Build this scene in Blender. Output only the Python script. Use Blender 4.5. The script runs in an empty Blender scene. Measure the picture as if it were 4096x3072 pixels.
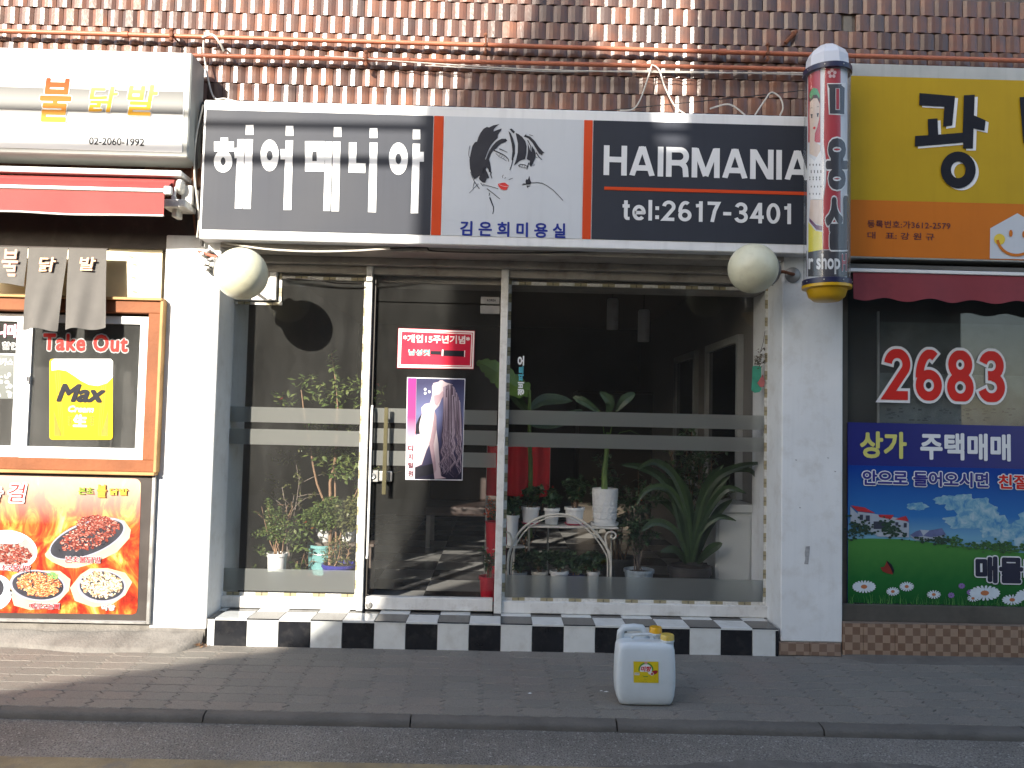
import bpy, bmesh, math, random
from mathutils import Vector, Matrix
from mathutils.geometry import tessellate_polygon

PI = math.pi
RND = random.Random(11)
scene = bpy.context.scene
COL = scene.collection

# ------------------------------------------------------------------ camera
FPX = 3194.0                       # focal length in pixels of the 4096 px wide photograph
CAM = Vector((0.0, -5.25, 1.47))
PITCH, ROLL, YAW = 0.049, 0.0225, -0.0135
ROT = (Matrix.Rotation(YAW, 3, 'Z') @ Matrix.Rotation(PI / 2 + PITCH, 3, 'X') @ Matrix.Rotation(ROLL, 3, 'Z'))
cam_data = bpy.data.cameras.new('camera')
cam_data.sensor_fit = 'HORIZONTAL'
cam_data.sensor_width = 36.0
cam_data.lens = FPX / 4096.0 * 36.0
cam_data.clip_start = 0.05
cam_data.clip_end = 500.0
cam = bpy.data.objects.new('camera', cam_data)
cam.matrix_world = Matrix.Translation(CAM) @ ROT.to_4x4()
COL.objects.link(cam)
scene.camera = cam

# ------------------------------------------------------------------ light
SUN = Vector((0.50, 1.0, -0.45)).normalized()        # the way the sunlight travels
sun_el = math.asin(-SUN.z)
world = bpy.data.worlds.new('World')
scene.world = world
world.use_nodes = True
wn = world.node_tree
wn.nodes.clear()
sky = wn.nodes.new('ShaderNodeTexSky')
sky.sky_type = 'NISHITA'
sky.sun_disc = False
sky.sun_elevation = sun_el
sky.sun_rotation = math.atan2(-SUN.x, -SUN.y)
sky.air_density = 1.0
sky.dust_density = 1.6
bg = wn.nodes.new('ShaderNodeBackground')
bg.inputs['Strength'].default_value = 0.15
wo = wn.nodes.new('ShaderNodeOutputWorld')
wn.links.new(sky.outputs['Color'], bg.inputs['Color'])
wn.links.new(bg.outputs['Background'], wo.inputs['Surface'])
sun_data = bpy.data.lights.new('sun', 'SUN')
sun_data.energy = 4.2
sun_data.angle = math.radians(0.5)
sun_data.color = (1.0, 0.93, 0.82)
sun = bpy.data.objects.new('sun', sun_data)
sun.rotation_euler = SUN.to_track_quat('-Z', 'Y').to_euler()
sun.location = (-8, -14, 12)
COL.objects.link(sun)
scene.view_settings.view_transform = 'Standard'
scene.view_settings.look = 'None'
scene.view_settings.exposure = 1.45
scene.view_settings.gamma = 1.0
scene.view_settings.use_curve_mapping = False
scene.render.engine = 'CYCLES'
scene.cycles.use_denoising = True
scene.cycles.max_bounces = 10
scene.cycles.transparent_max_bounces = 16
scene.cycles.sample_clamp_indirect = 6.0
scene.cycles.caustics_reflective = False
scene.cycles.caustics_refractive = False

# ------------------------------------------------------------------ helpers
def pt(px, py, Y):
    """the point of the vertical plane at depth Y that shows at a photograph pixel"""
    d = ROT @ Vector(((px - 2048) / FPX, (1536 - py) / FPX, -1.0))
    return CAM + d * ((Y - CAM.y) / d.y)

def gp(px, py, Z):
    d = ROT @ Vector(((px - 2048) / FPX, (1536 - py) / FPX, -1.0))
    return CAM + d * ((Z - CAM.z) / d.z)

def wb(x0, y0, x1, y1, Y):
    """level rectangle (X0, X1, Z0, Z1) on plane Y for a pixel box"""
    cx, cy = (x0 + x1) / 2, (y0 + y1) / 2
    return pt(x0, cy, Y).x, pt(x1, cy, Y).x, pt(cx, y1, Y).z, pt(cx, y0, Y).z

def zf(ox, oy, s):
    return lambda x, y: (ox + x / s, oy + y / s)

def thing(name, label, cat, loc=(0, 0, 0), group=None):
    o = bpy.data.objects.new(name, None)
    o.empty_display_size = 0.1
    o.location = loc
    COL.objects.link(o)
    o['label'] = label
    o['category'] = cat
    if group:
        o['group'] = group
    return o

def tag(o, label, cat, group=None):
    o['label'] = label
    o['category'] = cat
    if group:
        o['group'] = group
    return o


def adopt(o, parent):
    """parent while keeping the world position (parents only ever carry a translation)"""
    if parent is not None:
        o.parent = parent
        p = parent
        t = Vector((0, 0, 0))
        while p is not None:
            t += Vector(p.location)
            q = p.parent
            if q is not None:
                t += p.matrix_parent_inverse.translation
            p = q
        o.matrix_parent_inverse = Matrix.Translation(-t)
    return o

def link(name, me, mat, parent=None, loc=None):
    o = bpy.data.objects.new(name, me)
    COL.objects.link(o)
    if mat is not None and len(me.materials) == 0:
        me.materials.append(mat)
    if loc is not None:
        o.location = loc
    adopt(o, parent)
    return o

def struct(o, kind='structure', label=None):
    o['kind'] = kind
    if label:
        o['label'] = label
    return o

def tris2d(pts):
    vs = [Vector((p[0], p[1], 0)) for p in pts]
    return [tuple(pts[i] for i in t) for t in tessellate_polygon([vs])]

def ell(cx, cy, rx, ry, n=24, rot=0.0, a0=0, a1=2 * PI):
    c, s = math.cos(rot), math.sin(rot)
    full = abs(a1 - a0 - 2 * PI) < 1e-6
    out = []
    for i in range(n if full else n + 1):
        a = a0 + (a1 - a0) * i / n
        x, y = rx * math.cos(a), ry * math.sin(a)
        out.append((cx + x * c - y * s, cy + x * s + y * c))
    return out

def rrect(x0, y0, x1, y1, r, n=5):
    out = []
    for cx, cy, a in ((x1 - r, y0 + r, -PI / 2), (x1 - r, y1 - r, 0), (x0 + r, y1 - r, PI / 2), (x0 + r, y0 + r, PI)):
        for i in range(n + 1):
            t = a + PI / 2 * i / n
            out.append((cx + r * math.cos(t), cy + r * math.sin(t)))
    return out

class MB:
    """collects shapes into one mesh object"""
    def __init__(self):
        self.v, self.f = [], []
    def add(self, vs, fs):
        n = len(self.v)
        self.v += [tuple(p) for p in vs]
        self.f += [tuple(i + n for i in f) for f in fs]
        return self
    def box(self, x0, x1, y0, y1, z0, z1):
        if x0 > x1: x0, x1 = x1, x0
        if y0 > y1: y0, y1 = y1, y0
        if z0 > z1: z0, z1 = z1, z0
        return self.add([(x0, y0, z0), (x1, y0, z0), (x1, y1, z0), (x0, y1, z0), (x0, y0, z1), (x1, y0, z1), (x1, y1, z1), (x0, y1, z1)],
                        [(0, 3, 2, 1), (4, 5, 6, 7), (0, 1, 5, 4), (1, 2, 6, 5), (2, 3, 7, 6), (3, 0, 4, 7)])
    def pbox(self, x0, y0, x1, y1, Ya, Yb):
        """box whose front (at Ya) fills a pixel rectangle, reaching back to Yb"""
        a, b, c, d = wb(x0, y0, x1, y1, Ya)
        return self.box(a, b, Ya, Yb, c, d)
    def poly(self, pts, Y):
        """flat polygon from pixel points on plane Y"""
        for t in tris2d(pts):
            self.add([pt(p[0], p[1], Y) for p in t], [(0, 1, 2)])
        return self
    def polyx(self, pts, Y0, Y1):
        """pixel outline on Y0 given thickness back to Y1 (prism)"""
        P = [pt(p[0], p[1], Y0) for p in pts]
        n = len(P)
        vs = P + [Vector((p.x, Y1, p.z)) for p in P]
        idx = tessellate_polygon([[Vector((p.x, p.z, 0)) for p in P]])
        fs = [tuple(t) for t in idx] + [tuple(i + n for i in reversed(t)) for t in idx]
        fs += [(i, (i + 1) % n, (i + 1) % n + n, i + n) for i in range(n)]
        return self.add(vs, fs)
    def xz(self, pts, Y0, Y1):
        """outline in metres (X, Z) extruded from Y0 to Y1"""
        n = len(pts)
        vs = [(p[0], Y0, p[1]) for p in pts] + [(p[0], Y1, p[1]) for p in pts]
        idx = tessellate_polygon([[Vector((p[0], p[1], 0)) for p in pts]])
        fs = [tuple(t) for t in idx] + [tuple(i + n for i in reversed(t)) for t in idx]
        fs += [(i, (i + 1) % n, (i + 1) % n + n, i + n) for i in range(n)]
        return self.add(vs, fs)
    def yz(self, pts, X0, X1):
        """profile in metres (Y, Z) extruded along X"""
        n = len(pts)
        vs = [(X0, p[0], p[1]) for p in pts] + [(X1, p[0], p[1]) for p in pts]
        idx = tessellate_polygon([[Vector((p[0], p[1], 0)) for p in pts]])
        fs = [tuple(t) for t in idx] + [tuple(i + n for i in reversed(t)) for t in idx]
        fs += [(i, (i + 1) % n, (i + 1) % n + n, i + n) for i in range(n)]
        return self.add(vs, fs)
    def stroke(self, pts, w, Y, w1=None):
        """ribbon along pixel points, w pixels wide (tapering to w1)"""
        w1 = w if w1 is None else w1
        L, Rr = [], []
        n = len(pts)
        for i, p in enumerate(pts):
            a = pts[max(0, i - 1)]; b = pts[min(n - 1, i + 1)]
            dx, dy = b[0] - a[0], b[1] - a[1]
            l = math.hypot(dx, dy) or 1
            h = (w + (w1 - w) * i / (n - 1)) / 2
            L.append((p[0] - dy / l * h, p[1] + dx / l * h)); Rr.append((p[0] + dy / l * h, p[1] - dx / l * h))
        vs = [pt(*p, Y) for p in L] + [pt(*p, Y) for p in Rr]
        return self.add(vs, [(i, i + 1, n + i + 1, n + i) for i in range(n - 1)])
    def tube(self, pts, r, r1=None, seg=8, caps=True):
        pts = [Vector(p) for p in pts]
        r1 = r if r1 is None else r1
        n = len(pts)
        vs, fs = [], []
        prev = None
        for i, p in enumerate(pts):
            t = (pts[min(n - 1, i + 1)] - pts[max(0, i - 1)])
            t = t.normalized() if t.length > 1e-9 else Vector((0, 0, 1))
            u = prev - t * prev.dot(t) if prev is not None else t.orthogonal()
            if u.length < 1e-6: u = t.orthogonal()
            u.normalize(); prev = u
            w = t.cross(u)
            rr = r + (r1 - r) * i / max(1, n - 1)
            for k in range(seg):
                a = 2 * PI * k / seg
                vs.append(p + (u * math.cos(a) + w * math.sin(a)) * rr)
        for i in range(n - 1):
            for k in range(seg):
                k2 = (k + 1) % seg
                fs.append((i * seg + k, i * seg + k2, (i + 1) * seg + k2, (i + 1) * seg + k))
        if caps:
            fs.append(tuple(reversed(range(seg)))); fs.append(tuple((n - 1) * seg + k for k in range(seg)))
        return self.add(vs, fs)
    def lathe(self, prof, c=(0, 0, 0), axis=(0, 0, 1), seg=24):
        """prof: (radius, distance along axis)"""
        ax = Vector(axis).normalized(); u = ax.orthogonal().normalized()
        if abs(ax.z) > 0.99: u = Vector((1, 0, 0))
        w = ax.cross(u); c = Vector(c)
        vs, fs = [], []
        n = len(prof)
        for r, h in prof:
            for k in range(seg):
                a = 2 * PI * k / seg
                vs.append(c + ax * h + (u * math.cos(a) + w * math.sin(a)) * max(r, 1e-5))
        for i in range(n - 1):
            for k in range(seg):
                k2 = (k + 1) % seg
                fs.append((i * seg + k, i * seg + k2, (i + 1) * seg + k2, (i + 1) * seg + k))
        if prof[0][0] > 1e-4: fs.append(tuple(reversed(range(seg))))
        if prof[-1][0] > 1e-4: fs.append(tuple((n - 1) * seg + k for k in range(seg)))
        return self.add(vs, fs)
    def grid(self, fn, nu, nv):
        n = len(self.v)
        self.v += [tuple(fn(i / nu, j / nv)) for j in range(nv + 1) for i in range(nu + 1)]
        self.f += [(n + j * (nu + 1) + i, n + j * (nu + 1) + i + 1, n + (j + 1) * (nu + 1) + i + 1, n + (j + 1) * (nu + 1) + i) for j in range(nv) for i in range(nu)]
        return self
    def mesh(self, name, mat=None, smooth=False, bevel=0, seg=1):
        me = bpy.data.meshes.new(name)
        me.from_pydata(self.v, [], self.f)
        if bevel:
            b = bmesh.new(); b.from_mesh(me)
            bmesh.ops.recalc_face_normals(b, faces=b.faces)
            ed = [e for e in b.edges if len(e.link_faces) == 2 and e.calc_face_angle(0) > 0.5]
            bmesh.ops.bevel(b, geom=ed, offset=bevel, segments=seg, affect='EDGES', profile=0.5, clamp_overlap=True)
            b.to_mesh(me); b.free()
        else:
            me.validate()
        if smooth:
            me.shade_smooth()
            if smooth != 'all':
                try: me.set_sharp_from_angle(angle=math.radians(38))
                except Exception: pass
        if mat is not None: me.materials.append(mat)
        me.update()
        return me
    def build(self, name, mat, parent=None, smooth=False, bevel=0, seg=1):
        return link(name, self.mesh(name, mat, smooth, bevel, seg), mat, parent)

_glyphs = {}
def _glyph_mesh(body, shear, spacing):
    key = (body, shear, spacing)
    if key in _glyphs: return _glyphs[key]
    cu = bpy.data.curves.new('lettering', 'FONT')
    cu.body = body
    cu.size = 1.0
    cu.shear = shear
    cu.space_character = spacing
    cu.resolution_u = 3
    cu.fill_mode = 'FRONT'
    o = bpy.data.objects.new('lettering', cu)
    COL.objects.link(o)
    dg = bpy.context.evaluated_depsgraph_get()
    me = bpy.data.meshes.new_from_object(o.evaluated_get(dg))
    vs = [(v.co.x, v.co.y) for v in me.vertices]
    fs = [tuple(p.vertices) for p in me.polygons]
    bpy.data.objects.remove(o); bpy.data.curves.remove(cu); bpy.data.meshes.remove(me)
    _glyphs[key] = (vs, fs)
    return vs, fs

def _text_mesh(body, bold, shear, spacing):
    """glyph faces; a bold weight is the glyph spread over a small disc, each layer a hair behind the last"""
    v0, f0 = _glyph_mesh(body, shear, spacing)
    offs = [(0, 0)]
    if bold > 1e-6:
        for r, n in ((bold, 12),) + (((bold * .5, 8),) if bold > .06 else ()):
            offs += [(r * math.cos(2 * PI * k / n), r * math.sin(2 * PI * k / n)) for k in range(n)]
    vs, fs = [], []
    for k, (dx, dy) in enumerate(offs):
        n = len(vs)
        vs += [(p[0] + dx, p[1] + dy, -k * 0.0016) for p in v0]
        fs += [tuple(i + n for i in f) for f in f0]
    return vs, fs

def text(name, body, box, Y, mat, parent, bold=0.0, shear=0.0, spacing=1.0, outline=None, rot=0.0, shift=None):
    """flat lettering that fills a pixel box on plane Y; outline = (extra offset, material); shift = (dx m, dz m, material)"""
    x0, x1, z0, z1 = wb(*box, Y)
    vs, fs = _text_mesh(body, bold, shear, spacing)
    if rot:
        c, s = math.cos(rot), math.sin(rot)
        T = lambda p: (p[0] * c - p[1] * s, p[0] * s + p[1] * c, p[2])
    else:
        T = lambda p: p
    q = [T(p) for p in vs]
    ax, bx = min(p[0] for p in q), max(p[0] for p in q)
    ay, by = min(p[1] for p in q), max(p[1] for p in q)
    sx, sz = (x1 - x0) / (bx - ax), (z1 - z0) / (by - ay)
    def put(nm, v2, f2, YY, m, dx=0, dz=0):
        b = MB(); b.add([(x0 + (T(p)[0] - ax) * sx + dx, YY - p[2] * 0.012, z0 + (T(p)[1] - ay) * sz + dz) for p in v2], f2)
        return b.build(nm, m, parent)
    o = put(name, vs, fs, Y, mat)
    if outline:
        v2, f2 = _text_mesh(body, bold + outline[0], shear, spacing)
        put(name + '_outline', v2, f2, Y + 0.002, outline[1])
    if shift:
        put(name + '_shadow', vs, fs, Y + 0.004, shift[2], shift[0], shift[1])
    return o

# plain grotesque capitals and figures drawn as strokes (height 1), for the salon sign and the big window number
def _arc(cx, cy, rx, ry, a0, a1, n=14):
    return [(cx + rx * math.cos(math.radians(a0 + (a1 - a0) * i / n)), cy + ry * math.sin(math.radians(a0 + (a1 - a0) * i / n))) for i in range(n + 1)]
STROKES = {
    'H': (.76, [[(.09, 0), (.09, 1)], [(.67, 0), (.67, 1)], [(.09, .53), (.67, .53)]]),
    'A': (.84, [[(.09, 0), (.40, .97)], [(.75, 0), (.44, .97)], [(.2, .27), (.64, .27)], [(.36, .915), (.48, .915)]]),
    'I': (.20, [[(.10, 0), (.10, 1)]]),
    'R': (.76, [[(.09, 0), (.09, 1)], [(.09, .915), (.44, .915)] + _arc(.44, .695, .22, .22, 90, -90) + [(.09, .475)], _arc(.40, .24, .235, .235, 85, 5, 8) + [(.655, 0)]]),
    'M': (.92, [[(.09, 0), (.09, 1)], [(.83, 0), (.83, 1)], [(.13, .96), (.46, .06)], [(.79, .96), (.46, .06)]]),
    'N': (.77, [[(.09, 0), (.09, 1)], [(.68, 0), (.68, 1)], [(.13, .95), (.64, .05)]]),
    't': (.36, [[(.17, .95), (.17, .2)] + _arc(.27, .19, .10, .12, 180, 270, 5) + [(.34, .07)], [(.02, .68), (.34, .68)]]),
    'e': (.60, [[(.10, .37), (.51, .37)] + _arc(.30, .365, .215, .30, 2, 318, 22)]),
    'l': (.20, [[(.10, 0), (.10, 1)]]),
    ':': (.22, [[(.11, .08), (.11, .26)], [(.11, .52), (.11, .70)]]),
    '-': (.44, [[(.04, .43), (.40, .43)]]),
    '0': (.62, [_arc(.31, .5, .225, .42, 90, 450, 30)]),
    '1': (.46, [[(.30, 0), (.30, 1)], [(.30, .80), (.08, .78)]]),
    '2': (.62, [_arc(.31, .70, .215, .215, 175, -28, 16) + [(.10, .085), (.56, .085)]]),
    '3': (.62, [_arc(.30, .715, .20, .20, 165, -80, 16), _arc(.30, .29, .225, .21, 85, -165, 18), [(.22, .515), (.34, .515)]]),
    '4': (.62, [[(.44, 0), (.44, 1)], [(.42, .95), (.09, .30), (.60, .30)]]),
    '6': (.62, [_arc(.31, .30, .215, .215, 0, 360, 26), _arc(.335, .46, .24, .455, 182, 60, 16)]),
    '7': (.60, [[(.04, .915), (.52, .915), (.36, .55), (.25, 0)]]),
    '8': (.62, [_arc(.31, .72, .19, .195, 0, 360, 24), _arc(.31, .275, .22, .215, 0, 360, 26)]),
    ' ': (.3, []),
}
def stroke_text(name, body, box, Y, mat, parent, sw=.17, gap=.09, outline=None):
    """lettering built from strokes, filling a pixel box on plane Y"""
    x0, x1, z0, z1 = wb(*box, Y)
    tot = sum(STROKES[c][0] for c in body) + gap * (len(body) - 1)
    sx, sz = (x1 - x0) / tot, (z1 - z0)
    def lay(nm, w, ext, YY, m_):
        m = MB(); x = 0; layer = 0
        for c in body:
            wd, polys = STROKES[c]
            for P in polys:
                P = [(p[0] + x, p[1]) for p in P]
                closed = math.dist(P[0], P[-1]) < 1e-6
                if ext and not closed:
                    for a_, b_, idx in ((P[1], P[0], 0), (P[-2], P[-1], -1)):
                        l = math.dist(a_, b_) or 1; P[idx] = (b_[0] + (b_[0] - a_[0]) / l * ext, b_[1] + (b_[1] - a_[1]) / l * ext)
                n = len(P); L, R_ = [], []
                for i in range(n):
                    if closed:
                        a_, b_ = P[i - 1 if i > 0 else n - 2], P[i + 1 if i < n - 1 else 1]
                    else:
                        a_, b_ = P[max(0, i - 1)], P[min(n - 1, i + 1)]
                    d0 = (P[i][0] - a_[0], P[i][1] - a_[1]); d1 = (b_[0] - P[i][0], b_[1] - P[i][1])
                    def unit(v):
                        l = math.hypot(*v); return (v[0] / l, v[1] / l) if l > 1e-9 else None
                    u0, u1 = unit(d0), unit(d1); u0 = u0 or u1; u1 = u1 or u0
                    t = unit((u0[0] + u1[0], u0[1] + u1[1])) or u0
                    k = 1 / max(.45, t[0] * u0[0] + t[1] * u0[1])
                    L.append((P[i][0] - t[1] * w / 2 * k, P[i][1] + t[0] * w / 2 * k)); R_.append((P[i][0] + t[1] * w / 2 * k, P[i][1] - t[0] * w / 2 * k))
                yy = YY - layer * 2e-5; layer += 1
                cl = lambda q: (x0 + q[0] * sx, yy, z0 + min(1.0 + ext, max(-ext, q[1])) * sz)
                m.add([cl(q) for q in L] + [cl(q) for q in R_], [(i, i + 1, n + i + 1, n + i) for i in range(n - 1)])
            x += wd + gap
        return m.build(nm, m_, parent)
    lay(name, sw, 0.0, Y, mat)
    if outline: lay(name + '_outline', sw + 2 * outline[0], outline[0], Y + .003, outline[1])

# ------------------------------------------------------------------ materials
def _new(name):
    m = bpy.data.materials.new(name)
    m.use_nodes = True
    nt = m.node_tree
    return m, nt, nt.nodes['Principled BSDF']

def N(nt, typ, **kw):
    n = nt.nodes.new('ShaderNode' + typ)
    for k, v in kw.items():
        if k in n.inputs: n.inputs[k].default_value = v
        else: setattr(n, k, v)
    return n

def mixc(nt, fac, a, b, blend='MIX'):
    m = nt.nodes.new('ShaderNodeMix')
    m.data_type = 'RGBA'; m.blend_type = blend
    for sock, val in ((m.inputs[0], fac), (m.inputs[6], a), (m.inputs[7], b)):
        if hasattr(val, 'is_output'): nt.links.new(val, sock)
        elif isinstance(val, (int, float)): sock.default_value = val
        else: sock.default_value = (*val[:3], 1)
    return m.outputs[2]

def ramp(nt, fac, stops, interp='LINEAR'):
    r = nt.nodes.new('ShaderNodeValToRGB')
    r.color_ramp.interpolation = interp
    while len(r.color_ramp.elements) < len(stops): r.color_ramp.elements.new(0.5)
    for e, (p, c) in zip(r.color_ramp.elements, stops):
        e.position = p; e.color = (*c[:3], 1) if not isinstance(c, (int, float)) else (c, c, c, 1)
    nt.links.new(fac, r.inputs[0])
    return r.outputs[0]

def coords(nt, scale=(1, 1, 1), rot=(0, 0, 0), kind='Object'):
    tc = N(nt, 'TexCoord')
    mp = N(nt, 'Mapping')
    mp.inputs['Scale'].default_value = scale
    mp.inputs['Rotation'].default_value = rot
    nt.links.new(tc.outputs[kind], mp.inputs['Vector'])
    return mp.outputs[0]

def noise(nt, vec, scale, detail=4, rough=0.55, dist=0.0):
    n = N(nt, 'TexNoise', Scale=scale, Detail=detail, Roughness=rough, Distortion=dist)
    nt.links.new(vec, n.inputs['Vector'])
    return n.outputs['Fac']

def bumpn(nt, bsdf, h, strength, dist=0.01):
    b = N(nt, 'Bump', Strength=strength, Distance=dist)
    nt.links.new(h, b.inputs['Height'])
    nt.links.new(b.outputs[0], bsdf.inputs['Normal'])

_cache = {}
def M(name, col, rough=0.55, var=0.12, scale=5.0, bump=0.0, bscale=80.0, metal=0.0, spec=0.5, dirt=None, trans=0.0, streak=0.0):
    """plain surface: base colour with uneven tone, optional dirt (colour, amount, scale), vertical streaks and fine relief"""
    if name in _cache: return _cache[name]
    m, nt, b = _new(name)
    v = coords(nt)
    n = noise(nt, v, scale)
    f = ramp(nt, n, ((0.3, 0.0), (0.7, 1.0)))
    c = mixc(nt, f, [x * (1 - var) for x in col], [min(1, x * (1 + var)) for x in col])
    if streak:
        vs = coords(nt, (14, 14, 0.7))
        sfac = ramp(nt, noise(nt, vs, 1.6, 5), ((0.52, 0.0), (0.8, streak)))
        c = mixc(nt, sfac, c, [x * 0.45 for x in col])
    if dirt:
        dc, amt, ds = dirt
        df = ramp(nt, noise(nt, v, ds, 7, 0.65), ((0.5, 0.0), (0.72, amt)))
        c = mixc(nt, df, c, dc)
    nt.links.new(c, b.inputs['Base Color'])
    rr = N(nt, 'MapRange')
    rr.inputs['To Min'].default_value = max(0.02, rough - 0.09); rr.inputs['To Max'].default_value = min(1, rough + 0.09)
    nt.links.new(n, rr.inputs['Value']); nt.links.new(rr.outputs[0], b.inputs['Roughness'])
    b.inputs['Metallic'].default_value = metal
    b.inputs['Specular IOR Level'].default_value = spec
    if trans: b.inputs['Transmission Weight'].default_value = trans
    if bump: bumpn(nt, b, noise(nt, v, bscale, 5), bump)
    _cache[name] = m
    return m

def island_mat(name, stops, rough=0.5, spec=0.5, var=0.1, bump=0, translucent=0.0, interp='LINEAR', scale=30):
    """every loose piece takes its own tone from the ramp"""
    if name in _cache: return _cache[name]
    m, nt, b = _new(name)
    g = N(nt, 'NewGeometry'); oi = N(nt, 'ObjectInfo')
    a = N(nt, 'Math', operation='ADD'); nt.links.new(g.outputs['Random Per Island'], a.inputs[0]); nt.links.new(oi.outputs['Random'], a.inputs[1])
    fr = N(nt, 'Math', operation='FRACT'); nt.links.new(a.outputs[0], fr.inputs[0])
    c = ramp(nt, fr.outputs[0], stops, interp)
    v = coords(nt)
    nn = noise(nt, v, scale, 4)
    c = mixc(nt, ramp(nt, nn, ((0.3, 0.0), (0.7, 1.0))), mixc(nt, 1.0, c, (1 - var,) * 3, 'MULTIPLY'), c)
    nt.links.new(c, b.inputs['Base Color'])
    b.inputs['Roughness'].default_value = rough
    b.inputs['Specular IOR Level'].default_value = spec
    if bump: bumpn(nt, b, noise(nt, v, 60, 5), bump)
    if translucent:
        tr = N(nt, 'BsdfTranslucent'); nt.links.new(c, tr.inputs['Color'])
        mx = N(nt, 'MixShader'); mx.inputs[0].default_value = translucent
        nt.links.new(b.outputs[0], mx.inputs[1]); nt.links.new(tr.outputs[0], mx.inputs[2])
        nt.links.new(mx.outputs[0], nt.nodes['Material Output'].inputs['Surface'])
    _cache[name] = m
    return m

def glass_mat(name, dust=0.04, ior=1.5, tint=(1, 1, 1), dustcol=(0.55, 0.55, 0.52)):
    """window glass: clear, mirror-like by angle, with a film of street dust"""
    m, nt, b = _new(name)
    nt.nodes.remove(b)
    out = nt.nodes['Material Output']
    tr = N(nt, 'BsdfTransparent'); tr.inputs['Color'].default_value = (*tint, 1)
    gl = N(nt, 'BsdfGlossy'); gl.inputs['Roughness'].default_value = 0.015
    lw = N(nt, 'LayerWeight', Blend=0.5)          # Schlick reflectance, the same from both sides of the sheet
    pw = N(nt, 'Math', operation='POWER'); nt.links.new(lw.outputs['Facing'], pw.inputs[0]); pw.inputs[1].default_value = 5.0
    r0 = ((ior - 1) / (ior + 1)) ** 2
    fz = N(nt, 'Math', operation='MULTIPLY_ADD'); nt.links.new(pw.outputs[0], fz.inputs[0]); fz.inputs[1].default_value = 1 - r0; fz.inputs[2].default_value = r0
    mx = N(nt, 'MixShader')
    nt.links.new(fz.outputs[0], mx.inputs[0]); nt.links.new(tr.outputs[0], mx.inputs[1]); nt.links.new(gl.outputs[0], mx.inputs[2])
    df = N(nt, 'BsdfDiffuse'); df.inputs['Color'].default_value = (*dustcol, 1)
    v = coords(nt)
    n1 = noise(nt, v, 2.2, 6, 0.6); n2 = noise(nt, coords(nt, (5, 1, 1.0)), 2.0, 4)
    mul = N(nt, 'Math', operation='MULTIPLY'); nt.links.new(n1, mul.inputs[0]); nt.links.new(n2, mul.inputs[1])
    rg = ramp(nt, mul.outputs[0], ((0.1, dust * 0.55), (0.5, dust * 1.7)))
    mx2 = N(nt, 'MixShader')
    nt.links.new(rg, mx2.inputs[0]); nt.links.new(mx.outputs[0], mx2.inputs[1]); nt.links.new(df.outputs[0], mx2.inputs[2])
    nt.links.new(mx2.outputs[0], out.inputs['Surface'])
    return m

def frost_mat(name, col=(0.62, 0.63, 0.6), opac=0.5, rough=0.45):
    """frosted film: part blurs what is behind it, part catches the light"""
    m, nt, b = _new(name)
    nt.nodes.remove(b)
    out = nt.nodes['Material Output']
    rf = N(nt, 'BsdfRefraction'); rf.inputs['IOR'].default_value = 1.12; rf.inputs['Roughness'].default_value = rough
    rf.inputs['Color'].default_value = (0.9, 0.92, 0.9, 1)
    df = N(nt, 'BsdfDiffuse'); df.inputs['Color'].default_value = (*col, 1)
    tl = N(nt, 'BsdfTranslucent'); tl.inputs['Color'].default_value = (*col, 1)
    a = N(nt, 'MixShader'); a.inputs[0].default_value = 0.35
    nt.links.new(df.outputs[0], a.inputs[1]); nt.links.new(tl.outputs[0], a.inputs[2])
    mx = N(nt, 'MixShader'); mx.inputs[0].default_value = opac
    nt.links.new(rf.outputs[0], mx.inputs[1]); nt.links.new(a.outputs[0], mx.inputs[2])
    nt.links.new(mx.outputs[0], out.inputs['Surface'])
    return m

def tile_mat(name):
    """glazed reddish-brown cladding tile, each one fired a little differently"""
    m, nt, b = _new(name)
    g = N(nt, 'NewGeometry'); oi = N(nt, 'ObjectInfo')
    a = N(nt, 'Math', operation='ADD'); nt.links.new(g.outputs['Random Per Island'], a.inputs[0]); nt.links.new(oi.outputs['Random'], a.inputs[1])
    fr = N(nt, 'Math', operation='FRACT'); nt.links.new(a.outputs[0], fr.inputs[0])
    c = ramp(nt, fr.outputs[0], ((0.0, (0.085, 0.050, 0.040)), (0.3, (0.145, 0.070, 0.050)), (0.6, (0.20, 0.092, 0.060)), (0.82, (0.25, 0.112, 0.068)), (1.0, (0.11, 0.078, 0.068))))
    v = coords(nt, kind='Object')
    tc = N(nt, 'NewGeometry')
    n = noise(nt, tc.outputs['Position'], 9, 5)
    c2 = mixc(nt, ramp(nt, n, ((0.35, 0.0), (0.7, 0.75))), c, (0.10, 0.070, 0.060))
    nt.links.new(c2, b.inputs['Base Color'])
    b.inputs['Roughness'].default_value = 0.24
    b.inputs['Specular IOR Level'].default_value = 0.45
    bumpn(nt, b, noise(nt, tc.outputs['Position'], 45, 4), 0.25, 0.004)
    return m

def checker_mat(name, size, c1, c2, rough=0.3, plane='xy', off=(0, 0, 0), grout=None, bump=0.05):
    m, nt, b = _new(name)
    tc = N(nt, 'NewGeometry')
    mp = N(nt, 'Mapping'); nt.links.new(tc.outputs['Position'], mp.inputs['Vector'])
    mp.inputs['Location'].default_value = off
    ck = N(nt, 'TexChecker', Scale=1.0 / size)
    ck.inputs['Color1'].default_value = (*c1, 1); ck.inputs['Color2'].default_value = (*c2, 1)
    nt.links.new(mp.outputs[0], ck.inputs['Vector'])
    n = noise(nt, tc.outputs['Position'], 12, 5)
    c = mixc(nt, ramp(nt, n, ((0.35, 0.0), (0.75, 0.5))), ck.outputs['Color'], [x * 0.6 + 0.03 for x in c1])
    nt.links.new(c, b.inputs['Base Color'])
    b.inputs['Roughness'].default_value = rough
    return m

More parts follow.
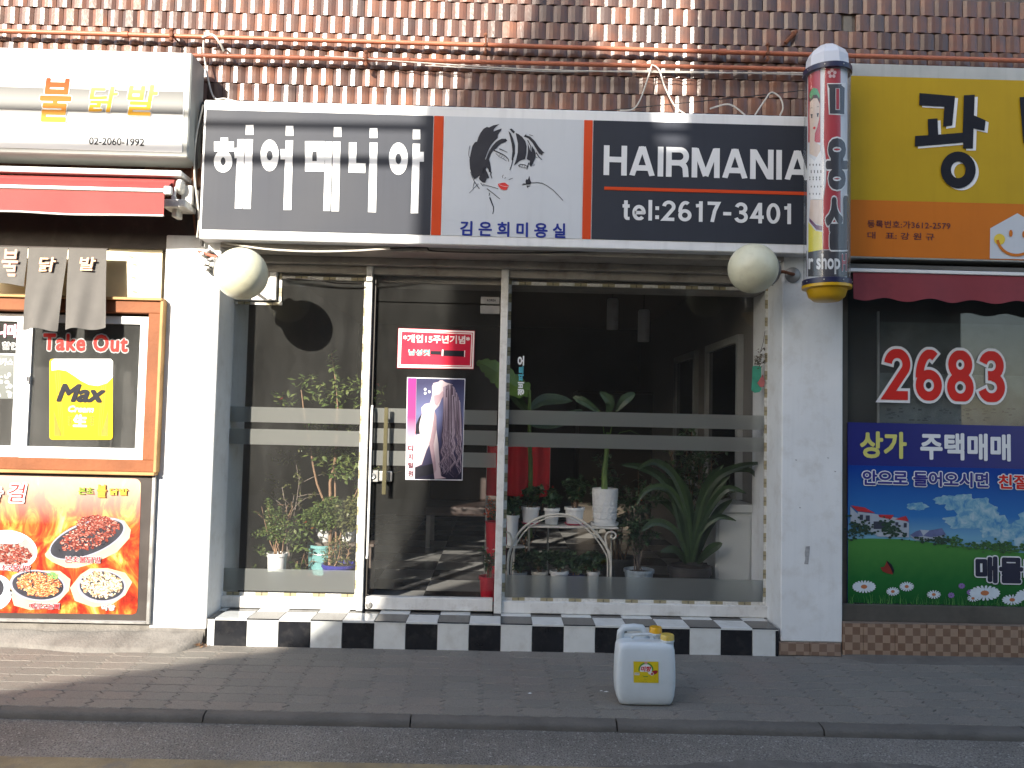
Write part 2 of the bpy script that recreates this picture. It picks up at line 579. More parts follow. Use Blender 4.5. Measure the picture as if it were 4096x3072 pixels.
def asphalt_mat():
    m, nt, b = _new('asphalt')
    tc = N(nt, 'NewGeometry'); P = tc.outputs['Position']
    big = noise(nt, P, 1.3, 5); fine = noise(nt, P, 120, 3)
    vo = N(nt, 'TexVoronoi', Scale=95.0); nt.links.new(P, vo.inputs['Vector'])
    c = mixc(nt, ramp(nt, big, ((0.35, 0.0), (0.65, 1.0))), (0.17, 0.156, 0.135), (0.29, 0.265, 0.23))
    spk = ramp(nt, vo.outputs['Color'], ((0.78, 0.0), (0.9, 0.8)))
    c = mixc(nt, spk, c, (0.42, 0.40, 0.36))
    dk = ramp(nt, fine, ((0.36, 0.75), (0.5, 0.0)))
    c = mixc(nt, dk, c, (0.02, 0.02, 0.02))
    nt.links.new(c, b.inputs['Base Color'])
    b.inputs['Roughness'].default_value = 0.85
    ad = N(nt, 'Math', operation='ADD'); nt.links.new(vo.outputs['Distance'], ad.inputs[0]); nt.links.new(fine, ad.inputs[1])
    bumpn(nt, b, ad.outputs[0], 0.9, 0.008)
    return m

def paver_mat():
    m, nt, b = _new('concrete_paver')
    tc = N(nt, 'NewGeometry'); P = tc.outputs['Position']
    oi = N(nt, 'ObjectInfo')
    a = N(nt, 'Math', operation='ADD'); nt.links.new(tc.outputs['Random Per Island'], a.inputs[0]); nt.links.new(oi.outputs['Random'], a.inputs[1])
    fr = N(nt, 'Math', operation='FRACT'); nt.links.new(a.outputs[0], fr.inputs[0])
    c = ramp(nt, fr.outputs[0], ((0, (0.185, 0.172, 0.147)), (0.5, (0.215, 0.198, 0.168)), (0.8, (0.23, 0.20, 0.168)), (1, (0.20, 0.186, 0.16))))
    big = noise(nt, P, 1.6, 6)
    c = mixc(nt, ramp(nt, big, ((0.4, 0.0), (0.66, 0.8))), c, (0.185, 0.168, 0.146))
    red = noise(nt, P, 0.9, 3)
    c = mixc(nt, ramp(nt, red, ((0.60, 0.0), (0.74, 0.3))), c, (0.24, 0.175, 0.145))
    fine = noise(nt, P, 150, 3)
    c = mixc(nt, ramp(nt, fine, ((0.3, 0.6), (0.55, 0.0))), c, (0.09, 0.08, 0.07))
    sp = N(nt, 'TexVoronoi', Scale=40.0); nt.links.new(P, sp.inputs['Vector'])
    c = mixc(nt, ramp(nt, sp.outputs['Distance'], ((0.03, 0.5), (0.07, 0.0))), c, (0.4, 0.38, 0.35))
    nt.links.new(c, b.inputs['Base Color'])
    b.inputs['Roughness'].default_value = 0.8
    bumpn(nt, b, fine, 0.5, 0.006)
    return m

def band_mat(name, axis, period, c1, c2, duty=0.5, rough=0.5, dark=None):
    """stripes along an axis of the place (printed tape)"""
    m, nt, b = _new(name)
    g = N(nt, 'NewGeometry'); s = N(nt, 'SeparateXYZ'); nt.links.new(g.outputs['Position'], s.inputs[0])
    mu = N(nt, 'Math', operation='MULTIPLY'); nt.links.new(s.outputs[axis], mu.inputs[0]); mu.inputs[1].default_value = 1 / period
    fr = N(nt, 'Math', operation='FRACT'); nt.links.new(mu.outputs[0], fr.inputs[0])
    c = ramp(nt, fr.outputs[0], ((0.0, c1), (duty, c2), (duty + (1 - duty) * 0.45, dark or c2), (duty + (1 - duty) * 0.55, c2)), 'CONSTANT')
    c = mixc(nt, ramp(nt, noise(nt, g.outputs['Position'], 60, 4), ((0.45, 0.0), (0.7, 0.5))), c, (0.3, 0.27, 0.22))
    nt.links.new(c, b.inputs['Base Color']); b.inputs['Roughness'].default_value = rough
    return m

def flame_mat():
    m, nt, b = _new('printed_flames')
    v = coords(nt, (2.6, 1, 1.5), (0, 0.35, 0))
    n = noise(nt, v, 2.4, 5, 0.6, 1.6)
    c = ramp(nt, n, ((0.26, (0.06, 0.006, 0.004)), (0.42, (0.32, 0.02, 0.008)), (0.53, (0.52, 0.08, 0.015)), (0.62, (0.62, 0.25, 0.04)), (0.74, (0.68, 0.50, 0.2)), (0.86, (0.72, 0.66, 0.48))))
    g = N(nt, 'NewGeometry'); s = N(nt, 'SeparateXYZ'); nt.links.new(g.outputs['Position'], s.inputs[0])
    mr = N(nt, 'MapRange'); mr.inputs['From Min'].default_value = 0.75; mr.inputs['From Max'].default_value = 1.1
    nt.links.new(s.outputs[2], mr.inputs['Value'])
    up = mixc(nt, 1.0, c, (0.95, 0.9, 0.75), 'SCREEN')  # pale wash for the upper part: overexposure painted into the print
    k = N(nt, 'Math', operation='MULTIPLY'); nt.links.new(mr.outputs[0], k.inputs[0]); k.inputs[1].default_value = 0.45
    c = mixc(nt, k.outputs[0], c, up)
    nt.links.new(c, b.inputs['Base Color']); b.inputs['Roughness'].default_value = 0.45; b.inputs['Specular IOR Level'].default_value = 0.15
    return m

def ramp_mat(name, axis, lo, hi, stops, rough=0.4, nz=0.0, nscale=6):
    """printed colour blend along X (0) or Z (2) between lo and hi metres"""
    m, nt, b = _new(name)
    g = N(nt, 'NewGeometry'); s = N(nt, 'SeparateXYZ'); nt.links.new(g.outputs['Position'], s.inputs[0])
    mr = N(nt, 'MapRange'); mr.inputs['From Min'].default_value = lo; mr.inputs['From Max'].default_value = hi
    nt.links.new(s.outputs[axis], mr.inputs['Value'])
    f = mr.outputs[0]
    if nz:
        a = N(nt, 'Math', operation='MULTIPLY_ADD'); nt.links.new(noise(nt, g.outputs['Position'], nscale, 5), a.inputs[0])
        a.inputs[1].default_value = nz; nt.links.new(f, a.inputs[2]); f = a.outputs[0]
    nt.links.new(ramp(nt, f, stops), b.inputs['Base Color']); b.inputs['Roughness'].default_value = rough; b.inputs['Specular IOR Level'].default_value = 0.15
    return m

WHITE_WALL = M('white_painted_render', (0.72, 0.73, 0.73), 0.7, 0.05, 3, 0.12, 120, dirt=((0.42, 0.38, 0.32), 0.35, 7), streak=0.12)
ALU = M('white_enamelled_aluminium', (0.70, 0.69, 0.66), 0.4, 0.06, 5, dirt=((0.33, 0.29, 0.24), 0.45, 14), streak=0.25)
SIGN_WHITE = M('pale_sign_film', (0.56, 0.59, 0.63), 0.42, 0.03, 2, streak=0.10, spec=0.12)
SIGN_FRAME = M('white_sign_frame', (0.74, 0.75, 0.76), 0.4, 0.05, 4, streak=0.2, spec=0.12)
NAVY = M('dark_navy_film', (0.024, 0.028, 0.040), 0.62, 0.15, 2, streak=0.15, spec=0.4)
ORANGE = M('orange_red_film', (0.60, 0.075, 0.025), 0.35, 0.05, 3, spec=0.12)
LETTER_WHITE = M('white_letter_film', (0.74, 0.75, 0.76), 0.4, 0.03, 4, spec=0.12)
BLUE_INK = M('blue_letter_film', (0.028, 0.045, 0.26), 0.4, 0.08, 8, spec=0.12)
BLACK_INK = M('black_letter_film', (0.018, 0.018, 0.024), 0.4, 0.1, 8, spec=0.12)
RED_INK = M('red_letter_film', (0.60, 0.03, 0.025), 0.35, 0.06, 8, spec=0.12)
RUST = M('rusty_iron', (0.16, 0.055, 0.025), 0.8, 0.3, 40, 0.3, 120)
GREY_METAL = M('grey_cast_metal', (0.28, 0.28, 0.28), 0.45, 0.1, 12, metal=0.6)
STEEL = M('brushed_steel', (0.5, 0.49, 0.47), 0.35, 0.08, 20, metal=0.85)
DARK = M('dark_brown_panel', (0.035, 0.026, 0.023), 0.6, 0.2, 4, dirt=((0.09, 0.075, 0.065), 0.5, 8))
CONCRETE = M('rough_concrete', (0.19, 0.175, 0.155), 0.9, 0.15, 6, 0.6, 60, dirt=((0.09, 0.08, 0.07), 0.7, 5))
KERBM = M('kerb_concrete', (0.125, 0.113, 0.098), 0.85, 0.15, 5, 0.6, 70, dirt=((0.075, 0.068, 0.06), 0.7, 4))
PIPE = M('orange_painted_pipe', (0.42, 0.135, 0.07), 0.5, 0.12, 8, dirt=((0.16, 0.06, 0.04), 0.5, 25))
CABLE_W = M('pale_cable_sheath', (0.55, 0.52, 0.46), 0.55, 0.15, 20)
CABLE_B = M('dark_cable_sheath', (0.025, 0.022, 0.02), 0.55, 0.15, 20)
CREAM = M('cream_globe_plastic', (0.66, 0.64, 0.47), 0.3, 0.04, 6, dirt=((0.35, 0.3, 0.18), 0.25, 16))
GLASS = glass_mat('window_glass', 0.019, 1.42)
GLASS_CLEAN = glass_mat('cleaner_window_glass', 0.008, 1.42)
GLASS_DARK = glass_mat('dusty_window_glass', 0.055, tint=(0.75, 0.76, 0.76))
FROST = frost_mat('frosted_film', (0.50, 0.51, 0.48), 0.36)
FROST_LOW = frost_mat('frosted_film_low', (0.58, 0.60, 0.58), 0.26, 0.3)
TILE = tile_mat('glazed_cladding_tile')
ASPHALT = asphalt_mat()
PAVER = paver_mat()
LEAF = island_mat('green_leaf', ((0, (0.05, 0.095, 0.02)), (0.5, (0.11, 0.165, 0.04)), (1, (0.19, 0.23, 0.07))), 0.38, 0.5, 0.3, translucent=0.38)
LEAF_DARK = island_mat('dark_green_leaf', ((0, (0.025, 0.06, 0.022)), (0.6, (0.045, 0.10, 0.036)), (1, (0.08, 0.14, 0.055))), 0.4, 0.5, 0.3, translucent=0.15)
LEAF_OLIVE = island_mat('olive_leaf', ((0, (0.08, 0.10, 0.035)), (1, (0.19, 0.19, 0.07))), 0.45, 0.45, 0.3, translucent=0.35)
BARK = M('twig_bark', (0.20, 0.12, 0.07), 0.8, 0.25, 30)
BARK_GREY = M('grey_twig_bark', (0.16, 0.13, 0.11), 0.85, 0.25, 30)
SOIL = M('potting_soil', (0.05, 0.035, 0.025), 0.95, 0.3, 60, 0.5, 100)
POT_WHITE = M('white_glazed_pot', (0.72, 0.72, 0.70), 0.3, 0.05, 8, dirt=((0.4, 0.36, 0.3), 0.25, 12))

def cloud_mat():
    m, nt, b = _new('printed_cloud')
    g = N(nt, 'NewGeometry')
    n = noise(nt, g.outputs['Position'], 16, 7, 0.62, 0.6)
    nt.links.new(ramp(nt, n, ((0.34, (0.04, 0.19, 0.40)), (0.47, (0.15, 0.33, 0.44)), (0.62, (0.33, 0.46, 0.52)), (0.8, (0.46, 0.56, 0.60)))), b.inputs['Base Color'])
    b.inputs['Roughness'].default_value = 0.5
    return m

def proj(p):
    c = ROT.transposed() @ (Vector(p) - CAM)
    return 2048 + c.x / -c.z * FPX, 1536 - c.y / -c.z * FPX

# ------------------------------------------------------------------ ground
def kerb_y(x): return -1.105 - 0.013 * x
ROADZ = -0.09
SLOPE = 0.04                        # the pavement falls gently to the kerb
def pz_(y): return min(0.0, y * SLOPE)
def road_h(x, y):
    return 0.0
m = MB().grid(lambda u, v: ((u - 0.5) * 160, -60 + v * 60.3, ROADZ), 60, 30)
struct(m.build('road', ASPHALT), label='grey worn asphalt road surface in the foreground')
ylw = M('worn_yellow_paint', (0.27, 0.215, 0.12), 0.8, 0.25, 7, 0.5, 110, dirt=((0.17, 0.156, 0.135), 0.9, 9))
m = MB()
def yl(u, v):
    x = -9 + 18 * u
    return (x, -1.66 + 0.125 * v - 0.004 * x, ROADZ + 0.004)
m.grid(yl, 30, 2)
struct(m.build('road_marking', ylw), label='worn yellow line along the road edge')
patch = M('darker_asphalt_patch', (0.14, 0.128, 0.112), 0.9, 0.25, 6, 0.9, 130, dirt=((0.21, 0.195, 0.17), 0.8, 8))
m = MB()
def pf(u, v):
    x = 0.3 + 7.5 * u
    lo = -1.60; hi = -1.46 - 0.03 * math.sin(x * 3.1) - 0.012 * math.sin(x * 9) - 0.008 * math.sin(x * 31) - 0.006 * math.sin(x * 57 + 1) - (0.12 * max(0, 0.9 - x))
    return (x, lo + (hi - lo) * v, ROADZ + 0.003)
m.grid(pf, 260, 3)
struct(m.build('road_patch', patch), label='dark strip of patched asphalt near the kerb')

# pavement: bedding sheet with one block after another laid on it
def bed(u, v):
    x = (u - 0.5) * 60; y0 = kerb_y(x if abs(x) < 8 else 0) + 0.1
    y = y0 + (0.35 - y0) * v
    return (x, y, pz_(y) - 0.0085)
m = MB().grid(bed, 60, 12)
BED = M('joint_sand', (0.06, 0.055, 0.05), 0.95, 0.3, 20, 0.5, 100)
pavement = struct(m.build('pavement', BED), label='grey interlocking block pavement along the shops')
PL, PD = 0.205, 0.1125
def paver_outline():
    a = 0.016; e = 0.004; g = 0.0022
    hx, hy = PL / 2 - g, PD / 2 - g
    sg = lambda i: 1 if i % 2 else -1
    bot = [(-hx - a + 2 * hx * i / 4, -hy + e * sg(i)) for i in range(5)]
    right = [(hx + a * sg(i), -hy - e + 2 * hy * i / 4) for i in range(5)]
    top = [(x, y + 2 * hy) for x, y in reversed(bot)]
    left = [(x - 2 * hx, y) for x, y in reversed(right)]
    return bot[:-1] + right[:-1] + top[:-1] + left[:-1]
OUT = paver_outline()
def paver_mesh():
    m = MB()
    n = len(OUT)
    ins = [(x * 0.97, y * 0.94) for x, y in OUT]
    vs = [(x, y, -0.03) for x, y in OUT] + [(x, y, -0.003) for x, y in OUT] + [(x, y, 0.0) for x, y in ins]
    fs = [(i, (i + 1) % n, (i + 1) % n + n, i + n) for i in range(n)] + [(i + n, (i + 1) % n + n, (i + 1) % n + 2 * n, i + 2 * n) for i in range(n)]
    fs.append(tuple(i + 2 * n for i in range(n)))
    return m.add(vs, fs)
pm = paver_mesh()
pme = pm.mesh('paver', PAVER)
spots = []
for r in range(11):
    for c in range(-26, 27):
        x = c * PL + r * 0.004
        y = 0.03 - r * PD
        y -= 0.006 * x * (r / 10.0)
        if y - PD / 2 < kerb_y(x) + 0.045: continue
        spots.append((x, y, pz_(y) + RND.uniform(-0.0015, 0.0012)))
inview = [s for s in spots if 0 < proj((s[0], s[1], s[2]))[0] < 4096]
outv = [s for s in spots if s not in inview]
inview.sort(key=lambda s: s[1])
for s in inview[:300]:
    o = link('paver', pme, PAVER, pavement, loc=s)
    o.rotation_euler = (SLOPE + RND.uniform(-.008, .008), RND.uniform(-.006, .006), 0)
rest = MB()
for s in outv + inview[300:]:
    rest.add([(v[0] + s[0], v[1] + s[1], v[2] + s[2] + v[1] * SLOPE) for v in pm.v], pm.f)
o = rest.build('more_pavers', PAVER, pavement); o['kind'] = 'stuff'

# kerb: stone after stone
kerb = struct(MB().box(-9, 9, -0.99, -0.96, -0.2, -0.07).build('kerb', KERBM), label='low rounded concrete kerb between pavement and road')
jx = [gp(890 * 1.852, 2840, -0.03).x, gp(1330 * 1.852, 2865, -0.03).x]
pitch = jx[1] - jx[0]
for k in range(-6, 7):
    x0 = jx[0] + k * pitch + 0.004; x1 = x0 + pitch - 0.008
    m = MB(); rows = []
    for i in range(9):
        x = x0 + (x1 - x0) * i / 8
        yk = kerb_y(x) + RND.uniform(-.004, .004); dz = RND.uniform(-.002, .002)
        prof = [(0.21, -0.15), (0.21, pz_(yk + .21) - 0.006 + dz), (0.04, pz_(yk + .04) - 0.003 + dz), (0.020, -0.050 + dz), (0.008, -0.057), (0.002, -0.068), (0.0, -0.08), (-0.004, -0.15)]
        rows.append([(x, yk + a, b) for a, b in prof])
    n = 8; vs = [p for r_ in rows for p in r_]
    fs = [(i * n + j, (i + 1) * n + j, (i + 1) * n + j + 1, i * n + j + 1) for i in range(8) for j in range(n - 1)]
    fs += [tuple(range(n)), tuple(reversed(range(8 * n, 9 * n)))]
    m.add(vs, fs).build('kerbstone', KERBM, kerb, smooth=True)

# cement fillet at the foot of the left shop
m = MB()
def apron(u, v):
    x = -6.5 + u * (pt(812, 2550, 0).x + 6.5)
    w = 0.17 + 0.035 * math.sin(x * 2.3) + 0.02 * math.sin(x * 7.1 + 1)
    if u > 0.965: w *= max(0.12, 1 - ((u - 0.965) / 0.035) ** 2)
    y = 0.02 - w * v - 0.015 * v
    z = (0.125 - 0.05 * min(1, v / 0.12)) * (1 if v < 0.2 else (1 - (v - 0.2) / 0.8) ** 0.8) + 0.008 * (1 - v) * math.sin(x * 5) + 0.004 * math.sin(x * 23 + v * 9) * (1 - v) + 0.004
    if v == 1: z = -0.02
    return (x, y, z)
m.grid(apron, 140, 16)
struct(m.build('concrete_fillet', CONCRETE, smooth='all'), label='sloping cement fillet at the foot of the left shop')
m = MB()
def apron2(u, v):
    x = pt(3395, 2640, 0).x - 0.05 + u * 5
    w = 0.16 + 0.02 * math.sin(x * 3)
    if u < 0.03: w *= 0.25 + 0.75 * u / 0.03
    return (x, 0.02 - w * v, 0.018 * (1 - v) + 0.003 + pz_(-w * v) - (0.02 if v == 1 else 0))
m.grid(apron2, 60, 4)
struct(m.build('cement_patch', KERBM, smooth='all'), label='thin grey cement strip below the brown tiled plinth')

# loose grit on the road edge and pavement
grit = island_mat('pale_grit', ((0, (0.10, 0.095, 0.09)), (0.6, (0.22, 0.21, 0.19)), (1, (0.5, 0.48, 0.44))), 0.8)
m = MB()
for k in range(2600):
    x = RND.uniform(-3.2, 3.2)
    y = kerb_y(x) - abs(RND.gauss(0.0, 0.25)) - 0.005
    s = RND.uniform(0.0016, 0.0042) * (1.5 if RND.random() < 0.06 else 1)
    z = ROADZ + s * 0.25
    a = RND.uniform(0, 6.28)
    c, sn = math.cos(a) * s, math.sin(a) * s
    m.add([(x + c, y + sn, z), (x - sn, y + c, z), (x - c, y - sn, z), (x + sn, y - c, z), (x, y, z + s * 0.8)], [(0, 1, 4), (1, 2, 4), (2, 3, 4), (3, 0, 4)])
for k in range(160):
    x = RND.uniform(-3.2, 3.2); y = RND.uniform(-0.9, -0.02); s = RND.uniform(0.0014, 0.004); z = pz_(y) + 0.001
    m.add([(x + s, y, z), (x, y + s, z), (x - s, y, z), (x, y - s, z), (x, y, z + s * 0.7)], [(0, 1, 4), (1, 2, 4), (2, 3, 4), (3, 0, 4)])
struct(m.build('loose_grit', grit), 'stuff', 'loose pale grit scattered along the gutter and pavement')
litter = island_mat('dry_leaf_litter', ((0, (0.12, 0.05, 0.02)), (1, (0.3, 0.17, 0.08))), 0.8)
m = MB(); c0 = gp(800, 2590, 0.0)
for k in range(26):
    x, y, z = c0.x + RND.gauss(0, .025), c0.y + RND.gauss(0.01, .012), RND.uniform(0.004, 0.02)
    u = Vector((RND.uniform(-1, 1), RND.uniform(-1, 1), RND.uniform(-.4, .4))).normalized() * RND.uniform(.006, .016); w = u.cross(Vector((0, 0, 1))) * 0.5
    p = Vector((x, y, z)); m.add([p - u, p + w, p + u, p - w], [(0, 1, 2), (0, 2, 3)])
struct(m.build('leaf_litter', litter), 'stuff', 'few dry brown leaves at the corner of the step')
for (px, py, w) in ((2425, 2763, 0.016), (2405, 2760, 0.010), (2120, 2768, 0.014), (3020, 2612, 0.012), (3085, 2620, 0.009)):
    g = gp(px, py, -0.02); m = MB(); q0 = pz_(g.y)
    m.add([(g.x - w, g.y, q0 + 0.002), (g.x, g.y - w * .35, q0 + 0.002), (g.x + w, g.y + .002, q0 + 0.002), (g.x + .2 * w, g.y + w * .4, q0 + 0.003), (g.x, g.y, q0 + 0.007)], [(0, 1, 4), (1, 2, 4), (2, 3, 4), (3, 0, 4)])
    tag(m.build('paper_scrap', POT_WHITE), {2425: 'white paper scrap lying left of the plastic canister', 2405: 'tiny pale scrap beside the larger scrap left of the canister', 2120: 'small white paper scrap lying well left of the canister', 3020: 'white crumb at the step end right of the canister', 3085: 'tiny white crumb by the foot of the right pillar'}[px], 'litter')

# ------------------------------------------------------------------ the building
building = thing('commercial_building', 'building clad in glazed reddish brown tiles above three shops', 'building', (0, 0.6, 0))
WALLB = M('tile_bedding_mortar', (0.14, 0.12, 0.105), 0.95, 0.2, 12, 0.5, 80)
upper = MB().box(-10, 10, 0.115, 0.6, 2.62, 9.5).build('upper_wall', WALLB, building)
TW, TH = 0.0995, 0.1215
def tile_shape():
    m = MB(); hw, hh = TW / 2 - 0.0016, TH / 2 - 0.0035
    xs = [-hw, -hw * 0.52, 0.0, hw * 0.52, hw]
    ys = [0.0, -0.0095, -0.0125, -0.0095, 0.0]
    vs = []
    for z in (-hh, hh):
        vs += [(x, 0.02, z) for x in (xs[0], xs[-1])]
        vs += [(x, y, z) for x, y in zip(xs, ys)]
    fs = [(2 + i, 3 + i, 10 + i, 9 + i) for i in range(4)]
    fs += [(0, 2, 9, 7), (6, 1, 8, 13), (0, 1, 6, 5, 4, 3, 2), (7, 9, 10, 11, 12, 13, 8)]
    return m.add(vs, fs)
ts = tile_shape(); tme = ts.mesh('wall_tile', TILE)
Z0 = 2.70
cells = []
for r in range(15):
    for c in range(-44, 45):
        x = c * TW + (TW / 2 if r % 2 else 0) + RND.uniform(-.0012, .0012)
        cells.append((x, 0.098 + RND.uniform(-.0015, .0015), Z0 + r * TH + RND.uniform(-.0008, .0008), RND.uniform(-.02, .02)))
def hidden(px, py):
    if not (-20 < px < 4116 and -50 < py): return True
    if px < 760 and py > 215: return True
    if 800 < px < 3240 and py > 440: return True
    if px > 3400 and py > 290: return True
    if 3245 < px < 3395 and py > 210: return True
    if px < 810 and py > 420: return True
    return False
gap = min(cells, key=lambda s: (proj(s[:3])[0] - 3394) ** 2 + (proj(s[:3])[1] - 118) ** 2)
cells.remove(gap)
vis = [s for s in cells if not hidden(*proj(s[:3]))]
vis.sort(key=lambda s: (Vector(s[:3]) - CAM).length)
hid = [s for s in cells if hidden(*proj(s[:3]))]
for s in vis[:300]:
    o = link('wall_tile', tme, TILE, upper, loc=s[:3]); o.rotation_euler = (RND.uniform(-.02, .012), 0, s[3])
rest = MB()
for s in vis[300:] + hid:
    c_, s_ = math.cos(s[3]), math.sin(s[3])
    rest.add([(v[0] * c_ - v[1] * s_ + s[0], v[0] * s_ + v[1] * c_ + s[1], v[2] + s[2]) for v in ts.v], ts.f)
o = rest.build('more_wall_tiles', TILE, upper); o['kind'] = 'stuff'
MB().box(gap[0] - .03, gap[0] + .03, 0.108, 0.12, gap[2] - .055, gap[2] + .055).build('mortar_patch', CONCRETE, upper)

xl0 = pt(640, 1800, 0).x - 0.02; xl1 = pt(853, 1800, 0).x
xr0, xr1 = pt(3127, 1800, 0).x, pt(3371, 1800, 0).x
ztop = 2.66
MB().box(xl0, xl1, 0.0, 0.62, pt(700, 2515, 0).z, ztop).build('pillar', WHITE_WALL, building, bevel=0.006)
MB().box(xl0 - .02, xl1 - 0.01, 0.012, 0.6, -0.1, pt(700, 2515, 0).z).build('pillar_foot', CONCRETE, building)
MB().box(xr0, xr1, 0.0, 0.62, pt(3240, 2568, 0).z, ztop).build('pillar', WHITE_WALL, building, bevel=0.006)
zf0 = pt(3240, 2568, 0).z
BROWN_T = checker_mat('brown_chequered_tile', 0.0505, (0.32, 0.225, 0.165), (0.19, 0.115, 0.078), 0.4, off=(0.012, 0.3, 0.022))
foot = MB().box(xr0 - 0.03, xr1, 0.006, 0.6, -0.1, zf0).build('pillar_foot', CONCRETE, building)
for k in range(2):
    a = xr0 - 0.012 + k * 0.205
    MB().box(a, min(a + 0.202, xr1 - .001), -0.004, 0.01, 0.003, zf0 - 0.004).build('tile', BROWN_T, foot, bevel=0.002)
# soffit over the salon front, lintel and header trim
SOFF = M('soffit_painted_board', (0.36, 0.33, 0.29), 0.6, 0.12, 5, dirt=((0.14, 0.11, 0.085), 0.6, 6))
ZS = 2.585
MB().box(xl1, xr0, -0.02, 0.31, ZS, ZS + 0.05).build('soffit_board', SOFF, building)
MB().box(xl1, xr0, 0.20, 0.31, ZS - 0.05, ZS).build('lintel', SOFF, building, bevel=0.004)
MB().box(xl1, xr0, 0.255, 0.312, ZS - 0.105, ZS - 0.05).build('header_trim', SOFF, building, bevel=0.003)
# flanking walls beyond the frame
MB().box(-10, -4.6, 0.0, 0.62, -0.1, 2.7).build('side_wall', WHITE_WALL, building)
MB().box(4.9, 10, 0.0, 0.62, -0.1, 2.7).build('side_wall', WHITE_WALL, building)

# ------------------------------------------------------------------ salon interior
XI0, XI1, YI0, YI1, ZF, ZC = xl1 - 0.09, xr0 + 0.02, 0.345, 5.6, 0.205, 2.78
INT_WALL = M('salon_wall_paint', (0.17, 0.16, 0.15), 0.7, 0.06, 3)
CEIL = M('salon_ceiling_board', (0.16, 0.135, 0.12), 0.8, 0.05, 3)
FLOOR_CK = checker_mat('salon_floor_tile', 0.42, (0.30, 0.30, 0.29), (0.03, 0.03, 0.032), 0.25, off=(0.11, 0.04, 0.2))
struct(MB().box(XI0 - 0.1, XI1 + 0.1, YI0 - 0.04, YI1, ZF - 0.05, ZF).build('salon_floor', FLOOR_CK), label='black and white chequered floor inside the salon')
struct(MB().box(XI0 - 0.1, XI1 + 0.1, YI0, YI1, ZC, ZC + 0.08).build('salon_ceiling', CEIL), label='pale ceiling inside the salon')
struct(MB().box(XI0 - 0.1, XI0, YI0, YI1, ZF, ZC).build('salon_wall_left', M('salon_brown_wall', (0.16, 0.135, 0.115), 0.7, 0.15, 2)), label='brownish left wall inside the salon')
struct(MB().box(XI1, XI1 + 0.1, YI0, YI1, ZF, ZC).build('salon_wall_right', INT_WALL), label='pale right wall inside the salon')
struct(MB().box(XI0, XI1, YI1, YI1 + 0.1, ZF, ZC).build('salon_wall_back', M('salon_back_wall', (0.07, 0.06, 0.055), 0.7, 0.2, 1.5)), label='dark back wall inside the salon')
MB().box(XI0 - 0.1, XI1 + 0.1, 0.345, 0.60, ZC - 0.34, ZC - 0.002).build('ceiling_drop', SOFF, building)

SMUDGE = M('peeled_sticker_glue', (0.34, 0.34, 0.34), 0.8, 0.25, 40)
zsm = zf(3000, 1700, 1.659)
MB().polyx([zsm(370, 806), zsm(398, 804), zsm(394, 850), zsm(390, 892), zsm(386, 925), zsm(360, 922), zsm(368, 890), zsm(364, 850)], -.0022, -.0004).build('peeled_sticker', SMUDGE, building)
for q in ((306, 232), (518, 218), (565, 308), (332, 548)):
    MB().polyx([zsm(q[0] - 6, q[1] - 4), zsm(q[0] + 7, q[1] - 1), zsm(q[0] + 4, q[1] + 5), zsm(q[0] - 4, q[1] + 3)], -.0016, -.0004).build('paint_chip', SMUDGE, building)

# ------------------------------------------------------------------ chequered step
TB = M('black_floor_tile', (0.014, 0.015, 0.018), 0.16, 0.2, 8, dirt=((0.12, 0.11, 0.10), 0.18, 14))
TWH = M('white_floor_tile', (0.63, 0.64, 0.62), 0.18, 0.06, 8, dirt=((0.36, 0.33, 0.28), 0.35, 9))
GROUT = M('dark_grout', (0.07, 0.065, 0.06), 0.9, 0.2, 20)
sx0, sx1 = pt(829, 2520, -0.01).x, pt(3113, 2560, -0.01).x
zst = pt(2048, 2494, -0.01).z
step = thing('shop_step', 'low salon step faced with black and white chequered tiles', 'step', ((sx0 + sx1) / 2, 0.15, 0))
MB().box(sx0 + .004, sx1 - .004, -0.002, 0.36, -0.05, zst - 0.008).build('step_core', GROUT, step)
tp = 0.2045
xb = pt(859, 2520, -0.01).x
edges = [sx0] + [xb + k * tp for k in range(40) if xb + k * tp < sx1 - 0.06] + [sx1 - 0.016]
for k in range(len(edges) - 1):
    a, b = edges[k] + .0015, edges[k + 1] - .0015
    MB().box(a, b, -0.012 + RND.uniform(-.001, .001), 0.0, 0.004 - 0.03, zst - 0.012).build('tile', TB if k % 2 else TWH, step, bevel=0.002)
MB().box(edges[-1], sx1, -0.012, 0.2, -.02, zst - 0.012).build('edge_trim', TB, step)
off = 0.0
tx = [sx0] + [xb + k * tp for k in range(40) if xb + k * tp < sx1 - 0.06] + [sx1]
for row, (ya, yb) in enumerate(((-0.014, 0.185), (0.188, 0.30))):
    for k in range(len(tx) - 1):
        MB().box(tx[k] + .0015, tx[k + 1] - .0015, ya, yb, zst - 0.008, zst + RND.uniform(-.0008, .0008)).build('tile', TB if (k + row) % 2 == 0 else TWH, step, bevel=0.0015)
MB().box(sx0, sx1, -0.0145, -0.013, zst - 0.0075, zst - 0.0135).build('tile_nosing', TWH, step)

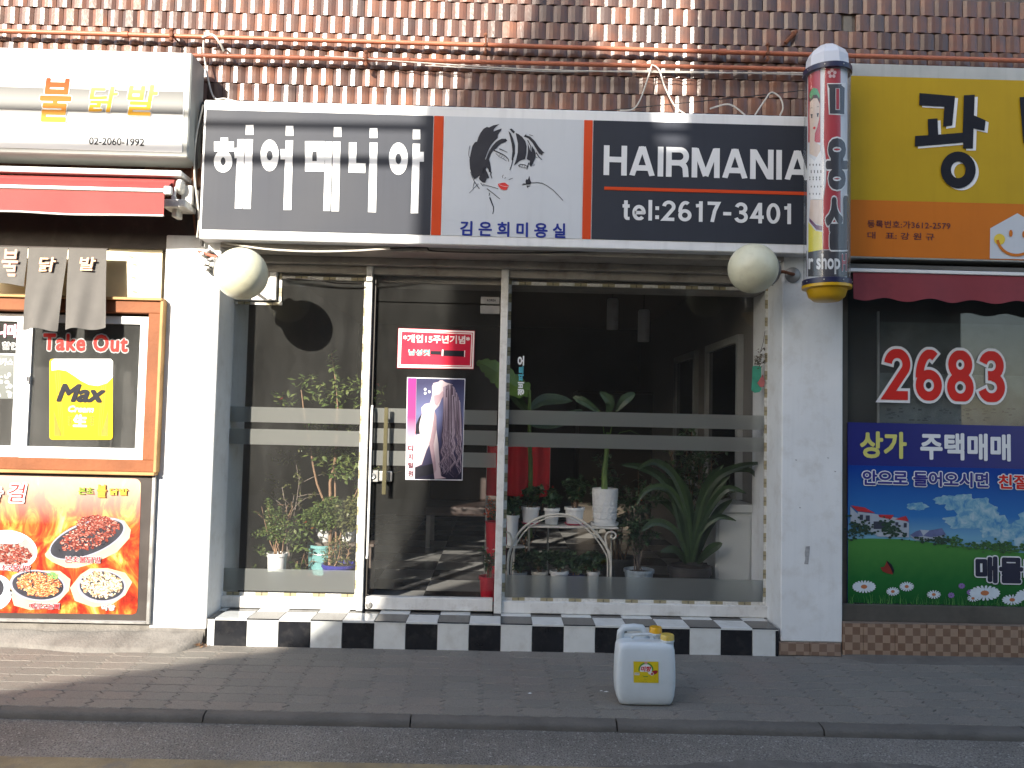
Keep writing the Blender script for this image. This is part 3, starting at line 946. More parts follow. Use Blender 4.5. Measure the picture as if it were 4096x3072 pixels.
# ------------------------------------------------------------------ shopfront: two windows and the door
GY = 0.30
TAPE_V = band_mat('printed_tape_upright', 2, 0.125, (0.62, 0.61, 0.57), (0.30, 0.26, 0.15), 0.5, dark=(0.12, 0.10, 0.06))
TAPE_H = band_mat('printed_tape_level', 0, 0.195, (0.62, 0.61, 0.57), (0.30, 0.26, 0.15), 0.55, dark=(0.12, 0.10, 0.06))
ztopg = ZS - 0.105
zb_l = pt(1180, 2385, 0.27).z; zb_r = pt(2540, 2418, 0.27).z
zrail = (zb_l + zb_r) / 2
xA = pt(903, 2000, GY).x - 0.02      # left edge of left glass
xM1a, xM1b = pt(1447, 1770, 0.26).x, pt(1472, 1770, 0.26).x
xM2a, xM2b = pt(1991, 1750, 0.26).x, pt(2021, 1750, 0.26).x
xB = pt(3068, 1800, GY).x
def window(name, label, x0, x1, fl, fr, gm):
    t = thing(name, label, 'window', ((x0 + x1) / 2, GY, zst))
    m = MB().box(x0 - fl, x1 + fr, 0.262, 0.335, zst + 0.002, zrail).build('bottom_rail', ALU, t, bevel=0.004)
    MB().box(x0, x1, GY, GY + 0.006, zrail, ztopg).build('glass_pane', gm, t)
    return t
wl = window('display_window', 'left salon window full of sunlit potted plants', xA, xM1a, 0.05, 0, GLASS)
MB().box(xA - 0.06, xA, 0.265, 0.33, zrail, ztopg).build('side_frame', ALU, wl, bevel=0.004)
wr = window('display_window', 'wide right salon window with white plant stand behind', xM2b, xB, 0, 0.05, GLASS_CLEAN)
MB().box(xB, xr0 + 0.03, 0.262, 0.33, zrail, ztopg).build('side_frame', ALU, wr, bevel=0.004)
def tapes(w, x0, x1, z0, z1):
    s = 0.022
    MB().box(x0, x0 + s, GY - 0.006, GY - 0.001, z0, z1).build('tape_strip', TAPE_V, w)
    MB().box(x1 - s, x1, GY - 0.006, GY - 0.001, z0, z1).build('tape_strip', TAPE_V, w)
    MB().box(x0 + s, x1 - s, GY - 0.006, GY - 0.001, z0, z0 + s).build('tape_strip', TAPE_H, w)
    MB().box(x0 + s, x1 - s, GY - 0.006, GY - 0.001, z1 - s - 0.02, z1 - 0.02).build('tape_strip', TAPE_H, w)
tapes(wl, xA, xM1a, zrail, ztopg)
tapes(wr, xM2b, xB, zrail, ztopg)
def band(w, x0, x1, y0, y1, pxc, mat=None, nm='frosted_band'):
    z1, z0 = pt(pxc, y0, GY).z, pt(pxc, y1, GY).z
    MB().box(x0, x1, GY - 0.004, GY - 0.0022, z0, z1).build(nm, mat or FROST, w)
band(wl, xA + .024, xM1a - .024, 1632, 1693, 1220); band(wl, xA + .024, xM1a - .024, 1720, 1782, 1220)
band(wl, xA + .024, xM1a - .024, 2278, 2366, 1220, FROST_LOW)
band(wr, xM2b + .024, xB - .024, 1651, 1708, 2540); band(wr, xM2b + .024, xB - .024, 1740, 1797, 2540)
band(wr, xM2b + .024, xB - .024, 2309, 2398, 2540, FROST_LOW)
# mullions
for nm, a, b, lab in (('mullion', xM1a, xM1b, 'sunlit white aluminium mullion between left window and glass door'), ('mullion', xM2a, xM2b, 'shaded white aluminium mullion between glass door and right window')):
    o = MB().box(a, b, 0.235, 0.335, zst + 0.001, ZS - 0.05).build(nm, ALU, None, bevel=0.004)
    tag(o, lab, 'mullion', 'mullions of the salon front')

# door
dx0, dx1 = xM1b + 0.006, xM2a - 0.005
door = thing('glass_door', 'salon glass door with red notice and hair poster', 'door', ((dx0 + dx1) / 2, GY, zst))
ztr = pt(1740, 1212, GY).z
MB().box(dx0 + .015, dx1, GY + .002, GY + .010, zst + 0.14, ztr - 0.004).build('glass_pane', GLASS, door)
MB().box(dx0, dx1 + .005, GY + .002, GY + .010, ztr + 0.004, ztopg).build('transom_pane', GLASS, door)
zdr = pt(1720, 2391, 0.27).z
MB().box(dx0 + 0.008, dx1 - 0.004, 0.268, 0.325, zst + 0.008, zdr).build('bottom_rail', ALU, door, bevel=0.004)
MB().box(dx0, dx0 + 0.014, 0.27, 0.33, zst + .02, ztopg).build('side_rail', M('dark_seal_rail', (0.07, 0.06, 0.05), 0.5), door)
lk = pt(1468, 2419, 0.268)
o = MB().lathe([(0.024, 0), (0.024, 0.006), (0.017, 0.008), (0.017, 0.004), (0.008, 0.004), (0.008, 0.009), (0, 0.009)], (lk.x + .012, 0.267, lk.z), (0, -1, 0), 20).build('floor_lock', STEEL, door, smooth=True)
m = MB().pbox(1923, 1187, 1998, 1216, 0.292, 0.322); m.build('hinge', STEEL, door, bevel=0.004)
m = MB().pbox(1921, 1221, 1998, 1255, 0.292, 0.322); m.build('hinge', STEEL, door, bevel=0.004)
text('hinge_stamp', 'KOREA', (1948, 1196, 1984, 1206), 0.291, BLACK_INK, door, 0.02)
def dband(y0, y1):
    z1, z0 = pt(1740, y0, GY).z, pt(1740, y1, GY).z
    MB().box(dx0 + .016, dx1 - .004, GY - 0.002, GY + 0.0005, z0, z1).build('frosted_band', FROST, door)
dband(1637, 1695); dband(1718, 1777); dband(1807, 1866)
# lock, pull handle, cable conduit
lb = MB().pbox(1465, 1880, 1513, 1928, 0.268, 0.30).build('lock_case', STEEL, door, bevel=0.004)
c = pt(1491, 1905, 0.267)
MB().lathe([(0.021, 0), (0.021, 0.008), (0.015, 0.012), (0.009, 0.010), (0.009, 0.005), (0, 0.005)], (c.x, 0.268, c.z), (0, -1, 0), 20).build('keyhole', GREY_METAL, lb, smooth=True)
MB().pbox(1515, 1884, 1568, 1927, 0.276, 0.30).build('strike_case', STEEL, door, bevel=0.008, seg=2)
a = pt(1540, 1630, 0.24); b_ = pt(1536, 1978, 0.24)
ACR = M('yellowed_acrylic', (0.14, 0.125, 0.07), 0.15, 0.12, 12, trans=0.35)
MB().box(b_.x - 0.014, b_.x + 0.014, 0.228, 0.240, b_.z, a.z).build('pull_handle', ACR, door, bevel=0.003)
for zz in (a.z - 0.08, b_.z + 0.08):
    MB().lathe([(0.009, 0), (0.009, 0.06)], (b_.x, 0.24, zz), (0, 1, 0), 12).build('handle_standoff', STEEL, door, smooth=True)
p0, p1 = pt(1489, 1640, 0.262), pt(1470, 2215, 0.262)
MB().tube([(p0.x, 0.262, p0.z + .03), (p0.x, 0.25, p0.z), (p0.x, 0.25, p1.z), (p0.x - .005, 0.256, p1.z - .03)], 0.0085, seg=10).build('cable_conduit', ALU, door, smooth=True)

# boxed duct in the upper corner of the left window
DUCT = M('boxed_duct_board', (0.52, 0.48, 0.42), 0.6, 0.08, 4)
duct = thing('duct_box', 'boxed white duct corner at top of the left window', 'duct', (pt(1010, 1200, 0.27).x, 0.29, pt(1010, 1205, 0.27).z))
MB().pbox(905, 1010, 1078, 1170, 0.275, 0.32).build('panel', DUCT, duct)
L = MB(); L.pbox(1078, 1012, 1106, 1200, 0.262, 0.32); L.build('upright_frame', ALU, duct, bevel=0.003)
L = MB(); L.pbox(925, 1170, 1077, 1200, 0.262, 0.32); L.build('level_frame', ALU, duct, bevel=0.003)
MB().pbox(1117, 1012, 1129, 1206, 0.292, 0.297).build('tape_strip', TAPE_V, duct)
MB().pbox(940, 1207, 1129, 1219, 0.292, 0.297).build('tape_strip', TAPE_H, duct)

# string of unlit fairy lights under the header
def fairy(px0, px1, ymid, n, sag, lab):
    z = pt((px0 + px1) / 2, ymid, 0.288).z
    xa, xb_ = pt(px0, ymid, 0.288).x, pt(px1, ymid, 0.288).x
    o = thing('fairy_light_string', lab, 'light string', ((xa + xb_) / 2, 0.288, z), 'unlit fairy light wires under the header')
    m = MB(); m2 = MB(); w = (xb_ - xa) / n
    pts = []
    for k in range(n):
        for i in range(9):
            u = i / 8
            p = (xa + (k + u) * w, 0.286 + RND.uniform(-.002, .002), z - sag * (1 - (2 * u - 1) ** 2) * (0.8 + 0.3 * math.sin(k * 2.1)))
            pts.append(p)
            if i % 2:
                q = Vector(p); m2.tube([q, q + Vector((RND.uniform(-.012, .012), -.004, RND.uniform(-.014, .016)))], 0.0016, 0.0022, 5)
    m.tube(pts, 0.0016, seg=5).build('wire', CABLE_B, o)
    m2.build('bulb', CABLE_B, o)
fairy(1150, 1440, 1040, 1, 0.045, 'thin dark fairy light wire drooping over the left window')
fairy(1495, 1995, 1060, 2, 0.055, 'thin dark fairy light wire drooping over the glass door')
fairy(2060, 2960, 1085, 3, 0.05, 'thin dark fairy light wire drooping over the right window')

# notices on the glass
NOTICE = M('crimson_notice_card', (0.50, 0.012, 0.04), 0.3, 0.06, 6)
n = thing('paper_notice', 'red rectangular notice with white Korean lettering on the door', 'notice', pt(1740, 1475, GY))
MB().polyx([(1593, 1312), (1900, 1323), (1895, 1477), (1588, 1472)], GY - 0.005, GY - 0.001).build('card', NOTICE, n)
q = [(1593, 1312), (1900, 1323), (1895, 1477), (1588, 1472)]
def inset(q, d):
    cx = sum(p[0] for p in q) / 4; cy = sum(p[1] for p in q) / 4
    return [(p[0] + (d if p[0] < cx else -d), p[1] + (d if p[1] < cy else -d)) for p in q]
CARD_W = M('notice_white_print', (0.78, 0.70, 0.66), 0.35, 0.04, 6)
m = MB()
for d0, w in ((2, 6), (11, 3.5)):
    a = inset(q, d0); b_ = inset(q, d0 + w)
    for i in range(4):
        m.poly([a[i], a[(i + 1) % 4], b_[(i + 1) % 4], b_[i]], GY - 0.0065)
m.build('border', CARD_W, n)
zn = zf(1550, 1290, 2.5525)
text('lettering', '*개업15주년기념*', (*zn(160, 128), *zn(843, 212)), GY - 0.0065, CARD_W, n, 0.028)
text('small_lettering', '남성컷', (*zn(215, 275), *zn(435, 338)), GY - 0.0075, M('teal_ink', (0.05, 0.35, 0.36), 0.4), n, 0.02, outline=(0.03, CARD_W))
MB().poly([zn(440, 290), zn(545, 292), zn(545, 330), zn(440, 326)], GY - 0.0065).poly([zn(575, 282), zn(782, 290), zn(780, 350), zn(570, 340)], GY - 0.0065).build('covered_lines', BLACK_INK, n)
MB().poly([zn(556, 275), zn(572, 276), zn(568, 342), zn(552, 340)], GY - 0.0066).poly([zn(784, 285), zn(793, 285), zn(790, 352), zn(782, 352)], GY - 0.0066).build('bracket_marks', CARD_W, n)

# hair poster
po = thing('hair_poster', 'tall poster of long wavy hair with pink side stripe on the door', 'poster', pt(1740, 1920, GY))
MB().polyx([zn(200, 558), zn(795, 573), zn(765, 1613), zn(183, 1605)], GY - 0.005, GY - 0.001).build('sheet', M('poster_white_edge', (0.72, 0.70, 0.74), 0.3, 0.04, 6), po)
zA, zB = pt(1740, 1919, GY).z, pt(1740, 1509, GY).z
MB().poly([zn(208, 566), zn(294, 568), zn(276, 1600), zn(190, 1598)], GY - 0.0062).build('side_stripe', ramp_mat('poster_pink_stripe', 2, zA, zB, ((0.0, (0.8, 0.62, 0.62)), (0.3, (0.78, 0.42, 0.46)), (0.6, (0.62, 0.05, 0.17)), (1.0, (0.30, 0.03, 0.20)))), po)
MB().poly([zn(296, 570), zn(787, 582), zn(758, 1604), zn(278, 1600)], GY - 0.0062).build('backdrop', ramp_mat('poster_backdrop', 2, zA, zB, ((0.0, (0.012, 0.012, 0.02)), (0.35, (0.05, 0.045, 0.09)), (0.7, (0.13, 0.14, 0.27)), (1.0, (0.04, 0.04, 0.09))), nz=0.12), po)
SKIN = ramp_mat('poster_skin_print', 2, zA, zB, ((0.0, (0.40, 0.27, 0.29)), (0.3, (0.50, 0.39, 0.41)), (0.6, (0.58, 0.49, 0.50)), (1.0, (0.50, 0.40, 0.42))), nz=0.25, nscale=10)
figure = [(455, 650), (470, 618), (520, 606), (535, 590), (560, 588), (590, 610), (665, 632), (640, 690), (560, 760), (525, 850), (480, 900), (500, 960), (500, 1100), (520, 1240), (530, 1400), (550, 1570), (600, 1590), (480, 1600), (470, 1500), (430, 1240), (400, 1300), (350, 1450), (279, 1480), (281, 1150), (330, 1140), (320, 1060), (325, 980), (350, 930), (345, 870), (380, 832), (435, 820), (455, 740)]
MB().poly([zn(*p) for p in figure], GY - 0.0074).build('figure_print', SKIN, po)
MB().poly([zn(*p) for p in [(425, 1240), (440, 1180), (470, 1000), (480, 905), (500, 960), (498, 1100), (470, 1250), (500, 1500), (478, 1540)]], GY - .0078).poly([zn(*p) for p in [(470, 745), (530, 735), (560, 700), (590, 720), (540, 800), (505, 850), (480, 830)]], GY - .0078).build('print_tones', M('poster_skin_tone', (0.33, 0.22, 0.25), 0.5, 0.15, 12), po)
HAIR = island_mat('poster_hair_print', ((0, (0.035, 0.02, 0.035)), (0.35, (0.12, 0.08, 0.11)), (0.65, (0.30, 0.22, 0.28)), (1, (0.58, 0.48, 0.55))), 0.3)
m = MB()
rh = random.Random(5)
for k in range(210):
    u = rh.random(); x = 575 + 165 * u; y0 = 632 + 150 * max(0, u - 0.45) ** 1.5 * 3 + 90 * max(0, .3 - u) + rh.uniform(0, 120) * (rh.random() < .5)
    y1 = rh.uniform(1000, 1590); pts = []
    for i in range(16):
        t = i / 15; y = y0 + (y1 - y0) * t
        wav = (0 if y < 1050 else (y - 1050) / 540) * 34 * math.sin(y / 24 + u * 9 + rh.random() * .4)
        xx = x + (u - 0.2) * 34 * t + wav - 40 * max(0, (y - 900) / 700) * (1 - u)
        pts.append(zn(min(max(xx, 505), 768 - 20 * (y - 570) / 1030), y))
    m.stroke(pts, rh.uniform(1.2, 5), GY - 0.008 - k * 0.00001, 0.8)
m.build('hair_print', HAIR, po)
MB().poly([zn(320, 975), zn(352, 930), zn(330, 1010), zn(322, 1070), zn(330, 1135), zn(284, 1135), zn(292, 1040)], GY - 0.0085).build('garment_print', BLACK_INK, po)
m = MB()
for x, y in ((385, 682), (427, 707), (385, 722)): m.poly([zn(*p) for p in ell(x, y, 13, 14, 12)], GY - 0.0085)
m.build('dots_print', LETTER_WHITE, po)
MB().poly([zn(282, 1480), zn(465, 1440), zn(470, 1545), zn(282, 1590)], GY - 0.0068).build('shadow_print', BLACK_INK, po)
for ch, y in (('디', 1285), ('지', 1372), ('털', 1458), ('펌', 1543)):
    text('lettering', ch, (*zn(210, y - 30), *zn(262, y + 30)), GY - 0.0075, M('dark_plum_ink', (0.05, 0.004, 0.02), 0.6, spec=0.1), po, 0.03)

# small things stuck on the right window
s = thing('window_sticker', 'narrow upright white and cyan lettered sticker on the right window', 'sticker', pt(2085, 1585, GY))
zs = zf(1950, 950, 1.843)
CY = M('cyan_sticker_print', (0.10, 0.42, 0.52), 0.4)
text('lettering', '오', (*zs(222, 872), *zs(270, 945)), GY - 0.004, LETTER_WHITE, s, 0.05, rot=PI / 2)
text('lettering', '피트', (*zs(228, 948), *zs(268, 1060)), GY - 0.004, CY, s, 0.05, rot=PI / 2)
text('lettering', '정비', (*zs(222, 1065), *zs(270, 1165)), GY - 0.004, LETTER_WHITE, s, 0.05, rot=PI / 2)
tgm = thing('hanging_tag', 'green hanging tag with dried flowers beside the right frame', 'tag', pt(3025, 1570, 0.29))
zt = zs
MB().polyx([zt(1955, 950), zt(1975, 945), zt(2018, 950), zt(2020, 1120), zt(2005, 1140), zt(1970, 1145), zt(1945, 1125), zt(1952, 1050)], 0.284, 0.290).build('card', M('jade_card', (0.05, 0.30, 0.20), 0.5, 0.1, 12, dirt=((0.02, 0.12, 0.09), 0.6, 30)), tgm)
m = MB(); rf = random.Random(3)
for k in range(60):
    c0 = pt(*zt(rf.gauss(2005, 22), rf.gauss(900, 38)), 0.275 + rf.uniform(0, .02)); d = Vector((rf.uniform(-1, 1), rf.uniform(-.4, .4), rf.uniform(-1, 1))).normalized() * rf.uniform(.008, .018); w = d.cross(Vector((0, 1, 0))) * .35
    m.add([c0 - d, c0 + w, c0 + d, c0 - w], [(0, 1, 2, 3)])
m.build('dried_flowers', island_mat('dried_flower', ((0, (0.05, 0.045, 0.035)), (0.7, (0.15, 0.13, 0.10)), (1, (0.4, 0.37, 0.33)))), tgm)
MB().polyx([zt(1990, 1075), zt(2030, 1010), zt(2045, 1060), zt(2040, 1100), zt(2015, 1105)], 0.278, 0.283).build('pink_charm', M('faded_pink_charm', (0.38, 0.11, 0.11), 0.6, 0.2, 30), tgm)
a = pt(*zt(2045, 690), 0.285); b_ = pt(*zt(2010, 850), 0.28)
MB().tube([a, (a + b_) / 2 + Vector((.006, 0, 0)), b_], 0.0018, seg=5).build('cord', CABLE_B, tgm)

# ------------------------------------------------------------------ salon signboard
SY = -0.12
sign = thing('salon_signboard', 'long salon signboard with navy panels and drawn woman', 'signboard', pt(2020, 990, SY))
a, b_, c, d = wb(808, 430, 3245, 985, SY)
szb, szt = pt(2020, 985, SY).z, pt(2020, 432, SY).z
sxa, sxb = pt(806, 680, SY).x, pt(3245, 720, SY).x
MB().box(sxa, sxb, SY, 0.085, szb, szt).build('box_body', SIGN_FRAME, sign, bevel=0.006)
def prect(x0, y0, x1, y1): return [(x0, y0), (x1, y0), (x1, y1), (x0, y1)]
def panel(nm, x0, x1, yc_top, yc_bot, mat, Y, parent):
    """level panel given px x-range and px y-range read at its middle"""
    A, B, C_, D = wb(x0, yc_top, x1, yc_bot, Y)
    return MB().box(A, B, Y, Y + 0.0028, C_, D).build(nm, mat, parent)
zpt, zpb = pt(2020, 472, SY).z, pt(2020, 948, SY).z
def vp(nm, x0, x1, mat, Y, za=zpb, zb_=zpt):
    A, B = pt(x0, 705, Y).x, pt(x1, 705, Y).x
    return MB().box(A, B, Y, Y + .0028, za, zb_).build(nm, mat, sign)
vp('navy_panel', 814, 1727, NAVY, SY - 0.003)
vp('pale_panel', 1773, 2330, SIGN_WHITE, SY - 0.0031)
vp('navy_panel', 2370, 3232, NAVY, SY - 0.003)
vp('orange_bar', 1730, 1769, ORANGE, SY - 0.003)
vp('orange_bar', 2333, 2367, ORANGE, SY - 0.003)
z2 = zf(700, 0, 1.58)
W = SY - 0.006
def letter(nm, polys, mat=LETTER_WHITE, Y=W, outl=True):
    m = MB(); m2 = MB()
    for P in polys:
        m.poly([z2(*p) for p in P], Y)
    return m.build(nm, mat, sign)
def ring(cx, cy, rx, ry, ix, iy, n=36):
    o_, i_ = ell(cx, cy, rx, ry, n), ell(cx, cy, ix, iy, n)
    return [[o_[k], o_[(k + 1) % n], i_[(k + 1) % n], i_[k]] for k in range(n)]
def rc(x0, y0, x1, y1): return [(x0, y0), (x1, y0), (x1, y1), (x0, y1)]
letter('letter', [rc(288, 870, 335, 896), rc(247, 895, 372, 957), [(395, 880), (440, 880), (425, 1318), (378, 1318)], rc(376, 935, 396, 1000), [(444, 880), (493, 880), (478, 1320), (431, 1320)], rc(447, 790, 496, 852)] + ring(304, 1020, 58, 70, 15, 26))
letter('letter', ring(598, 982, 58, 100, 19, 31) + [[(700, 887), (746, 887), (735, 1327), (685, 1327)], rc(666, 943, 699, 1007), rc(700, 795, 748, 858)])
letter('letter', [rc(822, 892, 868, 1083), rc(896, 892, 945, 1083), rc(868, 892, 896, 958), rc(868, 1018, 896, 1083), [(951, 895), (995, 895), (980, 1333), (937, 1333)], rc(943, 955, 953, 1015), [(1000, 895), (1046, 895), (1036, 1335), (988, 1335)], rc(1004, 803, 1052, 865)])
letter('letter', [[(1100, 900), (1148, 900), (1145, 1030), (1205, 1032), (1202, 1093), (1096, 1090)], [(1231, 900), (1280, 902), (1270, 1342), (1220, 1340)], rc(1230, 810, 1279, 872)])
letter('letter', ring(1412, 1003, 60, 102, 18, 34) + [[(1503, 908), (1549, 908), (1537, 1348), (1490, 1348)], rc(1545, 960, 1573, 1022), rc(1503, 818, 1550, 880)])
stroke_text('lettering', 'HAIRMANIA', (2415, 592, 3240, 711), W, LETTER_WHITE, sign, .185, .085)
stroke_text('lettering', 'tel:2617-3401', (2488, 806, 3171, 888), W, LETTER_WHITE, sign, .165, .10)
A, B, C_, D = wb(2417, 757, 3228, 770, W)
MB().box(A, B, W, W + .002, C_, D).build('orange_rule', ORANGE, sign)
text('lettering', '김 은 희 미 용 실', (1840, 888, 2262, 948), W, BLUE_INK, sign, 0.028)
# the drawn woman
zl = zf(1850, 470, 4.1475)
INK = M('drawing_ink', (0.02, 0.021, 0.03), 0.4, 0.1, 20)
m = MB()
def lp(P): m.poly([zl(*p) for p in P], W)
def ls(P, w, w1=None): m.stroke([zl(*p) for p in P], w / 4.1475, W, None if w1 is None else w1 / 4.1475)
lp([(615, 108), (560, 150), (520, 195), (515, 232), (580, 205), (652, 182), (640, 215), (610, 250), (585, 290), (585, 340), (530, 390), (470, 460), (420, 560), (375, 690), (385, 700), (440, 560), (490, 480), (550, 410), (595, 378), (650, 352), (720, 352), (745, 385), (700, 410), (640, 432), (600, 465), (560, 515), (510, 545), (470, 610), (440, 690), (460, 760), (470, 840), (475, 910), (440, 905), (430, 860), (400, 820), (385, 860), (415, 920), (445, 1005), (400, 1010), (378, 1085), (330, 1075), (290, 1040), (268, 1000), (310, 935), (260, 980), (200, 1030), (160, 960), (125, 850), (115, 700), (140, 570), (165, 470), (205, 410), (240, 400), (265, 320), (300, 250), (350, 185), (405, 155), (440, 165), (510, 130)])
ls([(125, 465), (108, 540), (100, 620), (122, 680)], 10, 6)
ls([(130, 900), (190, 1050), (280, 1185)], 8, 12); ls([(195, 1070), (172, 1165)], 10, 5); ls([(265, 1100), (180, 1180), (112, 1255)], 8, 5)
ls([(300, 1085), (345, 1145)], 12, 5); ls([(340, 1108), (470, 1145), (592, 1180)], 9, 7); ls([(405, 1180), (520, 1270), (622, 1352)], 14, 9)
ls([(448, 1250), (440, 1300)], 14, 10); ls([(452, 1325), (480, 1400), (515, 1490), (515, 1550), (495, 1602)], 22, 8)
ls([(475, 905), (468, 950), (490, 1010)], 22, 12); ls([(360, 815), (350, 900), (358, 980)], 8, 8)
lp([(762, 225), (800, 260), (840, 350), (870, 470), (870, 600), (830, 720), (815, 700), (830, 560), (815, 440), (790, 330)])
ls([(840, 690), (815, 790), (785, 872)], 10, 14)
lp([(780, 192), (815, 183), (870, 235), (850, 268), (820, 240)])
lp([(880, 255), (930, 275), (990, 320), (1045, 395), (1065, 480), (1060, 580), (1040, 690), (980, 705), (940, 725), (885, 775), (850, 800), (890, 700), (915, 580), (920, 430)])
lp([(1085, 430), (1120, 540), (1145, 570), (1150, 470), (1195, 540), (1215, 600), (1205, 680), (1170, 760), (1135, 820), (1110, 780), (1120, 720), (1065, 690), (1085, 560)])
lp([(1015, 315), (1060, 268), (1055, 295), (1120, 315), (1200, 390), (1260, 480), (1330, 560), (1362, 588), (1330, 595), (1322, 625), (1270, 600), (1220, 520), (1160, 420), (1090, 345)])
ls([(1105, 285), (1172, 305)], 9, 7); ls([(1080, 375), (1130, 470), (1135, 560)], 16, 8); ls([(1220, 580), (1265, 650), (1318, 700)], 18, 8); ls([(1210, 650), (1245, 672)], 8, 5)
ls([(610, 520), (680, 548), (745, 578)], 16, 8)
ls([(520, 545), (600, 580), (700, 630), (760, 690), (765, 732)], 20, 10); ls([(552, 595), (600, 645), (680, 690), (732, 722)], 7, 6)
for x, y in ((630, 605), (665, 630), (700, 650)): ls([(x, y), (x - 30, y + 40)], 6, 5)
ls([(925, 800), (960, 775), (1030, 785), (1090, 820)], 10, 12); ls([(925, 800), (990, 830), (1085, 838)], 9, 8); ls([(1080, 800), (1068, 870)], 16, 6)
for x in (960, 1000, 1040): ls([(x, 780), (x - 18, 826)], 6, 5)
ls([(1100, 750), (1075, 820)], 18, 10); ls([(1180, 770), (1195, 790), (1165, 800)], 8, 6)
ls([(680, 952), (660, 975), (668, 1005)], 10, 7); ls([(698, 1012), (720, 992)], 10, 7); ls([(768, 1030), (835, 1005)], 10, 6)
lp([(1110, 965), (1118, 1020), (1140, 1080), (1125, 1110), (1060, 1110), (1045, 1070), (1050, 1040), (1070, 1015), (1080, 1040)])
ls([(985, 1120), (1060, 1105), (1140, 1085), (1230, 1078), (1320, 1090), (1400, 1130), (1500, 1200), (1590, 1290), (1668, 1378)], 12, 9); ls([(1000, 1098), (1060, 1100)], 10, 8)
lp([(1060, 1130), (1132, 1130), (1105, 1145), (1080, 1150), (1092, 1178), (1075, 1165)])
m.build('portrait_drawing', INK, sign)
m = MB(); m.poly([zl(*p) for p in [(585, 1102), (660, 1082), (705, 1080), (768, 1130), (750, 1165), (730, 1198), (690, 1205), (640, 1190), (605, 1150)]], W); m.build('drawn_lips', M('drawn_lip_red', (0.62, 0.035, 0.03), 0.4), sign)
m = MB(); m.stroke([zl(*p) for p in [(605, 1112), (660, 1135), (720, 1148), (755, 1142)]], 1.2, W - .001); m.build('lip_line', LETTER_WHITE, sign)

# ------------------------------------------------------------------ left shop signboard
LY = -0.20
ls_ = thing('chicken_shop_signboard', 'white framed signboard with grey band above the red awning', 'signboard', pt(300, 625, LY))
GREYF = M('grey_sign_frame', (0.30, 0.31, 0.29), 0.5, 0.1, 6, streak=0.2)
za, zb_ = pt(400, 622, LY).z, pt(400, 200, LY).z
xe = pt(760, 415, LY).x
MB().box(-6.5, xe, LY, 0.02, za, zb_).build('box_body', GREYF, ls_, bevel=0.008)
zfa, zfb = pt(400, 602, LY).z, pt(400, 204, LY).z
xf = pt(737, 420, LY).x
MB().box(-6.4, xf, LY - .003, LY - .0002, zfa, zfb).build('sign_face', M('bright_white_sign_face', (0.70, 0.70, 0.69), 0.5, 0.02, 3, spec=0.1), ls_)
A, B, C_, D = wb(280, 362, 733, 452, LY)
MB().box(-5.5, B, LY - .0055, LY - .0032, C_, D).build('grey_band', ramp_mat('washed_grey_band', 2, C_, D, ((0, (0.19, 0.19, 0.185)), (0.5, (0.27, 0.27, 0.26)), (1, (0.17, 0.17, 0.165))), 0.8), ls_)  # dark band lightened in colour to look washed out by glare
YEL = ramp_mat('yellow_letter_blend', 2, C_, D, ((0.0, (0.55, 0.28, 0.03)), (0.5, (0.58, 0.40, 0.05)), (1.0, (0.58, 0.46, 0.12))), 0.8)
REDO = ramp_mat('red_orange_letter_blend', 2, C_ - .05, D + .1, ((0.0, (0.55, 0.28, 0.05)), (0.5, (0.50, 0.12, 0.03)), (1.0, (0.40, 0.04, 0.02))), 0.8)
SHG = M('grey_letter_shadow', (0.30, 0.29, 0.27), 0.4)
text('letter', '불', (158, 312, 285, 488), LY - .010, REDO, ls_, 0.022, 0.1, outline=(0.025, SHG))
text('letter', '닭', (356, 345, 470, 448), LY - .010, YEL, ls_, 0.02, 0.12, outline=(0.025, SHG))
text('letter', '발', (508, 338, 630, 462), LY - .010, YEL, ls_, 0.02, 0.12, outline=(0.025, SHG))
text('phone_number', '02-2060-1992', (356, 551, 577, 581), LY - .0055, M('grey_phone_ink', (0.03, 0.03, 0.035), 0.8, spec=0.05), ls_, 0.012)

# ------------------------------------------------------------------ right shop signboard
RY = -0.14
rs = thing('estate_agent_signboard', 'yellow and orange signboard with bold black letters', 'signboard', pt(3800, 1035, RY))
xa = pt(3402, 650, RY).x
yz = lambda y, x=3750: pt(x, y, RY).z
zyt, zyo, zob = yz(313), yz(808), yz(1033)
MB().box(xa, 6.5, RY, 0.09, zob - 0.012, yz(262)).build('box_body', M('pale_sign_cap', (0.42, 0.43, 0.41), 0.5, 0.1, 5, streak=0.3), rs, bevel=0.005)
YF = M('yellow_sign_film', (0.46, 0.30, 0.012), 0.5, 0.05, 3, streak=0.12, spec=0.2)
OF = M('orange_sign_film', (0.55, 0.155, 0.012), 0.5, 0.04, 3, streak=0.1, spec=0.2)
MB().box(xa + .002, 6.49, RY - .003, RY - .0002, zyo, zyt).build('yellow_panel', YF, rs)
MB().box(xa + .002, 6.49, RY - .003, RY - .0002, zob, zyo - .0005).build('orange_panel', OF, rs)
z4 = zf(2900, 0, 1.659)
def shadowed(polys, nm='letter'):
    m = MB()
    for P in polys: m.poly([z4(*p) for p in P], RY - .010)
    m.build(nm, BLACK_INK, rs)
    m = MB()
    for P in polys: m.poly([z4(p[0] + 20, p[1] + 14) for p in P], RY - .006)
    m.build(nm + '_shadow', LETTER_WHITE, rs)
g1 = [(1290, 617), (1527, 637), (1508, 832), (1447, 840), (1455, 707), (1288, 698)]
g2 = [(1345, 790), (1410, 785), (1415, 893), (1578, 880), (1585, 632), (1658, 628), (1652, 765), (1730, 798), (1722, 868), (1650, 852), (1645, 985), (1580, 985), (1580, 945), (1260, 972), (1262, 902), (1350, 897)]
shadowed([g1, g2] + ring(1548, 1127, 116, 122, 48, 55))
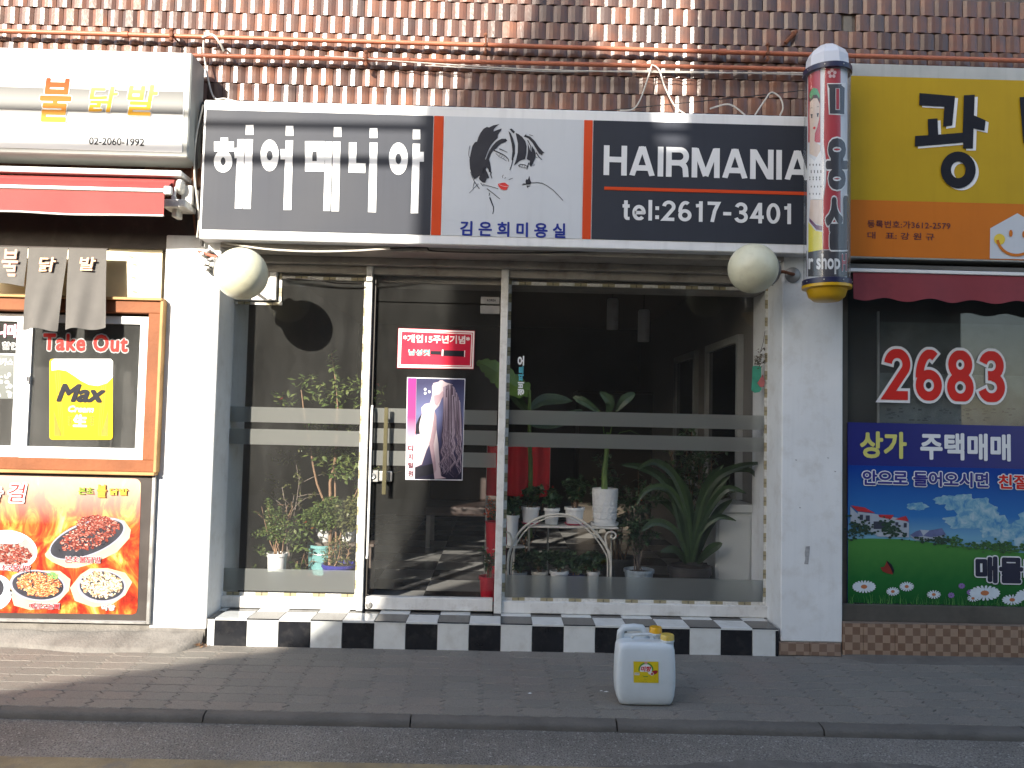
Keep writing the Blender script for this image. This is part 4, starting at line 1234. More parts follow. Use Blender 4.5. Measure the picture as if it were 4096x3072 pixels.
shadowed([[(1955, 645), (2040, 640), (2040, 940), (1980, 950)], rc(2040, 640, 2240, 690), rc(2180, 690, 2240, 930), rc(2035, 880, 2180, 930)])
text('registration_line', '등록번호:가3612-2579', (3470, 884, 3802, 914), RY - .006, M('maroon_ink', (0.09, 0.012, 0.015), 0.4), rs, 0.012, spacing=1.05)
text('registration_line', '대   표: 강 원 규', (3470, 930, 3738, 958), RY - .006, M('maroon_ink', (0.09, 0.012, 0.015)), rs, 0.012)
m = MB(); m.poly([z4(1760, 1515), z4(1940, 1415), z4(2120, 1520), z4(2118, 1722), z4(1757, 1716)], RY - .006); m.build('house_emblem', SIGN_WHITE, rs)
m = MB(); m.poly([z4(*p) for p in ell(1822, 1588, 37, 37, 24)], RY - .008); m.build('emblem_cheek', M('emblem_yellow', (0.70, 0.50, 0.03), 0.4), rs)
m = MB(); m.stroke([z4(*p) for p in ell(1935, 1575, 128, 118, 18, 0, 0.25, PI - 0.15)], 11, RY - .010); m.poly([z4(*p) for p in ell(1897, 1548, 12, 24, 16)], RY - .010); m.poly([z4(*p) for p in ell(1985, 1555, 12, 24, 16)], RY - .010); m.build('emblem_face', OF, rs)

# ------------------------------------------------------------------ barber-style pole sign
PY, PR = -0.33, 0.126
PX = pt(3308, 690, PY).x
def pz(py): return pt(3308, py, PY - PR).z
pole = thing('pole_sign', 'upright cylindrical pole sign with white faceted cap and yellow base', 'pole sign', (PX, PY, pz(1190)))
zc0, zc1 = pz(1118), pz(262)
MB().lathe([(PR - .008, 0), (PR - .008, zc1 - zc0)], (PX, PY, zc0), (0, 0, 1), 48).build('printed_core', M('pole_white_paper', (0.62, 0.64, 0.68), 0.5, 0.05, 5), pole, smooth=True)
def W3(px, py, eps):
    """where the sight line of a pixel meets the pole's paper sleeve"""
    d = ROT @ Vector(((px - 2048) / FPX, (1536 - py) / FPX, -1.0)); r = PR + eps
    ox, oy = CAM.x - PX, CAM.y - PY
    A_ = d.x * d.x + d.y * d.y; B_ = ox * d.x + oy * d.y; C2 = ox * ox + oy * oy - r * r
    disc = max(0.0, B_ * B_ - A_ * C2)
    t = (-B_ - math.sqrt(disc)) / A_
    p = CAM + d * t
    v = Vector((p.x - PX, p.y - PY, 0)).normalized() * r
    return Vector((PX + v.x, PY + v.y, p.z))
def wrap(nm, tri2, eps, mat):
    m = MB(); st = list(tri2)
    while st:
        t = st.pop()
        L = [math.dist(t[i], t[(i + 1) % 3]) for i in range(3)]
        k = max(range(3), key=lambda i: abs(t[i][0] - t[(i + 1) % 3][0]))
        if abs(t[k][0] - t[(k + 1) % 3][0]) > 12:
            A_, B_, C2 = t[k], t[(k + 1) % 3], t[(k + 2) % 3]; mid = ((A_[0] + B_[0]) / 2, (A_[1] + B_[1]) / 2)
            st += [(A_, mid, C2), (mid, B_, C2)]
        else:
            m.add([W3(p[0], p[1], eps) for p in t], [(0, 1, 2)])
    return m.build(nm, mat, pole)
def wpoly(nm, polys, eps, mat):
    tr = []
    for P in polys: tr += tris2d(P)
    return wrap(nm, tr, eps, mat)
def wtext(nm, body, box, eps, mat, bold=0.03, outline=None):
    for k, (bo, mt, e) in enumerate([(bold, mat, eps)] + ([(bold + outline[0], outline[1], eps - .0012)] if outline else [])):
        vs, fs = _text_mesh(body, bo, 0, 1)
        if k == 0:
            ax, bx = min(v[0] for v in vs), max(v[0] for v in vs); ay, by = min(v[1] for v in vs), max(v[1] for v in vs)
        f2 = lambda v: (box[0] + (v[0] - ax) / (bx - ax) * (box[2] - box[0]), box[3] - (v[1] - ay) / (by - ay) * (box[3] - box[1]))
        tr = []
        for f in fs:
            for i in range(1, len(f) - 1): tr.append((f2(vs[f[0]]), f2(vs[f[i]]), f2(vs[f[i + 1]])))
        wrap(nm if k == 0 else nm + '_outline', tr, e, mt)
zp1, zp2 = zf(3180, 120, 2.7667), zf(3180, 620, 2.7667)
PRED = M('pole_red_print', (0.42, 0.035, 0.05), 0.4, 0.05, 8)
PDARK = M('pole_charcoal_print', (0.045, 0.045, 0.055), 0.4, 0.1, 8)
PSKIN = M('pole_skin_print', (0.62, 0.50, 0.42), 0.4)
PYEL = M('pole_yellow_print', (0.66, 0.58, 0.06), 0.4)
PGREEN = M('pole_green_print', (0.07, 0.28, 0.12), 0.4)
wpoly('red_panel', [[zp1(145, 440), zp1(280, 440), zp1(280, 1245), zp1(145, 1245)]], -.0065, PRED)
wpoly('red_panel', [[zp1(330, 425), zp1(505, 425), zp1(505, 1659), zp2(505, 1045), zp2(310, 1045), zp2(312, 500), zp2(345, 300), zp1(350, 1500), zp1(318, 1250)]], -.0065, PRED)
wpoly('black_band', [[zp2(118, 1060), zp2(610, 1045), zp2(610, 1345), zp2(118, 1345)]], -.0055, PDARK)
wpoly('woman_skin', [[zp1(165, 800), zp1(200, 755), zp1(245, 755), zp1(275, 820), zp1(272, 960), zp1(245, 1080), zp1(220, 1145), zp1(215, 1230), zp1(280, 1280), zp1(270, 1420), zp1(160, 1370), zp1(165, 1100), zp1(160, 950)], [zp2(170, 495), zp2(300, 495), zp2(300, 780), zp2(230, 760), zp2(155, 690)]], -.0045, PSKIN)
wpoly('woman_blouse', [[zp1(150, 1390), zp1(215, 1450), zp1(285, 1330), zp1(330, 1480), zp1(345, 1560), zp1(340, 1659), zp2(330, 330), zp2(305, 490), zp2(175, 490), zp2(150, 330), zp1(150, 1600)]], -.004, LETTER_WHITE)
wpoly('woman_skirt', [[zp2(148, 745), zp2(230, 840), zp2(300, 850), zp2(305, 1045), zp2(148, 1075)]], -.004, PYEL)
wpoly('woman_belt', [[zp2(158, 695), zp2(235, 775), zp2(302, 785), zp2(298, 835), zp2(235, 825), zp2(158, 735)]], -.0034, M('belt_plum_print', (0.12, 0.03, 0.09), 0.4))
wpoly('woman_hair', [[zp1(155, 790), zp1(160, 690), zp1(200, 640), zp1(245, 650), zp1(275, 720), zp1(276, 810), zp1(245, 755), zp1(205, 755), zp1(172, 790)]], -.0035, M('brown_hair_print', (0.05, 0.03, 0.025), 0.4))
wpoly('woman_scarf', [[zp1(158, 740), zp1(165, 690), zp1(200, 638), zp1(245, 650), zp1(275, 720), zp1(270, 760), zp1(240, 715), zp1(200, 720), zp1(180, 760)]], -.0025, PGREEN)
fm = []
for q in (rc(172, 930, 195, 945), rc(178, 945, 192, 975), rc(240, 920, 265, 935), rc(243, 935, 258, 960), [(170, 870), (185, 855), (200, 868), (185, 862)], [(240, 855), (255, 842), (266, 855), (255, 850)]): fm.append([zp1(*p) for p in q])
for i in range(5):
    for j in range(4):
        x, y = 165 + j * 36 + (i % 2) * 14, 1490 + i * 70
        if i < 3: fm.append([zp1(x - 6, y), zp1(x, y - 14), zp1(x + 6, y), zp1(x, y + 14)])
        fm.append([zp2(x - 6, 110 + i * 80), zp2(x, 96 + i * 80), zp2(x + 6, 110 + i * 80), zp2(x, 124 + i * 80)])
wpoly('ink_marks', fm, -.0022, PDARK)
wpoly('woman_lips', [[zp1(198, 1082), zp1(212, 1068), zp1(228, 1072), zp1(222, 1095), zp1(208, 1102)]], -.002, RED_INK)
OL = (0.03, LETTER_WHITE)
zl_ = lambda f, a, b, c, d: (*f(a, b), *f(c, d))
wpoly('letter_outline', [[zp1(355, 588), zp1(560, 588), zp1(556, 945), zp1(375, 935)]], -.0045, LETTER_WHITE)
wpoly('letter', [[zp1(360, 598), zp1(515, 598), zp1(520, 645), zp1(375, 640)], [zp1(380, 640), zp1(448, 640), zp1(448, 925), zp1(385, 925)], [zp1(497, 598), zp1(550, 640), zp1(546, 932), zp1(497, 928)], [zp1(448, 885), zp1(497, 885), zp1(497, 926), zp1(448, 924)]], -.003, PDARK)
wpoly('letter_gap', [[zp1(456, 650), zp1(490, 650), zp1(490, 876), zp1(456, 876)]], -.003, PRED)
wtext('letter', '용', (*zp1(340, 1195), *zp2(590, 385)), -.003, PDARK, 0.05, OL)
wtext('letter', '실', (*zp2(335, 450), *zp2(600, 1050)), -.003, PDARK, 0.05, OL)
wtext('lettering', 'r shop', (*zp2(148, 1090), *zp2(500, 1318)), -.003, LETTER_WHITE, 0.03)
wtext('lettering', 'H', (*zp2(518, 1095), *zp2(572, 1285)), -.003, PRED, 0.03, (0.02, LETTER_WHITE))
wtext('bow_print', '✿', (*zp1(360, 425), *zp1(460, 530)), -.003, M('faded_pink_print', (0.65, 0.45, 0.47), 0.4), 0.0)
CLEAR = glass_mat('clear_plastic', 0.02, 1.5)
MB().lathe([(PR + .012, 0), (PR + .012, zc1 - zc0)], (PX, PY, zc0), (0, 0, 1), 48).build('clear_cover', CLEAR, pole, smooth=True)
NAVYP = M('navy_plastic_ring', (0.018, 0.02, 0.06), 0.35, 0.1, 8)
MB().lathe([(PR + .013, -.018), (PR + .02, -.016), (PR + .02, .016), (PR + .013, .018)], (PX, PY, zc1 + .008), (0, 0, 1), 40).build('ring', NAVYP, pole, smooth=True)
MB().lathe([(PR + .013, -.02), (PR + .02, -.018), (PR + .02, .014), (PR + .013, .016)], (PX, PY, zc0 + .002), (0, 0, 1), 40).build('ring', NAVYP, pole, smooth=True)
zd0 = zc1 + .026; dome = pz(142) - zd0
MB().lathe([(PR + .006, 0), (PR, dome * .45), (PR * .86, dome * .66), (PR * .45, dome * .92), (0.02, dome)], (PX, PY, zd0), (0, 0, 1), 9).build('cap', M('pale_lilac_plastic', (0.60, 0.63, 0.70), 0.35, 0.03, 6), pole)
MB().lathe([(0.004, dome), (0.02, dome + .006), (0.001, dome + .02)], (PX, PY, zd0), (0, 0, 1), 9).build('cap_tip', RUST, pole)
zy = zc0 - .018; hh = zy - pz(1192)
MB().lathe([(0.02, -hh), (PR * .62, -hh * .98), (PR * .86, -hh * .72), (PR * .97, -hh * .25), (PR + .022, -hh * .18), (PR + .022, 0), (0.02, 0)], (PX, PY, zy), (0, 0, 1), 40).build('base_cup', M('yellow_plastic', (0.62, 0.36, 0.01), 0.35, 0.06, 8), pole, smooth=True)
m = MB()
for k in range(8):
    a = k * PI / 4 + .3
    for z in (zc1 + .008, zc0): m.lathe([(0.004, 0), (0.004, 0.006), (0, 0.007)], (PX + math.sin(a) * (PR + .018), PY - math.cos(a) * (PR + .018), z), (math.sin(a), -math.cos(a), 0), 8)
m.build('ring_screws', STEEL, pole)
for z in (zc0 + 0.25, zc1 - 0.2):
    MB().box(PX - .02, PX + .02, PY + PR, 0.05, z - .02, z + .02).build('wall_bracket', GREY_METAL, pole)

# ------------------------------------------------------------------ globe lamps
def globe(px, py, rpx, Y, side, label, base):
    c = pt(px, py, Y); r = rpx / (FPX / (Y - CAM.y))
    t = thing('globe_lamp', label, 'lamp', base, 'globe lamps of the salon front')
    MB().lathe([(r * math.sin(PI * i / 24), -r * math.cos(PI * i / 24)) for i in range(25)], c, (0, 0, 1), 48).build('globe', CREAM, t, smooth='all')
    d = (Vector(base) - c).normalized()
    MB().lathe([(r * .62, r * .80), (r * .64, r * .84), (r * .64, r * 1.02), (r * .52, r * 1.12), (r * .30, r * 1.18), (r * .16, r * 1.22), (r * .16, r * 1.45), (0.01, r * 1.46)], c, d, 28).build('collar', GREY_METAL, t, smooth=True)
    m = MB()
    for k in range(4):
        u = d.orthogonal().normalized(); w = d.cross(u); a = k * PI / 2 + .5
        p = c + d * r * .93 + (u * math.cos(a) + w * math.sin(a)) * r * .62
        m.tube([p, p + (u * math.cos(a) + w * math.sin(a)) * .016], .005, seg=8)
    m.build('collar_screws', STEEL, t)
    b0 = Vector(base)
    MB().tube([c + d * r * 1.4, (c + d * r * 1.4) * .45 + b0 * .55 + Vector((0, 0, .012)), b0 + Vector((0, -.02, 0)), b0], .011, seg=10).build('arm', RUST if side > 0 else GREY_METAL, t, smooth=True)
    MB().lathe([(.052, 0), (.050, .012), (.035, .02), (.018, .024), (0, .025)], (b0.x, b0.y, b0.z), (0, -1, 0), 24).build('wall_plate', GREY_METAL, t, smooth=True)
    return t
pr = pt(3170, 1100, 0)
globe(3012, 1074, 100, -0.27, 1, 'cream globe lamp beside the pole sign, in the shade', (pr.x, 0.0, pr.z))
pl = pt(836, 1040, 0)
globe(966, 1095, 104, -0.26, -1, 'cream globe lamp above the left pillar, in full sun', (pl.x, 0.0, pl.z))
m = MB(); h0 = pt(868, 1030, -0.05); h1 = pt(792, 1005, -0.05)
sw = thing('knife_switch', 'red handled switch mechanism beside the left globe lamp', 'switch', pt(840, 1030, -0.02))
MB().tube([h0, h1], .013, .008, 10).build('handle', M('faded_red_grip', (0.36, 0.10, 0.06), 0.6, 0.15, 20), sw, smooth=True)
m = MB(); rq = random.Random(8)
for k in range(16):
    p = pt(rq.uniform(815, 880), rq.uniform(995, 1085), -0.03); s_ = rq.uniform(.008, .02)
    m.box(p.x - s_, p.x + s_, -.05 - rq.uniform(0, .02), 0.0, p.z - s_ * .7, p.z + s_ * .7)
m.build('mechanism', M('dirty_white_plastic', (0.55, 0.53, 0.48), 0.5, 0.2, 30), sw, bevel=0.003)

# ------------------------------------------------------------------ pipes and cables on the upper wall
def pipe(label, pts, r, sleeves, clamps):
    t = thing('gas_pipe', label, 'pipe', pts[0], 'orange gas pipes on the tiled wall')
    MB().tube(pts, r, seg=12).build('tube', PIPE, t, smooth=True)
    d = (Vector(pts[-1]) - Vector(pts[0])).normalized()
    for u in sleeves:
        p = Vector(pts[0]) + (Vector(pts[-1]) - Vector(pts[0])) * u
        MB().lathe([(r * 1.35, -.022), (r * 1.35, .022)], p, d, 14).build('sleeve', PIPE, t, smooth=True)
    for u, h in clamps:
        p = Vector(pts[0]) + (Vector(pts[-1]) - Vector(pts[0])) * u
        m = MB().tube([(p.x, p.y - .022, p.z + h * .5), (p.x + .004, p.y - .02, p.z), (p.x, p.y - .018, p.z - h * .5)], .008, seg=8)
        for k in (-.5, -.1, .45): m.lathe([(.012, -.008), (.012, .012), (.004, .016)], (p.x, p.y - .02, p.z + h * k), (0, -1, 0), 8)
        m.tube([(p.x, p.y, p.z), (p.x, .11, p.z)], .006, seg=6)
        m.build('clamp', RUST, t, smooth=True)
    return t
UY = 0.03
pa, pb = pt(0, 124, UY), pt(4096, 243, UY)
dv = (pb - pa); pa2, pb2 = pa - dv * .3, pb + dv * .2
fr = lambda px, A, B: (pt(px, 180, UY).x - A.x) / (B.x - A.x)
pipe('upper orange pipe running along the whole tiled wall', [pa2, pb2], .0155, [fr(2890, pa2, pb2), fr(500, pa2, pb2)], [(fr(1942, pa2, pb2), .13), (fr(3066, pa2, pb2), .11), (fr(690, pa2, pb2), .07)])
qa, qb = pt(650, 219, UY), pt(3460, 283, UY)
pipe('lower orange pipe running just above the salon signboard', [qa, qb], .0148, [fr(1628, qa, qb)], [(fr(1468, qa, qb), .09)])
# spare rusty clip left on the wall
c = pt(3165, 150, 0.08)
cl = MB().tube([pt(3185, 125, .07), pt(3165, 148, .06), pt(3142, 172, .07)], .014, seg=8).lathe([(.02, 0), (.02, .014), (.006, .02)], pt(3172, 138, .07), (0, -1, 0), 8).build('pipe_clip', RUST, None, smooth=True)
tag(cl, 'spare rusty clip on the tiles left of the pole sign', 'clip')

def cable(label, P, r, mat, seg=6):
    """smooth cable through (px, py, Y) points"""
    V = [pt(*p) for p in P]; out = []
    n = len(V)
    for i in range(n - 1):
        p0, p1, p2, p3 = V[max(0, i - 1)], V[i], V[i + 1], V[min(n - 1, i + 2)]
        for k in range(8):
            t = k / 8
            out.append(0.5 * ((2 * p1) + (p2 - p0) * t + (2 * p0 - 5 * p1 + 4 * p2 - p3) * t * t + (3 * p1 - p0 - 3 * p2 + p3) * t ** 3))
    out.append(V[-1])
    o = MB().tube(out, r, seg=seg).build('cable', mat, None, smooth=True)
    tag(o, label, 'cable', 'cables on the facade')
cable('pale cable sagging under the lower pipe above the woman drawing', [(1300, 224, .02), (1700, 252, .0), (2150, 278, .0), (2700, 290, .0), (3240, 292, .0)], .004, CABLE_W)
cable('second pale cable close under the lower pipe', [(1700, 262, .03), (2200, 286, .02), (2620, 284, .02), (3240, 300, .02)], .0035, CABLE_W)
cable('pale cable looping down from the lower pipe to the signboard, left strand', [(2608, 258, -.0), (2592, 310, -.02), (2560, 400, -.03), (2530, 437, -.04), (2480, 442, -.04)], .005, CABLE_W)
cable('pale cable looping down from the lower pipe to the signboard, right strand', [(2608, 258, -.0), (2636, 280, -.02), (2660, 350, -.03), (2700, 425, -.04), (2740, 455, -.05)], .005, CABLE_W)
cable('thin dark wire rising across the tiles to the pole sign', [(2400, 445, .0), (2700, 415, .0), (3000, 385, .0), (3240, 358, .0)], .003, CABLE_B)
cable('wavy pale cable lying on top of the signboard near the pole sign', [(2840, 435, -.03), (2900, 418, -.03), (2935, 425, -.04), (2980, 460, -.05)], .0055, CABLE_W)
cable('pale cable arch on the signboard right beside the pole sign', [(3020, 460, -.05), (3060, 400, -.04), (3085, 370, -.04), (3120, 390, -.04), (3132, 430, -.05), (3120, 462, -.05)], .0055, CABLE_W)
cable('pale cable hanging at the corner between the two left signboards', [(820, 130, .05), (815, 210, .03), (850, 380, .0), (900, 395, -.03), (960, 410, -.04)], .006, CABLE_W)
cable('thick pale cable arching over the pipe near the left signboard', [(810, 150, .0), (850, 140, -.02), (880, 175, -.02), (895, 205, .0)], .008, CABLE_W)
cable('upper dark bundled cable down the left end of the salon signboard', [(815, 410, -.02), (790, 520, -.06), (786, 640, -.07), (780, 760, -.06), (800, 900, -.05), (810, 985, -.03)], .012, CABLE_B)
cable('thin pale cable beside the dark bundle at the signboard end', [(812, 420, -.09), (783, 560, -.10), (778, 700, -.09), (795, 860, -.08), (788, 950, -.06)], .006, CABLE_W)
cable('thin brown cable behind the dark bundle at the signboard end', [(800, 430, -.0), (776, 600, -.02), (770, 780, -.02), (782, 940, -.02)], .007, RUST)
cable('pale cable stretched under the salon signboard', [(890, 968, -.03), (960, 982, -.05), (1080, 998, -.07), (1250, 1006, -.08), (1420, 1003, -.07), (1560, 994, -.05)], .007, CABLE_W)
cable('dark cable under the middle of the salon signboard', [(1560, 994, -.05), (1700, 990, -.03), (1750, 1005, -.02), (2100, 1012, -.02), (2460, 1003, -.02)], .005, CABLE_B)
cable('dark cable running along the header of the left window', [(1130, 1115, .255), (1250, 1118, .25), (1340, 1132, .25), (1450, 1136, .25)], .005, CABLE_B)

# wires strung along the street, high above the road
for k, (z, y, r, sag) in enumerate(((5.43, -5.0, .036, .05), (5.66, -5.0, .024, .05), (6.25, -5.2, .014, .12), (6.37, -5.2, .014, .10), (6.52, -5.3, .012, .16))):
    pts = [(-16 + 32 * i / 24, y, z - sag * (1 - ((i - 12) / 12) ** 2) + 0.012 * (-16 + 32 * i / 24)) for i in range(25)]
    o = MB().tube(pts, r, seg=8).build('overhead_cable', CABLE_B, None, smooth=True)
    tag(o, ('thick lowest black cable strung over the street', 'second lowest black cable strung over the street', 'middle black cable strung over the street', 'second highest black cable strung over the street', 'highest black cable strung over the street')[k], 'cable', 'overhead street cables')

# ------------------------------------------------------------------ left shop
AWRED = M('brick_red_awning_cloth', (0.30, 0.045, 0.04), 0.75, 0.12, 4, 0.15, 200, dirt=((0.16, 0.03, 0.03), 0.4, 5))
xL = -6.5
lz = lambda y, Y, x=350: pt(x, y, Y).z
lx = lambda x, Y, y=1500: pt(x, y, Y).x
shop = thing('snack_shop_front', 'brown snack shop wall around the take out window', 'shop front', (-3.2, 0.05, 0))
MB().box(xL, pt(785, 900, .02).x, 0.02, 0.10, pt(350, 990, .02).z, 2.9).build('fascia', DARK, shop)
MB().box(xL, pt(630, 1100, .04).x, 0.045, 0.60, lz(1200, .04), lz(988, .04)).build('upper_panel', M('cream_board', (0.50, 0.42, 0.30), 0.6, 0.1, 4), shop)
MB().box(xL, xl0, 0.03, 0.60, -0.05, lz(1890, .03)).build('lower_wall', CONCRETE, shop)
# dark room behind the take out window
o = MB().box(xL, xl0, 0.62, 0.66, -0.05, 2.7).build('back_panel', DARK, shop)
aw = thing('roller_awning', 'red roller awning above the take out window', 'awning', (-3.5, -0.2, pt(300, 860, -.25).z))
AY = -0.30
WHB = M('white_awning_bar', (0.72, 0.72, 0.70), 0.4, 0.05, 6)
MB().box(xL, lx(725, -.16, 690), -0.16, 0.02, lz(694, -.16), lz(672, -.16)).build('cover_rail', WHB, aw, bevel=0.004)
a = Vector((0, -0.12, lz(712, -.12))); rr = 0.045
MB().lathe([(rr, 0), (rr, lx(705, -.12, 720) - xL)], (xL, -0.12, lz(738, -.12)), (1, 0, 0), 20).build('cloth_roll', AWRED, aw, smooth=True)
xe2 = lx(660, AY, 800)
MB().box(xL, xe2 + .03, AY - .012, AY + .012, lz(762, AY), lz(748, AY)).build('front_bar', WHB, aw, bevel=0.004)
MB().box(xe2 - .005, xe2 + .04, AY - .016, AY + .016, lz(770, AY), lz(738, AY)).build('end_cap', WHB, aw, bevel=0.004)
m = MB(); zt_, zb_ = lz(764, AY), lz(857, AY)
m.grid(lambda u, v: (xL + (xe2 - .006 - xL) * u, AY + .006 * math.sin(u * 46) * v, zt_ + (zb_ - zt_) * v - .004 * math.sin(u * 30) * v), 80, 6)
m.build('valance', AWRED, aw, smooth='all')
m = MB(); m.tube([(xL + (xe2 - .006 - xL) * u / 80, AY - .003 + .006 * math.sin(u / 80 * 46), zb_ - .004 * math.sin(u / 80 * 30)) for u in range(81)], .006, seg=6); m.build('valance_trim', WHB, aw)
m = MB(); m.grid(lambda u, v: (xL + (lx(690, -.16, 740) - xL) * u, -0.155 + (AY + .155) * v, lz(738, -.12) + .02 + (lz(752, AY) - lz(738, -.12) - .02) * v), 10, 4); m.build('canopy_cloth', AWRED, aw)
br = MB(); e = pt(725, 750, -.15)
br.lathe([(.045, -.012), (.05, 0), (.045, .02), (.02, .028)], (e.x - .02, -.12, lz(738, -.12)), (1, 0, 0), 18)
br.box(e.x - .02, e.x + .05, -.10, .02, e.z - .11, e.z + .03); br.box(e.x - .10, e.x + .05, -.20, -.02, e.z - .14, e.z - .09)
br.tube([(e.x - .03, -.16, e.z), (e.x - .035, -.17, e.z - .07)], .010, seg=8); br.lathe([(.016, -.012), (.016, .012)], (e.x - .035, -.17, e.z - .075), (0, 1, 0), 12)
br.box(e.x - .055, e.x - .02, -.15, -.06, e.z - .19, e.z - .14)
br.build('arm_bracket', M('white_bracket', (0.60, 0.58, 0.53), 0.45, 0.2, 30), aw, bevel=0.004)

# take out window
WOOD = M('orange_stained_wood', (0.235, 0.088, 0.04), 0.6, 0.25, 3, 0.2, 60, streak=0.2, spec=0.15, dirt=((0.20, 0.07, 0.03), 0.6, 10))
WOODL = M('pale_wood_trim', (0.45, 0.27, 0.12), 0.6, 0.2, 5, spec=0.15)
VINYL = M('white_vinyl_frame', (0.76, 0.77, 0.77), 0.35, 0.03, 5, dirt=((0.5, 0.48, 0.44), 0.25, 12))
tw = thing('takeout_window', 'sliding take out window in an orange wooden frame', 'window', pt(300, 1889, 0))
FYw = -0.045
zt0, zt1, zb0, zb1 = lz(1197, FYw), lz(1247, FYw), lz(1836, FYw), lz(1884, FYw)
xi, xo = lx(583, FYw), lx(632, FYw)
MB().box(xL, xo, FYw, .05, zt1, zt0).build('head_board', WOOD, tw, bevel=0.004)
MB().box(xL, xo, FYw, .05, zb1, zb0).build('sill_board', WOOD, tw, bevel=0.004)
MB().box(xi, xo, FYw, .05, zb0, zt1).build('side_board', WOOD, tw, bevel=0.004)
MB().box(xL, xo + .012, FYw - .02, .02, zt0, zt0 + .018).build('top_ledge', WOODL, tw, bevel=0.003)
MB().box(xL, xo + .012, FYw - .02, .02, zb1 - .02, zb1).build('bottom_ledge', WOODL, tw, bevel=0.003)
MB().box(xo, xo + .02, FYw - .012, .02, zb1, zt0).build('outer_trim', WOODL, tw, bevel=0.003)
SA = -0.005
def sash(x0, x1, Y, st_l, st_r):
    za_, zb2, zc_, zd_ = lz(1262, Y), lz(1292, Y), lz(1790, Y), lz(1836, Y)
    X = [pt(x, 1550, Y).x if x > -500 else xL for x in (x0, x0 + st_l, x1 - st_r, x1)]
    sname = MB().box(X[0], X[3], Y, Y + .035, zb2, za_).box(X[0], X[3], Y, Y + .035, zd_, zc_).box(X[0], X[1], Y, Y + .035, zc_, zb2).box(X[2], X[3], Y, Y + .035, zc_, zb2).build('sash', VINYL, tw)
    MB().box(X[1], X[2], Y + .014, Y + .018, zc_, zb2).build('glass_pane', GLASS_DARK, sname)
sash(88, 583, SA, 30, 32)
sash(-700, 96, SA + .038, 30, 40)
p = pt(118, 1520, SA)
MB().box(p.x - .012, p.x + .006, SA - .02, SA, p.z - .02, p.z + .02).box(p.x - .02, p.x + .0, SA - .03, SA - .02, p.z - .005, p.z + .035).build('latch', VINYL, tw, bevel=0.002)
MB().box(xL, xi, .05, .055, zt1, zt1 + .01).build('inner_track', DARK, tw)

gy = SA + .012
st = thing('takeout_lettering', 'red Take Out lettering with white outline on the window', 'sticker', pt(340, 1415, gy))
text('lettering', 'Take Out', (172, 1336, 512, 1406), gy, RED_INK, st, 0.04, outline=(0.055, LETTER_WHITE), spacing=1.12)
zb5 = zf(0, 900, 1.659)
be = thing('beer_sticker', 'yellow beer glass sticker with white foam on the window', 'sticker', pt(325, 1759, gy))
MB().poly([zb5(*p) for p in rrect(328, 888, 748, 1425, 22)], gy - .001).build('yellow_card', M('beer_yellow', (0.60, 0.42, 0.008), 0.5, 0.06, 8, spec=0.15), be)
foam = [(340, 905), (358, 888), (735, 888), (750, 905), (748, 1010), (710, 1050), (650, 1068), (590, 1060), (540, 1035), (490, 1000), (440, 968), (390, 960), (342, 966)]
MB().poly([zb5(*p) for p in foam], gy - .002).build('foam_print', LETTER_WHITE, be)
GOLD = M('beer_amber', (0.42, 0.22, 0.01), 0.35)
for s_ in (1, -1):
    m = MB()
    for o_ in (0, 16, 30):
        m.stroke([zb5(538 + s_ * (-172 + o_) if t < 1 else 538 + s_ * (-135 + o_ * .7), 975 + t * 425) if t < 2 else 0 for t in (0, 1)], 2.2, gy - .002)
    m.poly([zb5(538 - s_ * 180, 1230), zb5(538 - s_ * 130, 1400), zb5(538 - s_ * 178, 1400)], gy - .002)
    m.build('glass_outline_print', GOLD, be)
text('lettering', 'Max', (*zb5(375, 1055), *zb5(700, 1178)), gy - .004, BLACK_INK, be, 0.045, 0.3)
text('lettering', 'Cream', (*zb5(452, 1200), *zb5(622, 1243)), gy - .003, LETTER_WHITE, be, 0.035, 0.2)
text('lettering', '生', (*zb5(485, 1258), *zb5(578, 1340)), gy - .003, LETTER_WHITE, be, 0.045)
for s_ in (1, -1):
    m = MB()
    for k in range(4):
        cx, cy = 538 + s_ * 72, 1275 + k * 17
        m.poly([zb5(*p) for p in ell(cx + s_ * 9, cy, 9, 4, 8, -s_ * .7)], gy - .003); m.poly([zb5(*p) for p in ell(cx - s_ * 5, cy, 9, 4, 8, s_ * .7)], gy - .003)
    m.stroke([zb5(538 + s_ * 74, 1265), zb5(538 + s_ * 70, 1335)], 1.6, gy - .003)
    m.build('wheat_print', GOLD, be)
gy2 = SA + .038 + .012
pw = thing('window_poster', 'dark poster with white print at the left photo edge', 'poster', pt(25, 1596, gy2))
MB().poly([(-160, 1415), (57, 1421), (55, 1596), (-160, 1590)], gy2 - .001).build('sheet', M('dark_poster_sheet', (0.10, 0.11, 0.10), 0.4, 0.2, 8), pw)
MB().poly([(-160, 1409), (62, 1415), (60, 1421), (-160, 1415)], gy2 - .002).poly([(57, 1421), (62, 1421), (59, 1600), (54, 1600)], gy2 - .002).build('white_border', LETTER_WHITE, pw)
text('lettering', '레카스', (-20, 1433, 52, 1462), gy2 - .003, LETTER_WHITE, pw, 0.03, 0.1)
m = MB(); rq = random.Random(4)
for k in range(34): m.poly(ell(rq.uniform(-40, 48), rq.uniform(1490, 1585), rq.uniform(3, 11), rq.uniform(3, 12), 9), gy2 - .002 - k * 2e-5)
m.build('plates_print', island_mat('grey_plates_print', ((0, (0.2, 0.2, 0.19)), (1, (0.7, 0.7, 0.68)))), pw)
tx2 = thing('discount_lettering', 'white and magenta discount lettering at the left photo edge', 'sticker', pt(30, 1400, gy2))
text('lettering', '니마', (-12, 1297, 70, 1350), gy2 - .002, LETTER_WHITE, tx2, 0.05, outline=(0.03, M('magenta_print', (0.45, 0.02, 0.14), 0.4)))
